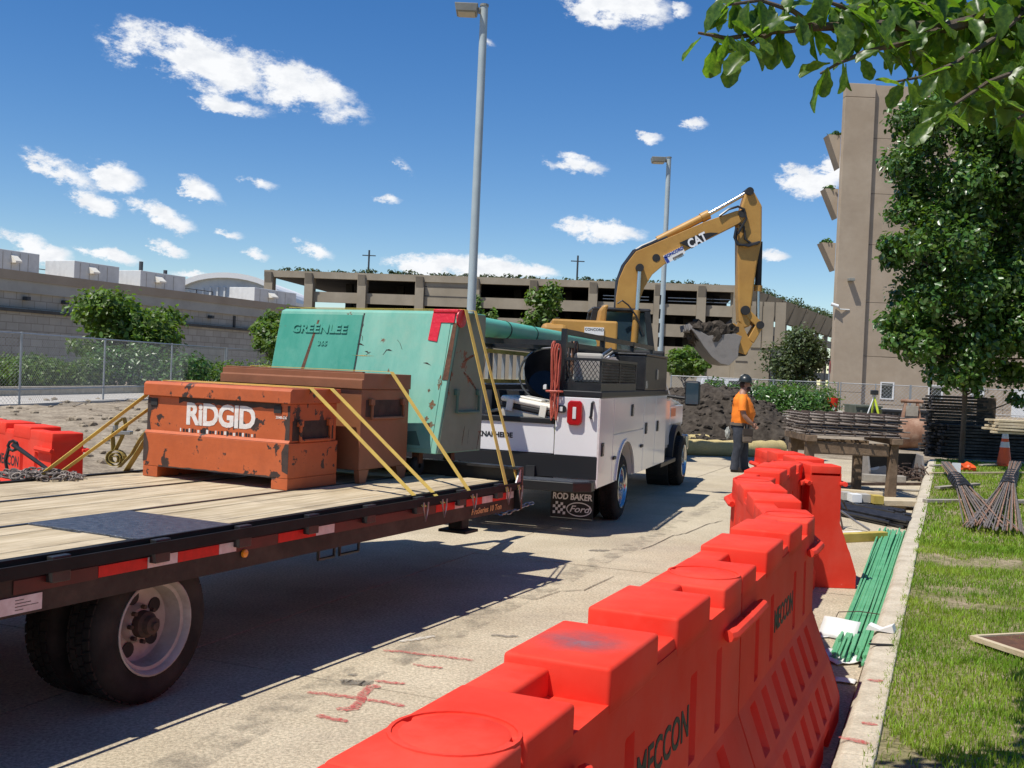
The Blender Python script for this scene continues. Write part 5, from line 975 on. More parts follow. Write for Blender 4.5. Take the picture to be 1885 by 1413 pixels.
my, mz = ts(1277, 724, .30); mr = obj('mirror', MB().box(.17, .40, my-.06, my+.04, mz-.19, mz+.19), 'truck_trim', tk, .04); obj('mirror_glass', MB().box(.19, .38, my-.066, my-.0605, mz-.16, mz+.16), 'glass_blue', mr); obj('mirror_arm', MB().tube([(xr_, my+.1, mz-.05), (.2, my, mz-.08)], .025, 8), 'truck_trim', mr)
# overhead rack
RX = -.46; LX = -1.96; rz_ = 2.215
for x in (RX, LX):
    for y in (-1.36, .55, 2.5): obj('rack_post', MB().box(x-.03, x+.03, y-.03, y+.03, 1.571, rz_+.031), 'black_paint', tk)
    obj('rack_rail', MB().box(x-.026, x+.026, -1.33, 4.1, rz_-.03, rz_+.028), 'black_paint', tk); obj('rack_rail', MB().box(x-.025, x+.025, -1.33, 4.1, rz_-.17, rz_-.115), 'black_paint', tk)
    obj('rack_post', MB().box(x-.028, x+.028, 4.04, 4.1, 2.04, rz_+.02), 'black_paint', tk)
for y in (-1.36, .55, 2.5): obj('rack_crossbar', MB().box(LX+.031, RX-.031, y-.03, y+.03, rz_-.16, rz_-.10), 'black_paint', tk)
# mesh basket and tool box on top of the right-hand compartments
bk = obj('mesh_basket', MB().box(-.44, -.02, -1.38, .62, 1.571, 1.66), 'black_paint', tk)
for y in (-1.38, -.4, .6): obj('basket_post', MB().box(-.045, -.02, y, y+.03, 1.661, 1.90), 'black_paint', bk)
obj('basket_rim', MB().box(-.05, -.018, -1.40, .64, 1.9005, 1.93), 'black_paint', bk); obj('basket_rim', MB().box(-.44, -.0505, -1.40, -1.37, 1.9005, 1.93), 'black_paint', bk)
bm_ = MB()
for x0, x1, y0, y1 in ((-.03, -.03, -1.36, .6), (-.43, -.03, -1.375, -1.375)):
    L_ = (y1-y0) or (x1-x0); nn = int(L_/.045)
    for r_ in range(7):
        for c_ in range(nn):
            u = (c_+.5*(r_ % 2))*.045; z0 = 1.67+r_*.033
            if u+.045 > L_: continue
            P_ = (lambda u_, z__: (x0, y0+u_, z__)) if y1 != y0 else (lambda u_, z__: (x0+u_, y0, z__))
            bm_.cyl(P_(u, z0), P_(u+.0225, z0+.033), .004, n=3, caps=False); bm_.cyl(P_(u+.0225, z0+.033), P_(u+.045, z0), .004, n=3, caps=False)
w = obj('basket_mesh', bm_, 'black_paint', bk); w['kind'] = 'stuff'
tbx = obj('top_toolbox', MB().box(-.50, .0, 1.15, 2.86, 1.571, 2.03), 'black_paint', tk, .015); obj('toolbox_lid', MB().box(-.51, .01, 1.14, 2.87, 2.0305, 2.06), 'black_paint', tbx, .01); obj('latch', MB().box(.0005, .02, 1.95, 2.05, 1.72, 1.86), 'steel', tbx, .006); obj('label_plate', MB().box(.0005, .002, 1.2, 1.32, 1.6, 1.7), 'stain_pale', tbx)
obj('bed_panel', MB().box(-1.91, -.51, .56, .60, .86, 1.5), 'black_matte', tk)
# load on the truck (each lies on or hangs from it)
def on_truck(x, y, z): p = UP+UN*x+UD*y; return np.array([p[0], p[1], z])
px0 = on_truck(-1.30, -2.0, rz_-.098); pt = thing('drain_pipe', 'long light green plastic pipe lying on the truck rack', 'pipe', px0, -UA)
prof = [(0, .092), (0, .105), (1.0, .105), (1.0, .107), (1.05, .107), (1.05, .105), (2.1, .105), (2.1, .107), (2.15, .107), (2.15, .105), (5.4, .105), (5.4, .09), (0.0, .092)]
obj('tube', MB().lathe(prof, (0, 0, .107), (0, 1, 0), 28), 'pipe_green', pt, smooth=True)
for y in (1.02, 2.12): obj('band', MB().lathe([(y-.02, .1075), (y-.02, .110), (y+.02, .110), (y+.02, .1075)], (0, 0, .107), (0, 1, 0), 28), 'pipe_black', pt)
cp = on_truck(-.93, -1.10, .851); co = thing('storage_bin', 'beige lidded plastic tool bin tilted in the truck bed', 'bin', cp, -UA-.05); co.rotation_euler = (0, R(8), -UA-.05)
obj('tub', MB().hull([(-.27, -.18, 0), (.27, -.18, 0), (.27, .18, 0), (-.27, .18, 0)], [(-.31, -.21, .46), (.31, -.21, .46), (.31, .21, .46), (-.31, .21, .46)]), 'bin_beige', co, .02); obj('gasket', MB().box(-.325, .325, -.225, .225, .461, .52), 'black_matte', co, .015)
ld = obj('lid', MB().box(-.33, .33, -.23, .23, .5205, .59), 'bin_lid', co, .03); obj('lid_panel', MB().box(-.14, .14, -.15, .15, .5905, .615), 'bin_lid', ld, .012)
for x in (-.22, .22): obj('lid_groove', MB().box(x-.05, x+.05, -.16, .16, .5905, .596), 'bin_beige', ld)
for x in (-.2, .2): obj('latch', MB().box(x-.04, x+.04, -.245, -.226, .43, .57), 'bin_lid', co, .006)
cp = on_truck(-.60, -1.22, .851); single('safety_vest', MB().blob((cp[0], cp[1], cp[2]+.20), (.06, .12, .21), 2, .5, 2.2, 3), 'lime', 'crumpled lime yellow vest beside the beige bin', 'vest', smooth=True)
# red air hose hanging from the rear rack post
hp_ = on_truck(RX-.05, -1.44, 1.05); hs = thing('air_hose', 'reddish air hose hanging in loops from the rear rack post', 'hose', hp_, -UA)
for k in range(7):
    a = random.uniform(-.05, .03); b = random.uniform(.012, .045); z1 = 1.02+random.uniform(-.04, .05); z0 = .14+random.uniform(0, .1)+.38*(k % 2)
    obj('hose_loop', MB().tube([(a+b*math.cos(t)*(.5+.5*abs(math.sin(t))), -.01*k+.02*math.sin(t*2), (z0+z1)/2+(z1-z0)/2*math.sin(t)) for t in [2*math.pi*i/18 for i in range(19)]], .009, 6), 'hose_red', hs, smooth=True)
obj('hose_tie', MB().tube([(.09*math.cos(t)-.01, -.03+.05*math.sin(t), .50) for t in [2*math.pi*i/12 for i in range(13)]], .012, 6), 'hose_red', hs)
h2 = on_truck(RX-.02, -.95, 1.70); hs2 = thing('air_hose', 'grey-brown hose bundle hung behind the mesh basket', 'hose', h2, -UA)
for k in range(6):
    a = .03*k; obj('hose_loop', MB().tube([(.05*math.sin(k), a+.09*math.cos(t), .22+.2*math.sin(t)) for t in [2*math.pi*i/16 for i in range(17)]], .011, 6), 'bucket_rust' if k % 2 else 'black_matte', hs2, smooth=True)
# ladder and wheelbarrow tub inside the rack
lp = on_truck(-1.55, -1.2, 1.60); la = thing('step_ladder', 'yellow fibreglass ladder lying on edge along the left rack', 'ladder', lp, -UA+.0)
for z in (0, .36): obj('stile', MB().box(-.03, .03, 0, 2.6, z, z+.045), 'yellow_timber', la)
for k in range(8): obj('rung', MB().box(-.02, .02, .12+k*.31, .145+k*.31, .0455, .3595), 'galvanised', la)
wp = on_truck(-1.12, .35, 1.22); wb = thing('wheelbarrow', 'upturned black wheelbarrow tub stowed behind the truck bed', 'wheelbarrow', wp, -UA)
obj('tub', MB().lathe([(0, .05), (.02, .24), (.16, .33), (.34, .38), (.36, .39)], (0, 0, .34), (.45, -.7, .5), 24), 'conduit_black', wb, smooth=True); obj('rim', MB().tube([(.10+.40*math.cos(t), -.22, .50+.34*math.sin(t)) for t in [2*math.pi*i/24 for i in range(25)]], .014, 6), 'steel', wb); obj('handle', MB().tube([(-.45, -.3, .0), (.0, -.6, .04), (.4, -.7, .12)], .018, 6), 'steel', wb)
gp_ = on_truck(-.25, -.3, 1.661); gb_ = thing('tarp_bundle', 'grey tarp and tools piled in the mesh basket', 'bundle', gp_, -UA)
obj('cloth', MB().blob((0, .25, .14), (.17, .55, .17), 3, .5, 2.5, 5), 'rebar_grey', gb_, smooth=True)
for k in range(5): obj('tool_handle', MB().tube([(-.1+.04*k, -.6+.1*k, .15), (.02*k, .4, .42-.04*k)], .014, 6), 'grey_timber' if k % 2 else 'steel', gb_)
sg_ = on_truck(-.28, -.95, 1.661); single('case', MB().box(sg_[0]-.16, sg_[0]+.16, sg_[1]-.2, sg_[1]+.2, 1.662, 1.99), 'fascia_grey', 'grey plastic case sitting at the back of the mesh basket', 'case', bevel=.03)
# bits in the bed
for k, (x, y, l) in enumerate(((-1.3, -.8, 1.2), (-.8, -.6, .9), (-1.5, -.9, 1.4))):
    a = on_truck(x, y, .9+.18*k); b = on_truck(x+.5, y+l*.5, 1.15+.12*k); single('bed_tool', MB().tube([a, b], .02, 6), 'steel' if k else 'grey_timber', ('shovel handle poking up behind the tailgate', 'steel bar lying across the truck bed', 'short steel pipe on the left of the truck bed')[k], 'tool')
# ------------------------------------------------------------------ excavator (works side-on behind the truck)
EY = 23.5; EB = gy(1105, 700, EY); EB = np.array([EB[0], EY, 0.0])
ex_ = thing('excavator', 'yellow tracked excavator with raised boom and curled bucket', 'excavator', EB)
def E(zx, zy):                              # point of the 1040,320 detail view -> local x, z on the boom plane
    p = gy(1040+zx/3.533, 320+zy/3.533, EY); return (float(p[0]-EB[0]), float(p[2]))
def Epx(px, py, dy=0.0): p = gy(px, py, EY+dy); return (float(p[0]-EB[0]), float(p[2]))
bo_poly = [E(*q) for q in ((318, 1040), (328, 800), (345, 690), (385, 600), (455, 510), (560, 465), (700, 405), (900, 318), (1100, 248), (1150, 245), (1165, 285), (1120, 330), (1000, 390), (800, 490), (640, 592), (560, 660), (510, 740), (480, 820), (450, 900), (425, 1040))]
bm2 = obj('boom', MB().prism(bo_poly, -.21, .21, 'y'), 'cat_yellow', ex_, .01)
st_poly = [E(*q) for q in ((1162, 140), (1190, 108), (1217, 118), (1271, 215), (1270, 430), (1237, 600), (1203, 850), (1195, 990), (1150, 1008), (1122, 960), (1115, 820), (1113, 320), (1140, 215))]
sk = obj('stick', MB().prism(st_poly, -.17, .17, 'y'), 'cat_yellow', ex_, .03)
def cyl2(parent, nm, a, b, r, m, y=0.0, n=14): A = E(*a); B = E(*b); return obj(nm, MB().cyl((A[0], y, A[1]), (B[0], y, B[1]), r, n=n), m, parent, smooth=True)
def pin(parent, a, r=.1, hw=.26): A = E(*a); return obj('pin', MB().cyl((A[0], -hw, A[1]), (A[0], hw, A[1]), r, n=16), 'black_matte', parent, smooth=True)
ac = cyl2(ex_, 'stick_cylinder', (600, 432), (925, 268), .085, 'cat_yellow', -.02); cyl2(ac, 'rod', (920, 270), (1182, 122), .045, 'cylinder_rod', -.02); cyl2(ac, 'collar', (885, 288), (935, 263), .105, 'cat_yellow', -.02)
bcy = cyl2(ex_, 'bucket_cylinder', (1264, 440), (1256, 745), .07, 'black_matte', 0); cyl2(bcy, 'rod', (1256, 740), (1253, 985), .038, 'cylinder_rod', 0); cyl2(bcy, 'collar', (1257, 725), (1255, 762), .09, 'cat_yellow', 0)
for y in (-.29, .29):
    q_ = cyl2(ex_, 'boom_cylinder', (457, 890), (438, 1130), .075, 'cat_yellow', y); cyl2(q_, 'rod', (476, 625), (457, 892), .045, 'cylinder_rod', y)
for a in ((476, 618), (1140, 268), (1188, 122), (1160, 890), (1255, 985), (1148, 1160)): pin(ex_, a, .085 if a[0] != 1160 else .1, .34 if a[0] == 476 else .24)
def link2(nm, a, b, w, m='cat_yellow'):
    A = np.array(E(*a)); B = np.array(E(*b)); d = (B-A)/np.linalg.norm(B-A); n = np.array([-d[1], d[0]])*w
    for ya, yb in ((-.2, -.14), (.14, .2)): obj(nm, MB().prism([A-n, B-n, B+n, A+n], ya, yb, 'y'), m, ex_, .015)
link2('linkage', (1160, 890), (1255, 985), .075); link2('linkage', (1255, 985), (1195, 1090), .08)
# bucket: two side plates, curved shell, cutting edge, teeth, ears
side_ = [E(*q) for q in ((786, 1008), (830, 1062), (870, 1125), (920, 1190), (975, 1235), (1030, 1246), (1088, 1192), (1092, 1130), (1112, 1062), (1070, 1044), (985, 1050), (900, 1058), (850, 1030))]
bkt = obj('bucket_side', MB().prism(side_, -.62, -.57, 'y'), 'bucket_steel', ex_, .008); obj('bucket_side', MB().prism(side_, .57, .62, 'y'), 'bucket_steel', ex_, .008)
shell = [E(*q) for q in ((786, 1008), (830, 1062), (870, 1125), (920, 1190), (975, 1235), (1030, 1246), (1088, 1192), (1100, 1120), (1112, 1062))]
sm = MB(); cs = np.array(E(980, 1090)); inn = [tuple(np.array(p)+(cs-np.array(p))*.07) for p in shell]
for a, b, c, d in zip(shell[:-1], shell[1:], inn[1:], inn[:-1]): sm.prism([a, b, c, d], -.569, .569, 'y')
obj('shell', sm, 'bucket_steel', bkt)
for ya, yb in ((-.27, -.21), (.21, .27)): obj('bucket_ear', MB().prism([E(*q) for q in ((1085, 1045), (1108, 965), (1140, 985), (1185, 1085), (1205, 1105), (1160, 1178), (1110, 1160), (1090, 1120))], ya, yb, 'y'), 'cat_yellow', bkt, .01)
A = np.array(E(786, 1008)); d = np.array(E(775, 985))-A
for k in range(5): y = -.52+.26*k; obj('tooth', MB().hull([(A[0]-.02, y-.05, A[1]-.06), (A[0]-.02, y+.05, A[1]-.06), (A[0]+.06, y+.05, A[1]+.02), (A[0]+.06, y-.05, A[1]+.02)], [(A[0]+d[0]-.01, y-.03, A[1]+d[1]), (A[0]+d[0]-.01, y+.03, A[1]+d[1]), (A[0]+d[0]+.03, y+.03, A[1]+d[1]+.02), (A[0]+d[0]+.03, y-.03, A[1]+d[1]+.02)]), 'bucket_steel', bkt)
# house, counterweight, cab, tracks
def hb(nm, x0, x1, y0, y1, ya, yb, m, p=ex_, bev=.04): a = Epx(x0, y1); b = Epx(x1, y0); return obj(nm, MB().box(a[0], b[0], ya, yb, a[1], b[1]), m, p, bev)
hb('engine_hood', 1010, 1128, 596, 650, -1.2, 1.2, 'cat_yellow'); hb('counterweight', 992, 1040, 600, 655, -1.25, 1.25, 'cat_yellow', bev=.1); hb('deck', 1035, 1210, 648, 672, -1.2, 1.2, 'black_matte')
hb('exhaust', 1022, 1028, 585, 597, -.3, -.15, 'black_matte', bev=0)
sgn = Epx(1086, 613); sb = obj('hood_sign', MB().box(sgn[0]-.2, sgn[0]+.2, -1.225, -1.2005, sgn[1]-.08, sgn[1]+.08), 'sign_white', ex_); text('sign_lettering', 'CONCORD', .075, 'black_print', sb, (sgn[0], -1.227, sgn[1]+.03), (1, 0, 0), (0, 0, 1), .001, .001)
# side pod in front of the cab glass
pod = [E(*q) for q in ((185, 1010), (205, 900), (228, 868), (262, 866), (250, 900), (238, 1010))]; obj('hand_rail_pod', MB().prism(pod, -.95, -.35, 'y'), 'cat_yellow', ex_, .04)
ca, cb_ = Epx(1084, 650), Epx(1200, 575)
cz0, cz1 = ca[1], Epx(1150, 573)[1]; cxa, cxb = Epx(1080, 600)[0], Epx(1196, 600)[0]
for x, xt in ((cxa, cxa+.15), (cxb+.05, cxb-.1)):
    for y in (-.25, 1.15): obj('cab_post', MB().hull([(x-.06, y-.05, cz0), (x+.06, y-.05, cz0), (x+.06, y+.05, cz0), (x-.06, y+.05, cz0)], [(xt-.06, y-.05, cz1), (xt+.06, y-.05, cz1), (xt+.06, y+.05, cz1), (xt-.06, y+.05, cz1)]), 'black_paint', ex_)
obj('cab_roof', MB().box(cxa+.08, cxb-.02, -.3, 1.2, cz1-.02, cz1+.06), 'black_paint', ex_, .05)
obj('cab_glass', MB().hull([(cxa+.05, -.22, cz0), (cxb+.03, -.22, cz0), (cxb+.03, 1.12, cz0), (cxa+.05, 1.12, cz0)], [(cxa+.2, -.22, cz1-.03), (cxb-.12, -.22, cz1-.03), (cxb-.12, 1.12, cz1-.03), (cxa+.2, 1.12, cz1-.03)]), 'glass_blue', ex_)
obj('cab_base', MB().box(cxa, cxb+.1, -.3, 1.2, cz0-.55, cz0), 'cat_yellow', ex_, .03)
for k in range(4): z = cz0+.2+k*.3; obj('grab_rail', MB().tube([(cxb+.16, -.3, z), (cxb+.16, -.34, z+.2)], .018, 6), 'black_matte', ex_)
tx0, tx1 = -2.5, 1.15
for s in (-1, 1):
    y0 = s*.95; prof = [(tx0+.35, .06), (tx1-.35, .06), (tx1, .3), (tx1, .5), (tx1-.3, .8), (tx0+.3, .8), (tx0, .5), (tx0, .3)]
    tr2 = obj('track', MB().prism(prof, y0-.28, y0+.28, 'y'), 'black_matte', ex_, .03)
    for k in range(18): x = tx0+.35+k*(tx1-tx0-.7)/17; obj('track_shoe', MB().box(x-.085, x+.085, y0-.3, y0+.3, 0, .065), 'bucket_steel', tr2)
obj('turntable', MB().cyl((-.6, 0, .8), (-.6, 0, 1.15), .6, n=24), 'black_matte', ex_)
# hoses along the boom
def hose(pts, r=.022, y=-.24): obj('hydraulic_hose', MB().tube([(*[E(*q)[0]], y, E(*q)[1]) for q in pts], r, 6), 'conduit_black', ex_, smooth=True)
hose(((318, 1010), (330, 880), (340, 700), (380, 600), (450, 505), (560, 455), (660, 415)), .028, -.12); hose(((312, 1000), (326, 860), (335, 700), (373, 598), (445, 500), (560, 447)), .028, .0)
hose(((460, 495), (500, 470), (560, 445), (610, 420)), .03, -.05); hose(((990, 285), (1050, 240), (1110, 222), (1150, 240), (1165, 300), (1130, 360), (1110, 400)), .026); hose(((1100, 360), (1088, 420), (1105, 465), (1180, 475), (1250, 450)), .03); hose(((1115, 330), (1150, 350), (1160, 430), (1200, 460), (1255, 450)), .026, -.2); hose(((1110, 380), (1098, 430), (1120, 470), (1240, 462)), .026, -.21)
hose(((330, 850), (360, 830), (400, 860), (450, 930), (500, 1060)), .018, -.4)
# decals on the boom
dk = [E(*q) for q in ((735, 455), (790, 430), (860, 402), (930, 390), (985, 392), (930, 420), (815, 492))]; dc = obj('boom_decal', MB().prism(dk, -.245, -.2105, 'y'), 'black_print', bm2)
a = E(800, 480); b = E(900, 430); u = np.array([b[0]-a[0], 0, b[1]-a[1]]); text('decal_lettering', 'CAT', .27, 'white_clean', dc, (E(848, 442)[0], -.249, E(848, 442)[1]), u, (-u[2], 0, u[0]), .001, .009, sx=.8)
sgp = [E(*q) for q in ((628, 540), (752, 478), (772, 522), (652, 592))]; sn = obj('boom_sign', MB().prism(sgp, -.245, -.2105, 'y'), 'sign_white', bm2); obj('sign_stripe', MB().prism([E(*q) for q in ((632, 548), (650, 540), (672, 580), (654, 589))], -.25, -.2455, 'y'), 'sign_blue', sn)
a = E(640, 545); b = E(750, 488); u = np.array([b[0]-a[0], 0, b[1]-a[1]]); text('sign_lettering', 'CONCORD', .088, 'sign_blue', sn, (E(697, 518)[0], -.249, E(697, 518)[1]), u, (-u[2], 0, u[0]), .001, .004, sx=.98)
for k in range(3): a = E(690+4*k, 556-2*k+9*k); b = E(755+3*k, 522-2*k+9*k); d_ = np.array(b)-np.array(a); n_ = np.array([-d_[1], d_[0]])/np.linalg.norm(d_)*.012; obj('sign_line', MB().prism([np.array(a)-n_, np.array(b)-n_, np.array(b)+n_, np.array(a)+n_], -.25, -.2455, 'y'), 'stain', sn)
o = obj('boom_hole', MB().cyl((E(585, 552)[0], -.2165, E(585, 552)[1]), (E(585, 552)[0], -.2105, E(585, 552)[1]), .085, n=14), 'black_matte', bm2)
# soil heaped in the bucket
sh_ = MB(); 
for k in range(110):
    f = random.random(); q = E(810+260*f, 1000+45*f+random.uniform(-30, 60)); r = random.uniform(.04, .17); sh_.blob((EB[0]+q[0], EY+random.uniform(-.5, .5), q[1]-.02), r, 2, .9, 2.4, k)
o = struct('bucket_soil', sh_, 'dark_soil', kind='stuff'); tag(o, 'dark wet soil heaped in the excavator bucket', 'soil')
# dark soil heap with clods
def heap(nm, lab, x0, x1, ytop, ybase, Y, m, depth, seed, clods=160, crest=.5, res=46, peak=1.0, csize=(.03, .10)):
    a = gy(x0, ybase, Y); b = gy(x1, ybase, Y); w = b[0]-a[0]; h = gy((x0+x1)/2, ytop, Y)[2]; vs = []; fs = []
    def hh(u, v):
        e = max(0, 1-((u-crest)/(crest if u < crest else 1-crest))**2)**.8*max(0, 1-(v*2-1)**2)**.6
        X = a[0]+u*w; Yy = Y+(v-.35)*depth; return X, Yy, -.06+(h+.06)*e*(1+.16*noise.noise(Vector((X*1.4, Yy*1.4, seed))))+.09*e**.4*noise.noise(Vector((X*4, Yy*4, seed)))+.05*e**.4*noise.noise(Vector((X*11, Yy*11, seed)))
    n = res
    for j in range(n+1):
        for i in range(n+1): vs.append(hh(i/n, j/n))
    m_ = MB().add(vs, [(j*(n+1)+i, j*(n+1)+i+1, (j+1)*(n+1)+i+1, (j+1)*(n+1)+i) for j in range(n) for i in range(n)])
    for k in range(clods):
        u, v = random.random(), random.random()*.75; q = hh(u, v); r = random.uniform(*csize); m_.blob((q[0], q[1], q[2]), (r*1.2, r, r*.8), 1, .6, 2, k*.7)
    o = struct(nm, m_, m, kind='stuff'); tag(o, lab, 'heap')
heap('soil_heap', 'big heap of dark excavated soil behind the straw rolls', 1165, 1492, 712, 818, 31, 'dark_soil', 6.5, 2.0, 420, .42, 70)
heap('soil_heap', 'low dark soil spill in front of the big heap', 1200, 1360, 800, 832, 28.2, 'dark_soil', 2.0, 5.0, 120, .5, 40)
heap('gravel_heap', 'grey gravel heap beyond the dark soil', 1385, 1640, 756, 795, 43, 'gravel', 9, 8.0, 300, .5, 50, csize=(.015, .04))
# straw erosion rolls
def roll(lab, pts, r):
    P = [np.array(p) for p in pts]; Q = []
    for a, b in zip(P[:-1], P[1:]): Q += [a+(b-a)*k/8+np.array([0, .04*math.sin(k*1.3), 0]) for k in range(8)]
    Q.append(P[-1]); rr = [r*(1+.06*math.sin(k*2.1)) for k in range(len(Q))]; m_ = MB().tube([(q[0], q[1], r*.93) for q in Q], rr, 14); single('straw_roll', m_, 'straw', lab, 'straw roll', group='straw erosion rolls', smooth=True)
roll('long straw erosion roll lying behind the worker boots', [gz(1200, 834), gz(1300, 838), gz(1380, 840), gz(1436, 838)], .19)
roll('short straw roll lying behind the long one near the truck', [gz(1180, 822), gz(1260, 822), gz(1300, 822)], .17)
# ------------------------------------------------------------------ water-filled barriers
BL, BH = 1.985, 1.07
def bar_w(z):
    for (z0, w0), (z1, w1) in zip(((0, .30), (.13, .30), (.31, .238), (.34, .222), (.56, .140), (.97, .134)), ((.13, .30), (.31, .238), (.34, .222), (.56, .140), (.97, .134), (9, .134))):
        if z <= z1: return w0+(w1-w0)*(z-z0)/(z1-z0)
SL_ = [(a, b, .60, .86, .030) for a, b in ((.30, .37), (.64, .71), (1.28, 1.35), (1.62, 1.69))]
SL_ += [(.17+.24*k, .27+.24*k, .36, .53, .03) for k in range(7)]+[(.17+.24*k, .27+.24*k, .15, .29, .028) for k in range(7)]
SL_ += [(.46, .66, -.01, .085, .12), (1.33, 1.53, -.01, .085, .12)]
def bar_relief(s, z): return max([d for a, b, c, e, d in SL_ if a < s < b and c < z < e]+[0])
yb_ = sorted({0.0, BL}|{round(v, 4) for a, b, *_ in SL_ for e in (a, b) for v in (e-.005, e+.005)}); zb_ = sorted({0.0, .13, .31, .325, .34, .56, .985}|{round(v, 4) for *_, c, e, d in SL_ for q in (c, e) for v in (q-.005, q+.005) if 0 < v < .985})
bmb = MB(); ny = len(yb_)
for sg in (-1, 1):
    bmb.add([(sg*(bar_w(z)-bar_relief(y, z)), y, z) for z in zb_ for y in yb_], [(j*ny+i, j*ny+i+1, (j+1)*ny+i+1, (j+1)*ny+i) if sg < 0 else (j*ny+i, (j+1)*ny+i, (j+1)*ny+i+1, j*ny+i+1) for j in range(len(zb_)-1) for i in range(ny-1)])
bmb.quad((-.134, 0, .985), (.134, 0, .985), (.134, BL, .985), (-.134, BL, .985))
zz = [0, .13, .31, .34, .56, .985]; prof = [(bar_w(z), z) for z in zz]
for y in (0.0, BL): bmb.quad(*[(x, y, z) for x, z in prof], *[(-x, y, z) for x, z in prof[::-1]])
bar_me = bpy.data.meshes.new('barrier_shell'); bar_me.from_pydata(bmb.v, [], bmb.f); bar_me.update(); bar_me.materials.append(MATS['barrier_red'])
_b = bmesh.new(); _b.from_mesh(bar_me); bmesh.ops.remove_doubles(_b, verts=_b.verts, dist=.0004); bmesh.ops.recalc_face_normals(_b, faces=_b.faces); _b.to_mesh(bar_me); _b.free()
def soft_block(x0, x1, y0, y1, z0, z1, r=.011): return mesh_of('top_block', MB().box(x0, x1, y0, y1, z0, z1), 'barrier_red', r, True, seg=3)
TOPS = [soft_block(-.1345, .1345, -.0, .27, .955, 1.052), soft_block(-.1342, -.015, .262, .50, .955, 1.050), soft_block(-.137, .137, .495, .90, .955, 1.072), soft_block(-.137, .137, 1.10, 1.492, .955, 1.072), soft_block(-.1342, -.015, 1.487, 1.722, .955, 1.050), soft_block(-.1345, .1345, 1.715, BL, .955, 1.052)]
mid_me = mesh_of('top_step', MB().box(-.13, .13, .895, 1.105, .95, 1.018), 'barrier_red', .012, True)
knk_me = mesh_of('knuckle', MB().cyl((0, 0, .2), (0, 0, 1.0545), .112, n=28), 'barrier_red', .01, True); knb_me = mesh_of('socket_ring', MB().lathe([(1.045, .121), (1.0555, .122), (1.0555, .130), (1.045, .131)], (0, 0, 0), (0, 0, 1), 28), 'barrier_red')
bar_rail = mesh_of('side_rail', MB().tube([(.155, -.17, .90), (.165, -.15, .90), (.165, .15, .90), (.155, .17, .90)], .021, 8), 'barrier_red', smooth=True); lip = mesh_of('rail_lip', MB().box(.12, .166, -.15, .15, .885, .915), 'barrier_red', .008)
bar_n = 0
def barrier(c0, c1, label, txt=True, group='red water-filled barriers'):
    global bar_n; bar_n += 1
    c0 = np.array(c0, float); c1 = np.array(c1, float); d = c1-c0; rz = -math.atan2(d[0], d[1])
    t = thing('water_barrier', label, 'barrier', (c0[0], c0[1], .003), rz, group); h_ = link('shell', bar_me, t)
    for m_ in TOPS: link('top_block', m_, t)
    link('top_step', mid_me, t); k_ = link('knuckle', knk_me, t, (0, BL-.02, 0)); link('socket_ring', knb_me, t, (0, BL-.02, 0))
    for y in (0.12, BL-.12):
        for s in (1, -1): r_ = link('side_rail', bar_rail, t, (0, y, 0)); r_.scale = (s, 1, 1); l_ = link('rail_lip', lip, r_)
    if txt:
        text('lettering', 'MECCON', .13, 'black_print', t, (.1385, 1.0, .735), (0, 1, 0), (-.02, 0, 1), .001, .002, sx=.95); text('lettering', 'MECCON', .13, 'black_print', t, (-.1385, 1.0, .735), (0, -1, 0), (.02, 0, 1), .001, .002, sx=.95)
    return t
Aj = np.array([-.066, 2.10]); dj = np.array([.400, .917]); Dj = Aj+dj*2.0; Ej = np.array([1.50, 5.76]); Fj = np.array([1.74, 7.76]); Gj = np.array([2.47, 9.62])
barrier(Aj-dj*2.0, Aj, 'nearest red water barrier in the lower foreground, cut by the frame'); barrier(Aj, Dj, 'second red water barrier with a grey scuff on its top block')
barrier(Dj, Ej, 'third red water barrier, last one before the row bends'); barrier(Ej, Fj, 'fourth red water barrier, angled left where the row bends'); barrier(Fj, Gj, 'far red water barrier in line behind the bend')
barrier((2.74, 9.36), (2.70, 11.34), 'red water barrier set apart beside the row with its bare end towards the camera')
barrier((-3.78, 9.30), (-5.15, 10.72), 'red water barrier beyond the trailer at the left edge, nearest end showing'); barrier((-5.16, 10.75), (-6.6, 12.1), 'red water barrier farthest left beyond the trailer')
# grey scuff on the stained block
sc = MB(); c_ = Aj+dj*.70; k = 24
ring = lambda r: [(c_[0]+r*1.25*math.cos(2*math.pi*i/k)*(1+.15*math.sin(3*i)), c_[1]+r*.8*math.sin(2*math.pi*i/k)*(1+.15*math.cos(2*i)), 1.0762) for i in range(k)]
mat('scuff', (.17, .12, .14), (.26, .16, .17), rough=.6, scale=14, holes=(.25, .75, 9, .16)); sc.add(ring(.15), [tuple(range(k))]); single('scuff_mark', sc, 'scuff', 'grey rubbed scuff on the second barrier top', 'scuff')

# ------------------------------------------------------------------ rebar rack of old timber
rY = 17.36; rx0 = float(gy(1488, 830, rY)[0]); rx1 = float(gy(1641, 860, rY)[0]); zr = float(gy(1580, 814, rY)[2])
rk = thing('timber_rack', 'rough timber rack carrying stacked rebar mats', 'rack', (rx0, rY, 0))
W_ = rx1-rx0
for x in (0, W_):
    for y in (0, 1.0):
        if y == 0 or x == 0: obj('post', MB().hull([(x-.075, y-.07, 0), (x+.075, y-.07, 0), (x+.075, y+.07, 0), (x-.075, y+.07, 0)], [(x-.065+.02, y-.07, zr-.01), (x+.085, y-.07, zr-.01), (x+.085, y+.07, zr-.01), (x-.065+.02, y+.07, zr-.01)]), 'old_timber', rk, .012)
    
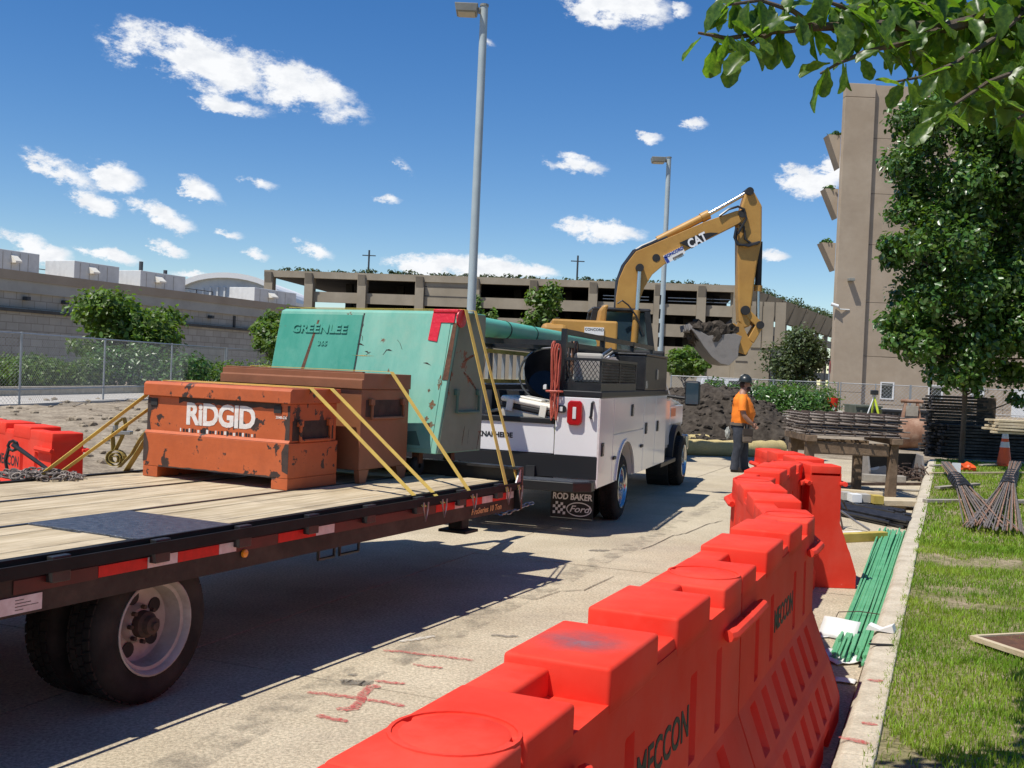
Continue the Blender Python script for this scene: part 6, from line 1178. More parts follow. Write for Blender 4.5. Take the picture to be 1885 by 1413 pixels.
obj('post', MB().box(W_-.3, W_-.16, .93, 1.07, 0, zr-.01), 'old_timber', rk, .012)
for y in (0, 1.0): obj('beam', MB().box(.076, W_-.062, y-.06, y+.06, zr-.21, zr-.012), 'old_timber', rk, .012)
for x in (-.02, W_): obj('bearer', MB().box(x-.07, x+.10, -.2, 1.2, zr-.009, zr+.09), 'old_timber', rk, .01)
barx = mesh_of('bar', MB().cyl((-.16, 0, 0), (W_+.14, 0, 0), .012, n=6), 'rebar_grey'); bary = mesh_of('bar', MB().cyl((0, -.16, 0), (0, 1.12, 0), .0115, n=6), 'rebar')
ord_ = ['lowest', 'second lowest', 'third', 'fourth', 'fifth', 'sixth', 'second highest', 'topmost']
for k in range(8):
    z = zr+.104+k*.045; dx = random.uniform(-.05, .05); dy = random.uniform(-.05, .05); t = thing('rebar_mat', f'{ord_[k]} rusty rebar mat stacked on the timber rack', 'rebar mat', (rx0+dx, rY+dy, z), random.uniform(-.02, .02), 'rebar mats on the rack')
    for i in range(8): link('bar', barx, t, (random.uniform(-.06, .06), -.12+i*.165, 0))
    for i in range(7): link('bar', bary, t, (-.05+i*(W_+.1)/6, 0, .0235))
# ------------------------------------------------------------------ stored material beside the kerb
def bars(name, lab, cat, A, B, n, r, m, sa, sb, layers=2, group=None, jit=.15, bendz=0.0, wob=.12):
    """a bundle of separate rods lying from A to B, spread sa at A and sb at B"""
    A = np.array(A, float); B = np.array(B, float); d = B-A; L_ = np.linalg.norm(d[:2]); u = d/L_; w = np.array([u[1], -u[0], 0]); t = thing(name, lab, cat, A, 0, group); per = (n+layers-1)//layers
    for i in range(n):
        ly = i//per; k = (i % per)/(max(1, per-1))-.5+(.5/per if ly % 2 else 0); a = w*(k+random.uniform(-.5, .5)*wob)*sa+u*random.uniform(-jit, jit); b = d+w*((k+random.uniform(-.5, .5)*wob)*sb)+u*random.uniform(-jit, jit); z = r+ly*r*1.8
        mid = (a+b)/2+w*random.uniform(-.02, .02); obj('rod', MB().tube([(a[0], a[1], a[2]+z), (mid[0], mid[1], mid[2]+z+bendz), (b[0], b[1], b[2]+z)], r, 6), m, t, smooth=True)
    return t
gb1 = gz(1572, 1208, .0); gb2 = gz(1652, 985, 0)
bars('rebar_bundle', 'bundle of green coated rebar lying along the kerb', 'rebar', gb1, gb2, 46, .0105, 'rebar_green', .26, .36, 3, jit=.3, wob=.16)
b2a = gz(1593, 1052, 0); 
for i in range(3): pass
tie = thing('wire_tie', 'thin wire tie round the green rebar bundle near its near end', 'wire', gz(1580, 1145, 0), 0)
obj('loop', MB().tube([(-.17, .02, .004), (-.15, .0, .07), (0, -.02, .085), (.15, -.02, .07), (.18, 0, .004)], .004, 5), 'rebar', tie)
cb_a, cb_b = gz(1536, 948, 0), gz(1668, 975, 0)
bars('conduit_bundle', 'long bundle of black plastic conduit across the kerb side', 'conduit', gz(1515, 938, .0), gz(1672, 972, .0), 26, .022, 'conduit_black', .36, .34, 3, jit=.25)
bars('conduit_bundle', 'second bundle of black conduit behind the first', 'conduit', gz(1512, 920, 0), gz(1655, 948, 0), 16, .02, 'conduit_black', .3, .3, 2, jit=.25)
hk = thing('bent_bars', 'bent dark bars hooking up at the end of the conduit bundle', 'rebar', gz(1527, 975, 0)); 
for k in range(4): obj('hooked_bar', MB().tube([(.06*k, .02*k, .0), (.05*k-.02, .1, .25), (.05*k, .2, .34), (.08+.05*k, .3, .33), (.14+.06*k, .36, .2)], .011, 6), 'rebar', hk, smooth=True)
obj('hooked_bar', MB().tube([(.1, .3, .28), (.35, .1, .1), (.48, -.02, .02)], .014, 6), 'steel', hk)
def timber(lab, p, q, w, h, m, z=0.0, group='loose timbers on the site'):
    A = gz(*p, z); B = gz(*q, z); d = B-A; L_ = np.linalg.norm(d); t = link('timber', mesh_of('timber', MB().box(0, L_, -w/2, w/2, 0, h), m, .006), None, (A[0], A[1], z+.001), (0, 0, math.atan2(d[1], d[0]))); return tag(t, lab, 'timber', group)
timber('yellow timber lying in front of the black conduit', (1505, 1000), (1628, 994), .10, .10, 'yellow_timber'); timber('pale timber beam under the front of the rack', (1514, 912), (1625, 921), .14, .13, 'pale_timber')
timber('thin white strip beside the yellow timber', (1520, 985), (1585, 982), .05, .03, 'paper'); timber('pale board lying behind the pale beam', (1512, 895), (1600, 900), .12, .04, 'pale_timber')
timber('thick grey timber on the ground left of the rusty bars', (1588, 885), (1665, 889), .22, .13, 'grey_timber'); timber('upper grey timber behind the rack post', (1597, 875), (1668, 877), .18, .12, 'grey_timber'); timber('long rusty steel strip lying across behind the rack', (1552, 893), (1722, 893), .06, .05, 'rebar')
timber('thin pale board under the rusty strip', (1560, 899), (1700, 905), .09, .03, 'grey_timber')
sl_ = MB(); a = gz(1650, 935, 0); sl_.prism([(a[0]-.28, a[1]-.28), (a[0]+.24, a[1]-.2), (a[0]+.33, a[1]+.3), (a[0]-.2, a[1]+.26)], .06, .13, 'z'); sl_.prism([(a[0]-.2, a[1]-.1), (a[0]+.1, a[1]-.1), (a[0]+.1, a[1]+.1), (a[0]-.2, a[1]+.1)], 0, .0599, 'z'); single('board_slab', sl_, 'pale_timber', 'tan flat board slab at the kerb end of the conduit', 'slab')
for i, (px, py, m_, lb) in enumerate(((1556, 930, 'fascia_grey', 'left grey plastic block among the stored conduit'), (1572, 934, 'white_frame', 'white plastic block between two grey ones'), (1588, 934, 'fascia_grey', 'right grey plastic block among the stored conduit'), (1612, 937, 'yellow_timber', 'small yellow offcut beside the tan slab'), (1533, 926, 'old_timber', 'short brown offcut near the barrier end'))):
    a = gz(px, py, 0); single('offcut', MB().box(a[0]-.07, a[0]+.07, a[1]-.12, a[1]+.12, .09, .20).box(a[0]-.05, a[0]+.05, a[1]-.1, a[1]+.1, 0, .0895), m_, lb, 'offcut', group='offcuts on the conduit')
def litter(lab, px, py, w, l, z, rz, m='paper', tilt=.0, name='paper_sheet', cat='litter'):
    a = gz(px, py, z); n = 6; v = [((i/n-.5)*w, (j/n-.5)*l, .006+.05*w*abs(noise.noise(Vector((i*.6, j*.6, px))))*2+tilt*(i/n)) for j in range(n+1) for i in range(n+1)]
    mb = MB().add(v, [(j*(n+1)+i, j*(n+1)+i+1, (j+1)*(n+1)+i+1, (j+1)*(n+1)+i) for j in range(n) for i in range(n)]); o = link(name, mesh_of(name, mb, m, smooth=True), None, (a[0], a[1], z+.002), (0, 0, rz)); md = o.modifiers.new('thickness', 'SOLIDIFY'); md.thickness = .003; tag(o, lab, cat, 'paper litter by the kerb')
litter('white plastic sheet crumpled beside the near barrier foot', 1543, 1212, .26, .30, 0, .4); litter('grey paper scrap leaning on the green rebar ends', 1544, 1175, .10, .26, 0, .9, 'hvac_paint', .12); litter('small white scrap by the barrier foot', 1517, 1172, .08, .08, 0, .2); litter('torn white scrap below the crumpled sheet', 1556, 1255, .10, .12, 0, 1.1)
a = gz(1622, 1160, .143); bx2 = link('paper_box', mesh_of('paper_box', MB().prism([(-.09, 0), (-.075, .035), (0, .012), (.075, .05), (.09, .0), (.0, .004)], -.05, .05, 'y'), 'paper'), None, (a[0], a[1], .143), (0, 0, -.5)); tag(bx2, 'flattened white paper box on the kerb top', 'litter')
a = gz(1622, 1187, .143); o = single('joint_chip', MB().box(a[0]-.075, a[0]+.075, a[1]-.012, a[1]+.012, .1425, .150), 'black_matte', 'dark slot in the kerb top below the paper box', 'kerb slot')
# ------------------------------------------------------------------ buckets, rusty pile, bins
def loose_bucket(lab, px, py, w, h, dep, m, rz, z=0.0):
    a = gz(px, py, z); t = thing('loader_bucket', lab, 'bucket', (a[0], a[1], z), rz, 'spare buckets')
    sidep = [(0, 0), (dep, .0), (dep*1.05, h*.15), (dep*.55, h), (dep*.15, h*.95), (-.02, h*.3)]
    for x in (-w/2, w/2-.04): obj('side_plate', MB().prism(sidep, x, x+.04, 'x'), m, t, .006)
    obj('floor', MB().box(-w/2+.041, w/2-.041, 0, dep, 0, .04), m, t); obj('back', MB().prism([(dep*.9, .041), (dep*1.0, .041), (dep*1.04, h*.15), (dep*.56, h*.98), (dep*.5, h*.98), (dep*.96, h*.15)], -w/2+.041, w/2-.041, 'x'), 'black_matte', t); return t
lbk = loose_bucket('grey loader bucket lying behind the rack post', 1650, 883, 1.15, .5, .55, 'bucket_steel', 0.15); 
a = gz(1603, 876, 0); wd = thing('steel_wedge', 'light grey wedge-shaped steel counterweight with oval mark beside the bucket', 'counterweight', (a[0], a[1], 0)); obj('block', MB().prism([(-.32, 0), (.30, 0), (.16, .42), (-.22, .48)], -.2, .2, 'y'), 'fascia_grey', wd, .02); obj('oval_mark', MB().prism([(-.04+.13*math.cos(2*math.pi*k/16), .2+.07*math.sin(2*math.pi*k/16)) for k in range(16)], -.206, -.2005, 'y'), 'hvac_paint', wd)
a = gz(1672, 884, 0); rp2 = thing('rebar_offcuts', 'tangled pile of rusty rebar offcuts beside the rack post', 'rebar', (a[0], a[1], 0))
for k in range(46):
    p = Vector((random.uniform(-.3, .3), random.uniform(-.18, .18), random.uniform(.01, .36)*(1-.6*random.random()))); d = Vector((random.uniform(-1, 1), random.uniform(-.6, .6), random.uniform(-.5, .5))).normalized()*random.uniform(.08, .2); q1 = p-d; q2 = p+d; q1.z = max(.012, q1.z); q2.z = max(.012, q2.z); obj('bar', MB().tube([q1, q2], .012, 5), 'rebar', rp2)
a = gz(1676, 826, 0); rbk = thing('rusty_bucket', 'rusty digging bucket standing upright with its coupler frame', 'bucket', (a[0], a[1], 0), -.25)
cv = [(-.02, .0), (.25, .02), (.42, .2), (.46, .45), (.40, .75), (.28, .92), (.0, .95)]
shl = MB(); inn = [(y*.86, .05+z*.9) for y, z in cv]
for (p, q, r_, s_) in zip(cv[:-1], cv[1:], inn[1:], inn[:-1]): shl.prism([(p[0]-.35, p[1]), (q[0]-.35, q[1]), (r_[0]-.35, r_[1]), (s_[0]-.35, s_[1])], -.36, .36, 'x')
obj('shell', MB().lathe([(-.38, .40), (-.38, .44), (.38, .44), (.38, .40)], (0, 0, .45), (1, 0, .1), 22), 'bucket_rust', rbk, smooth=True); obj('cheek_plate', MB().cyl((-.37, 0, .41), (-.345, 0, .41), .41, n=22), 'bucket_rust', rbk); obj('cheek_plate', MB().cyl((.345, 0, .49), (.37, 0, .49), .41, n=22), 'bucket_rust', rbk)
for x in (-.26, .22): obj('coupler_arm', MB().hull([(x-.04, -.05, .82), (x+.04, -.05, .82), (x+.04, .3, .82), (x-.04, .3, .82)], [(x*.6-.04, .1, 1.45), (x*.6+.04, .1, 1.45), (x*.6+.04, .25, 1.45), (x*.6-.04, .25, 1.45)]), 'bucket_rust', rbk, .01)
obj('coupler_plate', MB().box(-.18, .16, -.06, -.02, .95, 1.25), 'grey_timber', rbk, .01); obj('coupler_bar', MB().cyl((-.32, .1, 1.38), (.3, .1, 1.38), .05, n=10), 'bucket_rust', rbk)
def skip(lab, x0, x1, y0, y1, Y, m, name='skip', cat='skip', zb2=None):
    p = gy(x0, y1, Y); q = gy(x1, y0, Y); z0 = max(0, p[2]); t = thing(name, lab, cat, ((p[0]+q[0])/2, Y, z0), 0); w = q[0]-p[0]; h = q[2]-z0
    obj('body', MB().hull([(-w/2*.94, 0, 0), (w/2*.94, 0, 0), (w/2*.94, 1.4, 0), (-w/2*.94, 1.4, 0)], [(-w/2, -.08, h), (w/2, -.08, h), (w/2, 1.5, h), (-w/2, 1.5, h)]), m, t, .02); obj('rim', MB().box(-w/2-.03, w/2+.03, -.12, -.0805, h-.08, h), m, t, .01)
    for k in range(3): x = -w*.3+k*w*.3; obj('rib', MB().box(x-.04, x+.04, -.11, -.0805, h*.1, h*.8), m, t)
skip('weathered green steel skip beyond the gravel', 1573, 1622, 747, 788, 43.5, 'bin_green'); skip('black plastic skip between green skip and rusty bucket', 1622, 1662, 755, 782, 42, 'conduit_black'); skip('black crate bin right of the rusty bucket', 1690, 1716, 756, 792, 38, 'conduit_black', 'crate', 'crate')
# survey tripod
a = gz(1607, 778, 0); tpd = thing('survey_tripod', 'survey tripod with yellow-green leg and level on top', 'tripod', (a[0]*.80, a[1]*.80, .34)); hT = 1.05
for k, (dx, dy, m_) in enumerate(((-.38, -.1, 'white_frame'), (.22, -.25, 'lime'), (.05, .4, 'lime'))): obj('leg', MB().tube([(0, 0, hT), (dx*.5, dy*.5, hT*.5), (dx, dy, 0)], [.035, .05, .018] if m_ == 'lime' else [.025, .025, .012], 8), m_, tpd)
obj('level_head', MB().box(-.13, .13, -.12, .12, hT+.06, hT+.24), 'black_paint', tpd, .03); obj('tribrach', MB().cyl((0, 0, hT-.02), (0, 0, hT+.06), .08, n=12), 'bin_beige', tpd)
# red barrel beyond
a = gy(1532, 760, 44); rb2 = thing('traffic_barrel', 'red plastic channelizer barrel on the gravel in front of the building corner', 'barrel', (a[0], 44, a[2]-.05)); hB = gy(1532, 732, 44)[2]-a[2]+.05
obj('drum', MB().lathe([(0, .14), (hB, .21), (hB, 0)], (0, 0, 0), (0, 0, 1), 20), 'barrier_red', rb2, smooth=True); obj('sticker', MB().box(-.07, .05, -.19, -.165, hB*.2, hB*.45), 'white_frame', rb2)
# ------------------------------------------------------------------ lumber stacks
def stack(lab, x0, x1, ytop, ybase, zb3, layers, deep, lw=.18, jit=.12, m='stack_timber', drop=0):
    p = gz(x0, ybase, zb3); q = gz(x1, ybase, zb3); Y = (p[1]+q[1])/2; w = q[0]-p[0]; h = gy((x0+x1)/2, ytop, Y)[2]-zb3; t = thing('lumber_stack', lab, 'lumber', (p[0], Y, zb3), 0); th = h/layers
    mes = [mesh_of('board', MB().box(0, w*f, 0, lw, 0, th*.72), m, .004, seg=1) for f in (1.0, .93, .86)]
    for k in range(layers):
        for j in range(deep):
            o = link('board', random.choice(mes), t, (random.uniform(-jit, jit)+(.05*w if random.random() < .2 else 0), j*(lw+.015)+random.uniform(-.05, .03), k*th), (random.uniform(-.012, .012), random.uniform(-.008, .008), random.uniform(-.03, .03)))
    return t
stack('tall stack of dark weathered boards beside the tree stem', 1727, 1808, 728, 842, .14, 20, 4); stack('low long stack of dark boards behind the cone', 1758, 1910, 783, 848, .14, 11, 4, jit=.2)
stack('small pile of pale sawn boards at the right edge', 1856, 1930, 773, 800, .9, 5, 3, m='pale_timber', jit=.1)
pn = gy(1816, 780, 27.4); single('plywood_sheet', MB().box(pn[0]-.25, pn[0]+.22, 27.4, 27.44, .12, gy(1816, 732, 27.4)[2]), 'old_timber', 'upright dark brown plywood sheet behind the lumber stacks', 'sheet')
# ------------------------------------------------------------------ lawn items
a = gz(1848, 857, .14); cn_ = thing('traffic_cone', 'orange traffic cone with two white bands on the lawn', 'cone', (a[0], a[1], .14)); ch_ = gy(1846, 783, a[1])[2]-.14
cr = lambda f: .16*(1-f)+.03*f
obj('base', MB().prism([(.2*math.cos(R(45*k+22.5)), .2*math.sin(R(45*k+22.5))) for k in range(8)], 0, .04, 'z'), 'cone_orange', cn_, .01)
for f0, f1, m_, e in ((.05, .46, 'cone_orange', 0), (.46, .60, 'cone_white', .003), (.60, .68, 'cone_orange', 0), (.68, .84, 'cone_white', .003), (.84, 1.0, 'cone_orange', 0)): obj('sleeve' if 'orange' in m_ else 'reflective_band', MB().lathe([(ch_*f0, cr(f0)+e), (ch_*f1, cr(f1)+e)]+([(ch_, 0)] if f1 == 1 else []), (0, 0, 0), (0, 0, 1), 24), m_, cn_, smooth=True)
def stakes(lab, top, bot, n, sp_t, sp_b, tie_f):
    A = gz(*top, .16); B = gz(*bot, .16); t = thing('stake_bundle', lab, 'stakes', (A[0], A[1], .16), 0, 'steel stake bundles on the lawn'); d = B-A; L_ = np.linalg.norm(d); u = d/L_; w = np.array([-u[1], u[0], 0])
    for k in range(n):
        f = k/(n-1)-.5+random.uniform(-.06, .06); c = d*tie_f+w*f*.12+np.array([0, 0, .07+.05*(k % 3)]); a = w*f*sp_t*1.2+u*random.uniform(-.15, .1)+np.array([0, 0, .03+.03*(k % 3)+.1]); b = d+w*(f+random.uniform(-.12, .12))*sp_b+u*random.uniform(-.3, .15)+np.array([0, 0, .015+.012*(k % 3)])
        obj('stake', MB().tube([a, c, b], .009, 6), 'rebar_grey' if k % 4 else 'bucket_rust', t)
    for j in range(6): f = tie_f-.12+.05*j; c = d*f; obj('wrap', MB().tube([c+w*(.11*math.cos(q))+np.array([0, 0, .10+.085*math.sin(q)]) for q in [2*math.pi*i/12 for i in range(13)]], .022, 6), 'conduit_black', t)
stakes('left bundle of steel stakes with black wrap, leaning to the right', (1741, 868), (1822, 972), 26, .14, .5, .42); stakes('right bundle of steel stakes fanned out below its black wrap', (1868, 866), (1828, 978), 34, .2, .62, .36)
timber('long grey board across the lawn behind the stakes', (1702, 925), (1890, 926), .10, .05, 'grey_timber', .14); timber('thin yellowish batten across the lawn below the cone', (1712, 872), (1890, 871), .05, .03, 'pale_timber', .15); timber('short grey board in the shade on the lawn', (1725, 900), (1800, 893), .10, .04, 'grey_timber', .14); timber('flat pale board beside the lumber stack', (1715, 858), (1775, 856), .12, .03, 'grey_timber', .15); timber('pale offcut near the cone', (1805, 857), (1832, 856), .10, .03, 'grey_timber', .15)
a = gz(1760, 872, .15); single('white_card', MB().box(a[0]-.08, a[0]+.08, a[1]-.01, a[1]+.02, .15, .36), 'white_clean', 'small white card standing on the lawn', 'card'); a = gz(1779, 866, .15); single('orange_ribbon', MB().blob((a[0], a[1], .22), (.14, .1, .09), 2, .9, 3, 2), 'cone_orange', 'crumpled orange ribbon by the white card', 'ribbon')
a = gz(1893, 1205, .13); pnl = thing('plywood_board', 'orange-brown plywood board with pale edge at the right frame edge', 'board', (a[0], a[1], .145), .35); obj('board', MB().box(-.1, .5, -.32, .32, 0, .02), 'rust', pnl); obj('edge_strip', MB().box(-.145, -.101, -.34, .34, 0, .03), 'pale_timber', pnl); obj('edge_strip', MB().box(-.1, .5, .3205, .35, 0, .03), 'pale_timber', pnl)
# ------------------------------------------------------------------ worker
wk0 = gz(1359, 868); wk = thing('person', 'worker in orange tee, dark trousers and hard hat standing beyond the barriers, facing right', 'person', (wk0[0], wk0[1], 0), -.12)
def skin(name, pts, edges, m, parent, root=0, sub=2):
    me = bpy.data.meshes.new(name); me.from_pydata([p[:3] for p in pts], edges, []); o = link(name, me, parent)
    md = o.modifiers.new('skin', 'SKIN'); md.use_smooth_shade = True
    for i, p in enumerate(pts):
        r = p[3] if isinstance(p[3], tuple) else (p[3], p[3]); me.skin_vertices[0].data[i].radius = r; me.skin_vertices[0].data[i].use_root = (i == root)
    o.modifiers.new('smooth', 'SUBSURF').levels = sub; o.modifiers['smooth'].render_levels = sub; me.materials.append(MATS[m]); return o
# body: neck, head core, arms
body = skin('body', [(0, 0, 1.20, .10), (.0, 0, 1.46, .10), (.03, 0, 1.56, .078), (.06, 0, 1.63, (.075, .085)), (.075, 0, 1.71, (.082, .095)), (.07, 0, 1.77, .06),
     (0, -.19, 1.43, .055), (-.01, -.27, 1.27, .060), (.03, -.30, 1.10, .052), (.15, -.275, .98, .044), (.21, -.24, .93, .034),
     (0, .19, 1.43, .055), (.02, .25, 1.25, .05), (.06, .25, 1.10, .042), (.17, .17, 1.0, .036), (.21, .12, .97, .03)],
     [(0, 1), (1, 2), (2, 3), (3, 4), (4, 5), (1, 6), (6, 7), (7, 8), (8, 9), (9, 10), (1, 11), (11, 12), (12, 13), (13, 14), (14, 15)], 'skin', wk)
obj('nose', MB().blob((.168, 0, 1.675), (.022, .016, .026), 2, 0), 'skin', wk, smooth=True)
for s in (-1, 1): obj('ear', MB().blob((.05, s*.088, 1.68), (.02, .012, .032), 2, 0), 'skin', wk, smooth=True); obj('eye', MB().blob((.150, s*.034, 1.70), (.012, .014, .010), 2, 0), 'black_print', wk, smooth=True)
obj('beard', MB().blob((.095, 0, 1.605), (.075, .072, .062), 3, .25, 3), 'hair', wk, smooth=True); obj('hair', MB().blob((.015, 0, 1.68), (.066, .088, .075), 3, .15, 3), 'hair', wk, smooth=True); obj('mouth', MB().box(.163, .171, -.022, .022, 1.632, 1.640), 'skin', wk)
# trousers, tee: lofted rings (centre x, y, z, radius x, radius y) with folds
def loft(mb, rings, n=20, fold=.0, seed=0.0):
    vs = []
    for i, (x, y, z, a, b) in enumerate(rings):
        for k in range(n):
            t = 2*math.pi*k/n; f = 1+fold*noise.noise(Vector((math.cos(t)*2.2, math.sin(t)*2.2, z*9+seed))); vs.append((x+a*math.cos(t)*f, y+b*math.sin(t)*f, z))
    m_ = len(rings); mb.add(vs, [(i*n+k, i*n+(k+1) % n, (i+1)*n+(k+1) % n, (i+1)*n+k) for i in range(m_-1) for k in range(n)]+[tuple(range(n-1, -1, -1)), tuple(range((m_-1)*n, m_*n))]); return mb
def dense(r, k=4):
    out_ = []
    for a, b in zip(r[:-1], r[1:]): out_ += [tuple(a[j]+(b[j]-a[j])*(3*(q/k)**2-2*(q/k)**3 if j > 2 else q/k) for j in range(5)) for q in range(k)]
    return out_+[r[-1]]
tm = MB(); loft(tm, dense([(0, 0, 1.0, .165, .17), (-.005, 0, .92, .185, .185), (0, 0, .84, .175, .185), (.01, 0, .78, .10, .12)]), 20, .05)
loft(tm, dense([(-.02, -.095, .86, .13, .10), (-.03, -.11, .72, .115, .10), (-.03, -.12, .50, .09, .085), (-.075, -.125, .28, .082, .075), (-.085, -.125, .05, .088, .08)]), 16, .14, 2)
loft(tm, dense([(.03, .095, .86, .13, .10), (.06, .11, .72, .112, .10), (.10, .12, .50, .088, .085), (.105, .125, .28, .08, .075), (.115, .125, .05, .086, .08)]), 16, .14, 5)
obj('trousers', tm, 'trousers', wk, smooth=True)
sm_ = MB(); loft(sm_, dense([(.01, 0, .93, .19, .20), (.035, 0, 1.02, .215, .215), (.05, 0, 1.14, .225, .22), (.035, 0, 1.28, .20, .225), (.005, 0, 1.40, .165, .225), (0, 0, 1.47, .12, .17), (.015, 0, 1.525, .085, .10), (.02, 0, 1.55, .075, .08)]), 26, .07, 1)
for sy, x1, x2 in ((-1, -.005, .0), (1, .01, .03)): sm_.tube([(0, sy*.13, 1.43), (0, sy*.20, 1.415), (x1, sy*.25, 1.36), (x1, sy*.275, 1.28), (x2, sy*.29, 1.19)], [.08, .088, .084, .08, .083], 16)
obj('tee_shirt', sm_, 'tee_orange', wk, smooth=True)
for k in range(5): obj('shirt_print', MB().box(-.1825-.012*abs(k-2)*-.6, -.178+.012*abs(k-2)*.6, -.11+k*.045, -.08+k*.045, 1.30, 1.335), 'black_print', wk)
for s, x in ((-1, -.075), (1, .125)): obj('boot', MB().hull([(x-.09, s*.125-.05, 0), (x+.17, s*.125-.045, 0), (x+.17, s*.125+.045, 0), (x-.09, s*.125+.05, 0)], [(x-.07, s*.125-.05, .13), (x+.06, s*.125-.05, .13), (x+.06, s*.125+.05, .13), (x-.07, s*.125+.05, .13)]), 'boot', wk, .025, True)
# hands with fingers
def hand(c, d, s):
    c = Vector(c); d = Vector(d).normalized(); sd_ = d.cross(Vector((0, 0, 1))).normalized(); up = sd_.cross(d); mb = MB(); mb.blob(c+d*.03, (.036, .026, .042), 2, 0)
    for k in range(4):
        b = c+d*.055+up*(.027-.018*k); L_ = (.062, .072, .068, .052)[k]; mb.tube([b, b+d*L_*.5+sd_*.006*s, b+d*L_*.8+sd_*.03*s, b+d*L_*.75+sd_*.05*s], [.0095, .009, .0085, .006], 6)
    b = c+d*.01+up*.03; mb.tube([b, b+up*.022+d*.022, b+up*.024+d*.05+sd_*.012*s], [.0105, .0095, .007], 6); obj('hand', mb, 'skin', wk, smooth=True)
hand((.21, -.24, .93), (.7, .25, -.6), 1); hand((.21, .12, .97), (.7, -.3, -.5), -1)
ht = obj('hard_hat', MB().lathe([(0, .125), (.02, .128), (.06, .12), (.10, .095), (.125, .055), (.135, 0)], (.055, 0, 1.745), (.12, 0, 1), 24), 'hard_hat', wk, smooth=True); obj('hat_brim', MB().lathe([(-.012, .11), (-.014, .16), (-.004, .162), (.004, .12)], (.062, 0, 1.745), (.12, 0, 1), 24), 'hard_hat', ht, smooth=True); obj('hat_ridge', MB().tube([(-.04, 0, 1.845), (.03, 0, 1.888), (.10, 0, 1.872), (.15, 0, 1.825)], .014, 6), 'hard_hat', ht, smooth=True)
obj('belt', MB().lathe([(0, .19), (.0, .205), (.05, .205), (.05, .19)], (0, 0, .90), (0, 0, 1), 24), 'leather', wk, smooth=True); obj('tool_pouch', MB().box(.03, .22, -.27, -.17, .58, .84), 'leather', wk, .03); obj('pouch_flap', MB().box(.03, .22, -.28, -.271, .72, .85), 'boot', wk, .008); obj('work_gloves', MB().blob((-.24, -.08, .74), (.045, .05, .11), 3, .5, 3), 'glove', wk, smooth=True)
for k in range(4): obj('hammer_loop', MB().cyl((.06+.04*k, -.23, .82), (.06+.045*k, -.235, .91+.02*(k % 2)), .011, n=6), 'steel' if k % 2 else 'old_timber', wk)

# ------------------------------------------------------------------ street oak on the lawn (mid distance)
tb0 = gz(1769, 852, .13); TY = tb0[1]
ok = thing('oak_tree', 'leafy oak with a slim stem on the lawn, its crown hiding the building', 'tree', (tb0[0], TY, .13))
LOB = [(1760, 165, 55), (1830, 150, 70), (1900, 250, 90), (1910, 120, 80), (1680, 225, 60), (1668, 300, 46), (1672, 385, 44), (1730, 215, 60), (1800, 270, 80), (1850, 250, 80), (1720, 400, 70), (1780, 540, 90), (1870, 600, 80), (1770, 235, 70), (1700, 260, 55), (1830, 200, 90), (1740, 330, 85), (1850, 330, 100), (1780, 420, 95), (1690, 360, 50), (1660, 470, 52), (1640, 455, 34), (1720, 480, 80), (1830, 500, 100), (1880, 420, 80), (1700, 600, 75), (1650, 590, 42), (1760, 620, 80), (1840, 620, 85), (1680, 640, 52), (1740, 680, 52), (1800, 690, 50), (1870, 690, 45), (1700, 540, 60), (1890, 560, 80), (1940, 350, 110), (1960, 500, 110), (1930, 620, 90), (1860, 130, 80), (1940, 200, 100), (1866, 735, 22), (1640, 620, 34), (1690, 200, 34)]
c = []; r = []
for x, y, q in LOB:
    for j in range(3):
        p = gy(x+random.uniform(-.3, .3)*q, y+random.uniform(-.3, .3)*q, TY); s = q*TY/F; c.append((p[0]-tb0[0], random.uniform(-1.0, 1.0)*(1.5 if q > 50 else .4), p[2]-.13)); r.append((s*.62, s*.8, s*.62))
v, fc = leaf_cloud(c, r, 62000, .118, .3, .35, .5); link('crown', fast_mesh('crown', v, fc, 4, 'leaf'), ok)
v, fc = leaf_cloud([(a+.05, b-.1, d+.12) for a, b, d in c], [(x*.95, y, z*.95) for x, y, z in r], 11000, .115, .7, .2, .7); link('paler_leaves', fast_mesh('paler_leaves', v, fc, 4, 'leaf_light'), ok)  # paler leaf layer set slightly up and forward of the crown
obj('trunk', MB().tube([(0, 0, -.2), (.02, 0, 1.2), (.0, .05, 2.6), (.1, .1, 4.5), (.2, 0, 7)], [.065, .055, .05, .04, .02], 10), 'bark', ok, smooth=True)
for k in range(0, len(c), 3): p = Vector((.05, .05, min(c[k][2]-.3, 1.5+c[k][2]*.55))); q = Vector(c[k]); obj('limb', MB().tube([p, p.lerp(q, .5)+Vector((0, 0, -.1)), q], [.03, .02, .008], 5), 'bark', ok)

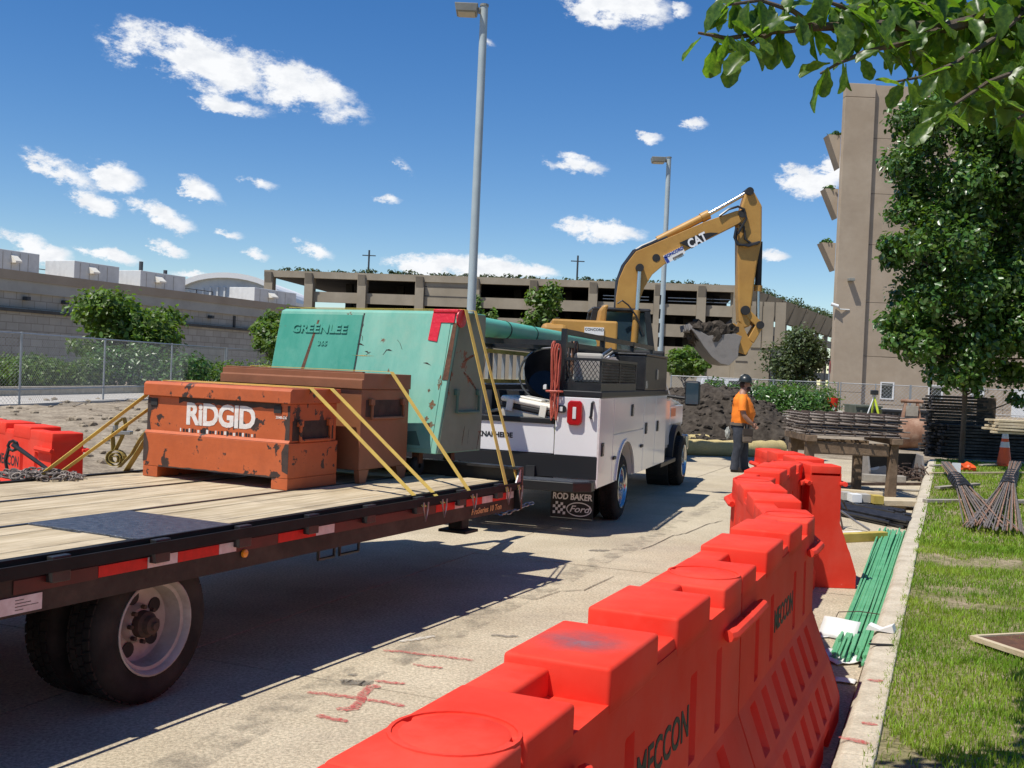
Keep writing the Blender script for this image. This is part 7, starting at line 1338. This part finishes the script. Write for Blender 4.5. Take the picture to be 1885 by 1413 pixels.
# ------------------------------------------------------------------ near oak: trunk outside the frame, its branch hangs into the top right corner
NB = np.array([4.6, 4.4, .13]); no = thing('oak_tree', 'near oak branch with large glossy leaves hanging into the top right corner', 'tree', NB)
def nl(px, py, Y): p = gy(px, py, Y); return Vector(p-NB)
obj('trunk', MB().tube([(0, 0, -.2), (.02, 0, 1.5), (-.05, 0, 3.0), (-.1, .1, 4.6)], [.16, .14, .11, .05], 12), 'bark', no, smooth=True)
TW_ = [[(2060, -40, 4.4), (1900, 10, 4.2), (1740, 50, 4.05), (1600, 45, 3.95), (1500, 50, 3.9), (1420, 58, 3.85), (1340, 70, 3.8), (1285, 60, 3.8)],
       [(1740, 50, 4.05), (1660, 80, 3.9), (1590, 95, 3.85), (1540, 118, 3.8), (1510, 135, 3.8)], [(1420, 58, 3.85), (1385, 80, 3.8), (1350, 108, 3.8)],
       [(1900, 10, 4.2), (1830, 70, 4.0), (1760, 115, 3.9), (1700, 140, 3.85), (1650, 150, 3.8)], [(2000, 60, 4.3), (1900, 120, 4.0), (1820, 150, 3.9), (1760, 190, 3.85), (1720, 215, 3.85)],
       [(1600, 45, 3.95), (1560, 15, 3.9), (1500, -5, 3.9)], [(1740, 50, 4.05), (1700, 10, 4.0), (1650, -15, 4.0)], [(2000, 90, 4.2), (1920, 190, 4.0), (1870, 220, 3.9)], [(1500, 50, 3.9), (1460, 20, 3.85), (1400, 0, 3.85), (1330, 10, 3.85)]]
br = []
for k, tw in enumerate(TW_):
    P = [nl(*q) for q in tw]
    if k == 0: P = [Vector((-.05, 0, 3.0))]+P
    n_ = len(P); r0 = .032 if k == 0 else .009; br.append(obj('branch', MB().tube(P, [max(.0035, r0*(1-i/n_)**1.3+.003) for i in range(n_)], 7), 'bark', no, smooth=True))
# eight leaf shapes: broad towards the tip, wavy lobed edge, folded along the midrib
def leaf_mesh(seed):
    rs = random.Random(seed); n = 11; vs = []; bend = rs.uniform(.1, .45); fold = rs.uniform(.12, .4)
    for i in range(n):
        t = i/(n-1); w = .27*math.sin(math.pi*min(1, (.03+.97*t)**1.7))**.55*(1+.12*math.sin(t*17+seed)) if 0 < i < n-1 else (.01 if i == 0 else .07); z = -bend*t*t*.5
        for s in (-1, -.5, 0, .5, 1): vs.append((s*w, t, z+abs(s)*w*fold-.03*(s == 0)+.02*math.sin(t*14+s*3)*abs(s)))
    fs = [(i*5+j, i*5+j+1, (i+1)*5+j+1, (i+1)*5+j) for i in range(n-1) for j in range(4)]
    me = bpy.data.meshes.new('leaf'); me.from_pydata(vs, [], fs); me.update(); me.polygons.foreach_set('use_smooth', [True]*len(me.polygons)); me.materials.append(MATS['leaf_near']); return me
LM = [leaf_mesh(k) for k in range(8)]
def leaf_at(bi, px, py, Y, size, ang, tilt):
    o = link('leaf', random.choice(LM), br[bi], nl(px, py, Y)); d = Vector((math.cos(ang), random.uniform(-.5, .5), math.sin(ang))).normalized(); up = Vector((random.uniform(-.6, .6), -.55+random.uniform(-.5, .5), .8)).normalized()
    x = d.cross(up).normalized(); z = x.cross(d); o.rotation_euler = Matrix((x, d, z)).transposed().to_euler(); o.scale = (size, size, size)
rr = random.Random(5); cnt = 0
for k, tw in enumerate(TW_):
    seg = list(zip(tw[:-1], tw[1:]))
    for a, b in seg:
        L_ = math.hypot(a[0]-b[0], a[1]-b[1]); m_ = max(2, int(L_/(9 if a[0] > 1620 else 8.5)))
        for i in range(m_):
            f = (i+rr.random())/m_; px = a[0]+(b[0]-a[0])*f; py = a[1]+(b[1]-a[1])*f
            if px > 1905 or cnt >= 290: continue
            ang = rr.uniform(-2.9, -.3) if rr.random() < .62 else rr.uniform(.2, 3.0); leaf_at(k, px+rr.uniform(-8, 8), py+rr.uniform(-8, 8), a[2]+(b[2]-a[2])*f+rr.uniform(-.12, .12), rr.uniform(.085, .135), ang, 0); cnt += 1
# thicker leaf mass behind and beyond, too many to count singly
V_ = []; F_ = []; nv = 0
for k in range(620):
    px = rr.uniform(1600, 1920); py = rr.uniform(-40, 70+(px-1640)*.66); Y = rr.uniform(4.0, 5.2); m_ = LM[k % 8]; s = rr.uniform(.09, .145); p = nl(px, py, Y)
    d = Vector((rr.uniform(-1, 1), rr.uniform(-.6, .6), rr.uniform(-1, .5))).normalized(); up = Vector((rr.uniform(-.6, .6), rr.uniform(-.9, .3), .8)).normalized(); x = d.cross(up).normalized(); z = x.cross(d)
    co = np.empty(len(m_.vertices)*3, np.float32); m_.vertices.foreach_get('co', co); co = co.reshape(-1, 3); V_.append(np.array(p)+s*(co[:, :1]*np.array(x)+co[:, 1:2]*np.array(d)+co[:, 2:]*np.array(z))); F_.append(np.array([list(q.vertices) for q in m_.polygons]).ravel()+nv); nv += len(co)
w = link('leaf_mass', fast_mesh('leaf_mass', np.concatenate(V_), np.concatenate(F_), 4, 'leaf_near', True), no); w['kind'] = 'stuff'
cc2 = []; cr2 = []
for k in range(22):
    a = random.uniform(0, 6.28); d = random.uniform(.3, 1.0); cc2.append((d*1.5*math.cos(a)+.3, d*1.6*math.sin(a), random.uniform(3.0, 5.6))); cr2.append((random.uniform(.45, .75),)*3)
v, fc = leaf_cloud(cc2, cr2, 9000, .13, .3, .35, .5); link('crown', fast_mesh('crown', v, fc, 4, 'leaf_near'), no)
for q in cc2[::2]: obj('limb', MB().tube([(-.05, 0, 2.6), ((q[0]-.05)*.5, q[1]*.5, 2.5+(q[2]-2.5)*.6), q], [.05, .03, .01], 6), 'bark', no, smooth=True)
# white van far behind the hedge
vp = gy(1347, 712, 66); va = thing('van', 'white van parked far behind the hedge', 'van', (vp[0], 66, 0)); obj('body', MB().prism([(-1.9, .35), (1.9, .35), (1.95, 1.0), (1.55, 1.1), (1.0, 1.9), (-1.8, 1.95), (-1.95, 1.2)], 0, 1.9, 'y'), 'car_white', va, .06)
for x0, x1 in ((-1.65, -.35), (-.2, .95)): obj('side_window', MB().prism([(x0, 1.25), (x1, 1.25), (x1-.15, 1.75), (x0, 1.75)], -.012, -.001, 'y'), 'glass_dark', va)
for x in (-1.2, 1.2):
    for y in (.1, 1.8): obj('wheel', MB().lathe([(-.1, .2), (-.1, .34), (.1, .34), (.1, .2)], (x, y, .34), (0, 1, 0), 18), 'tyre', va)
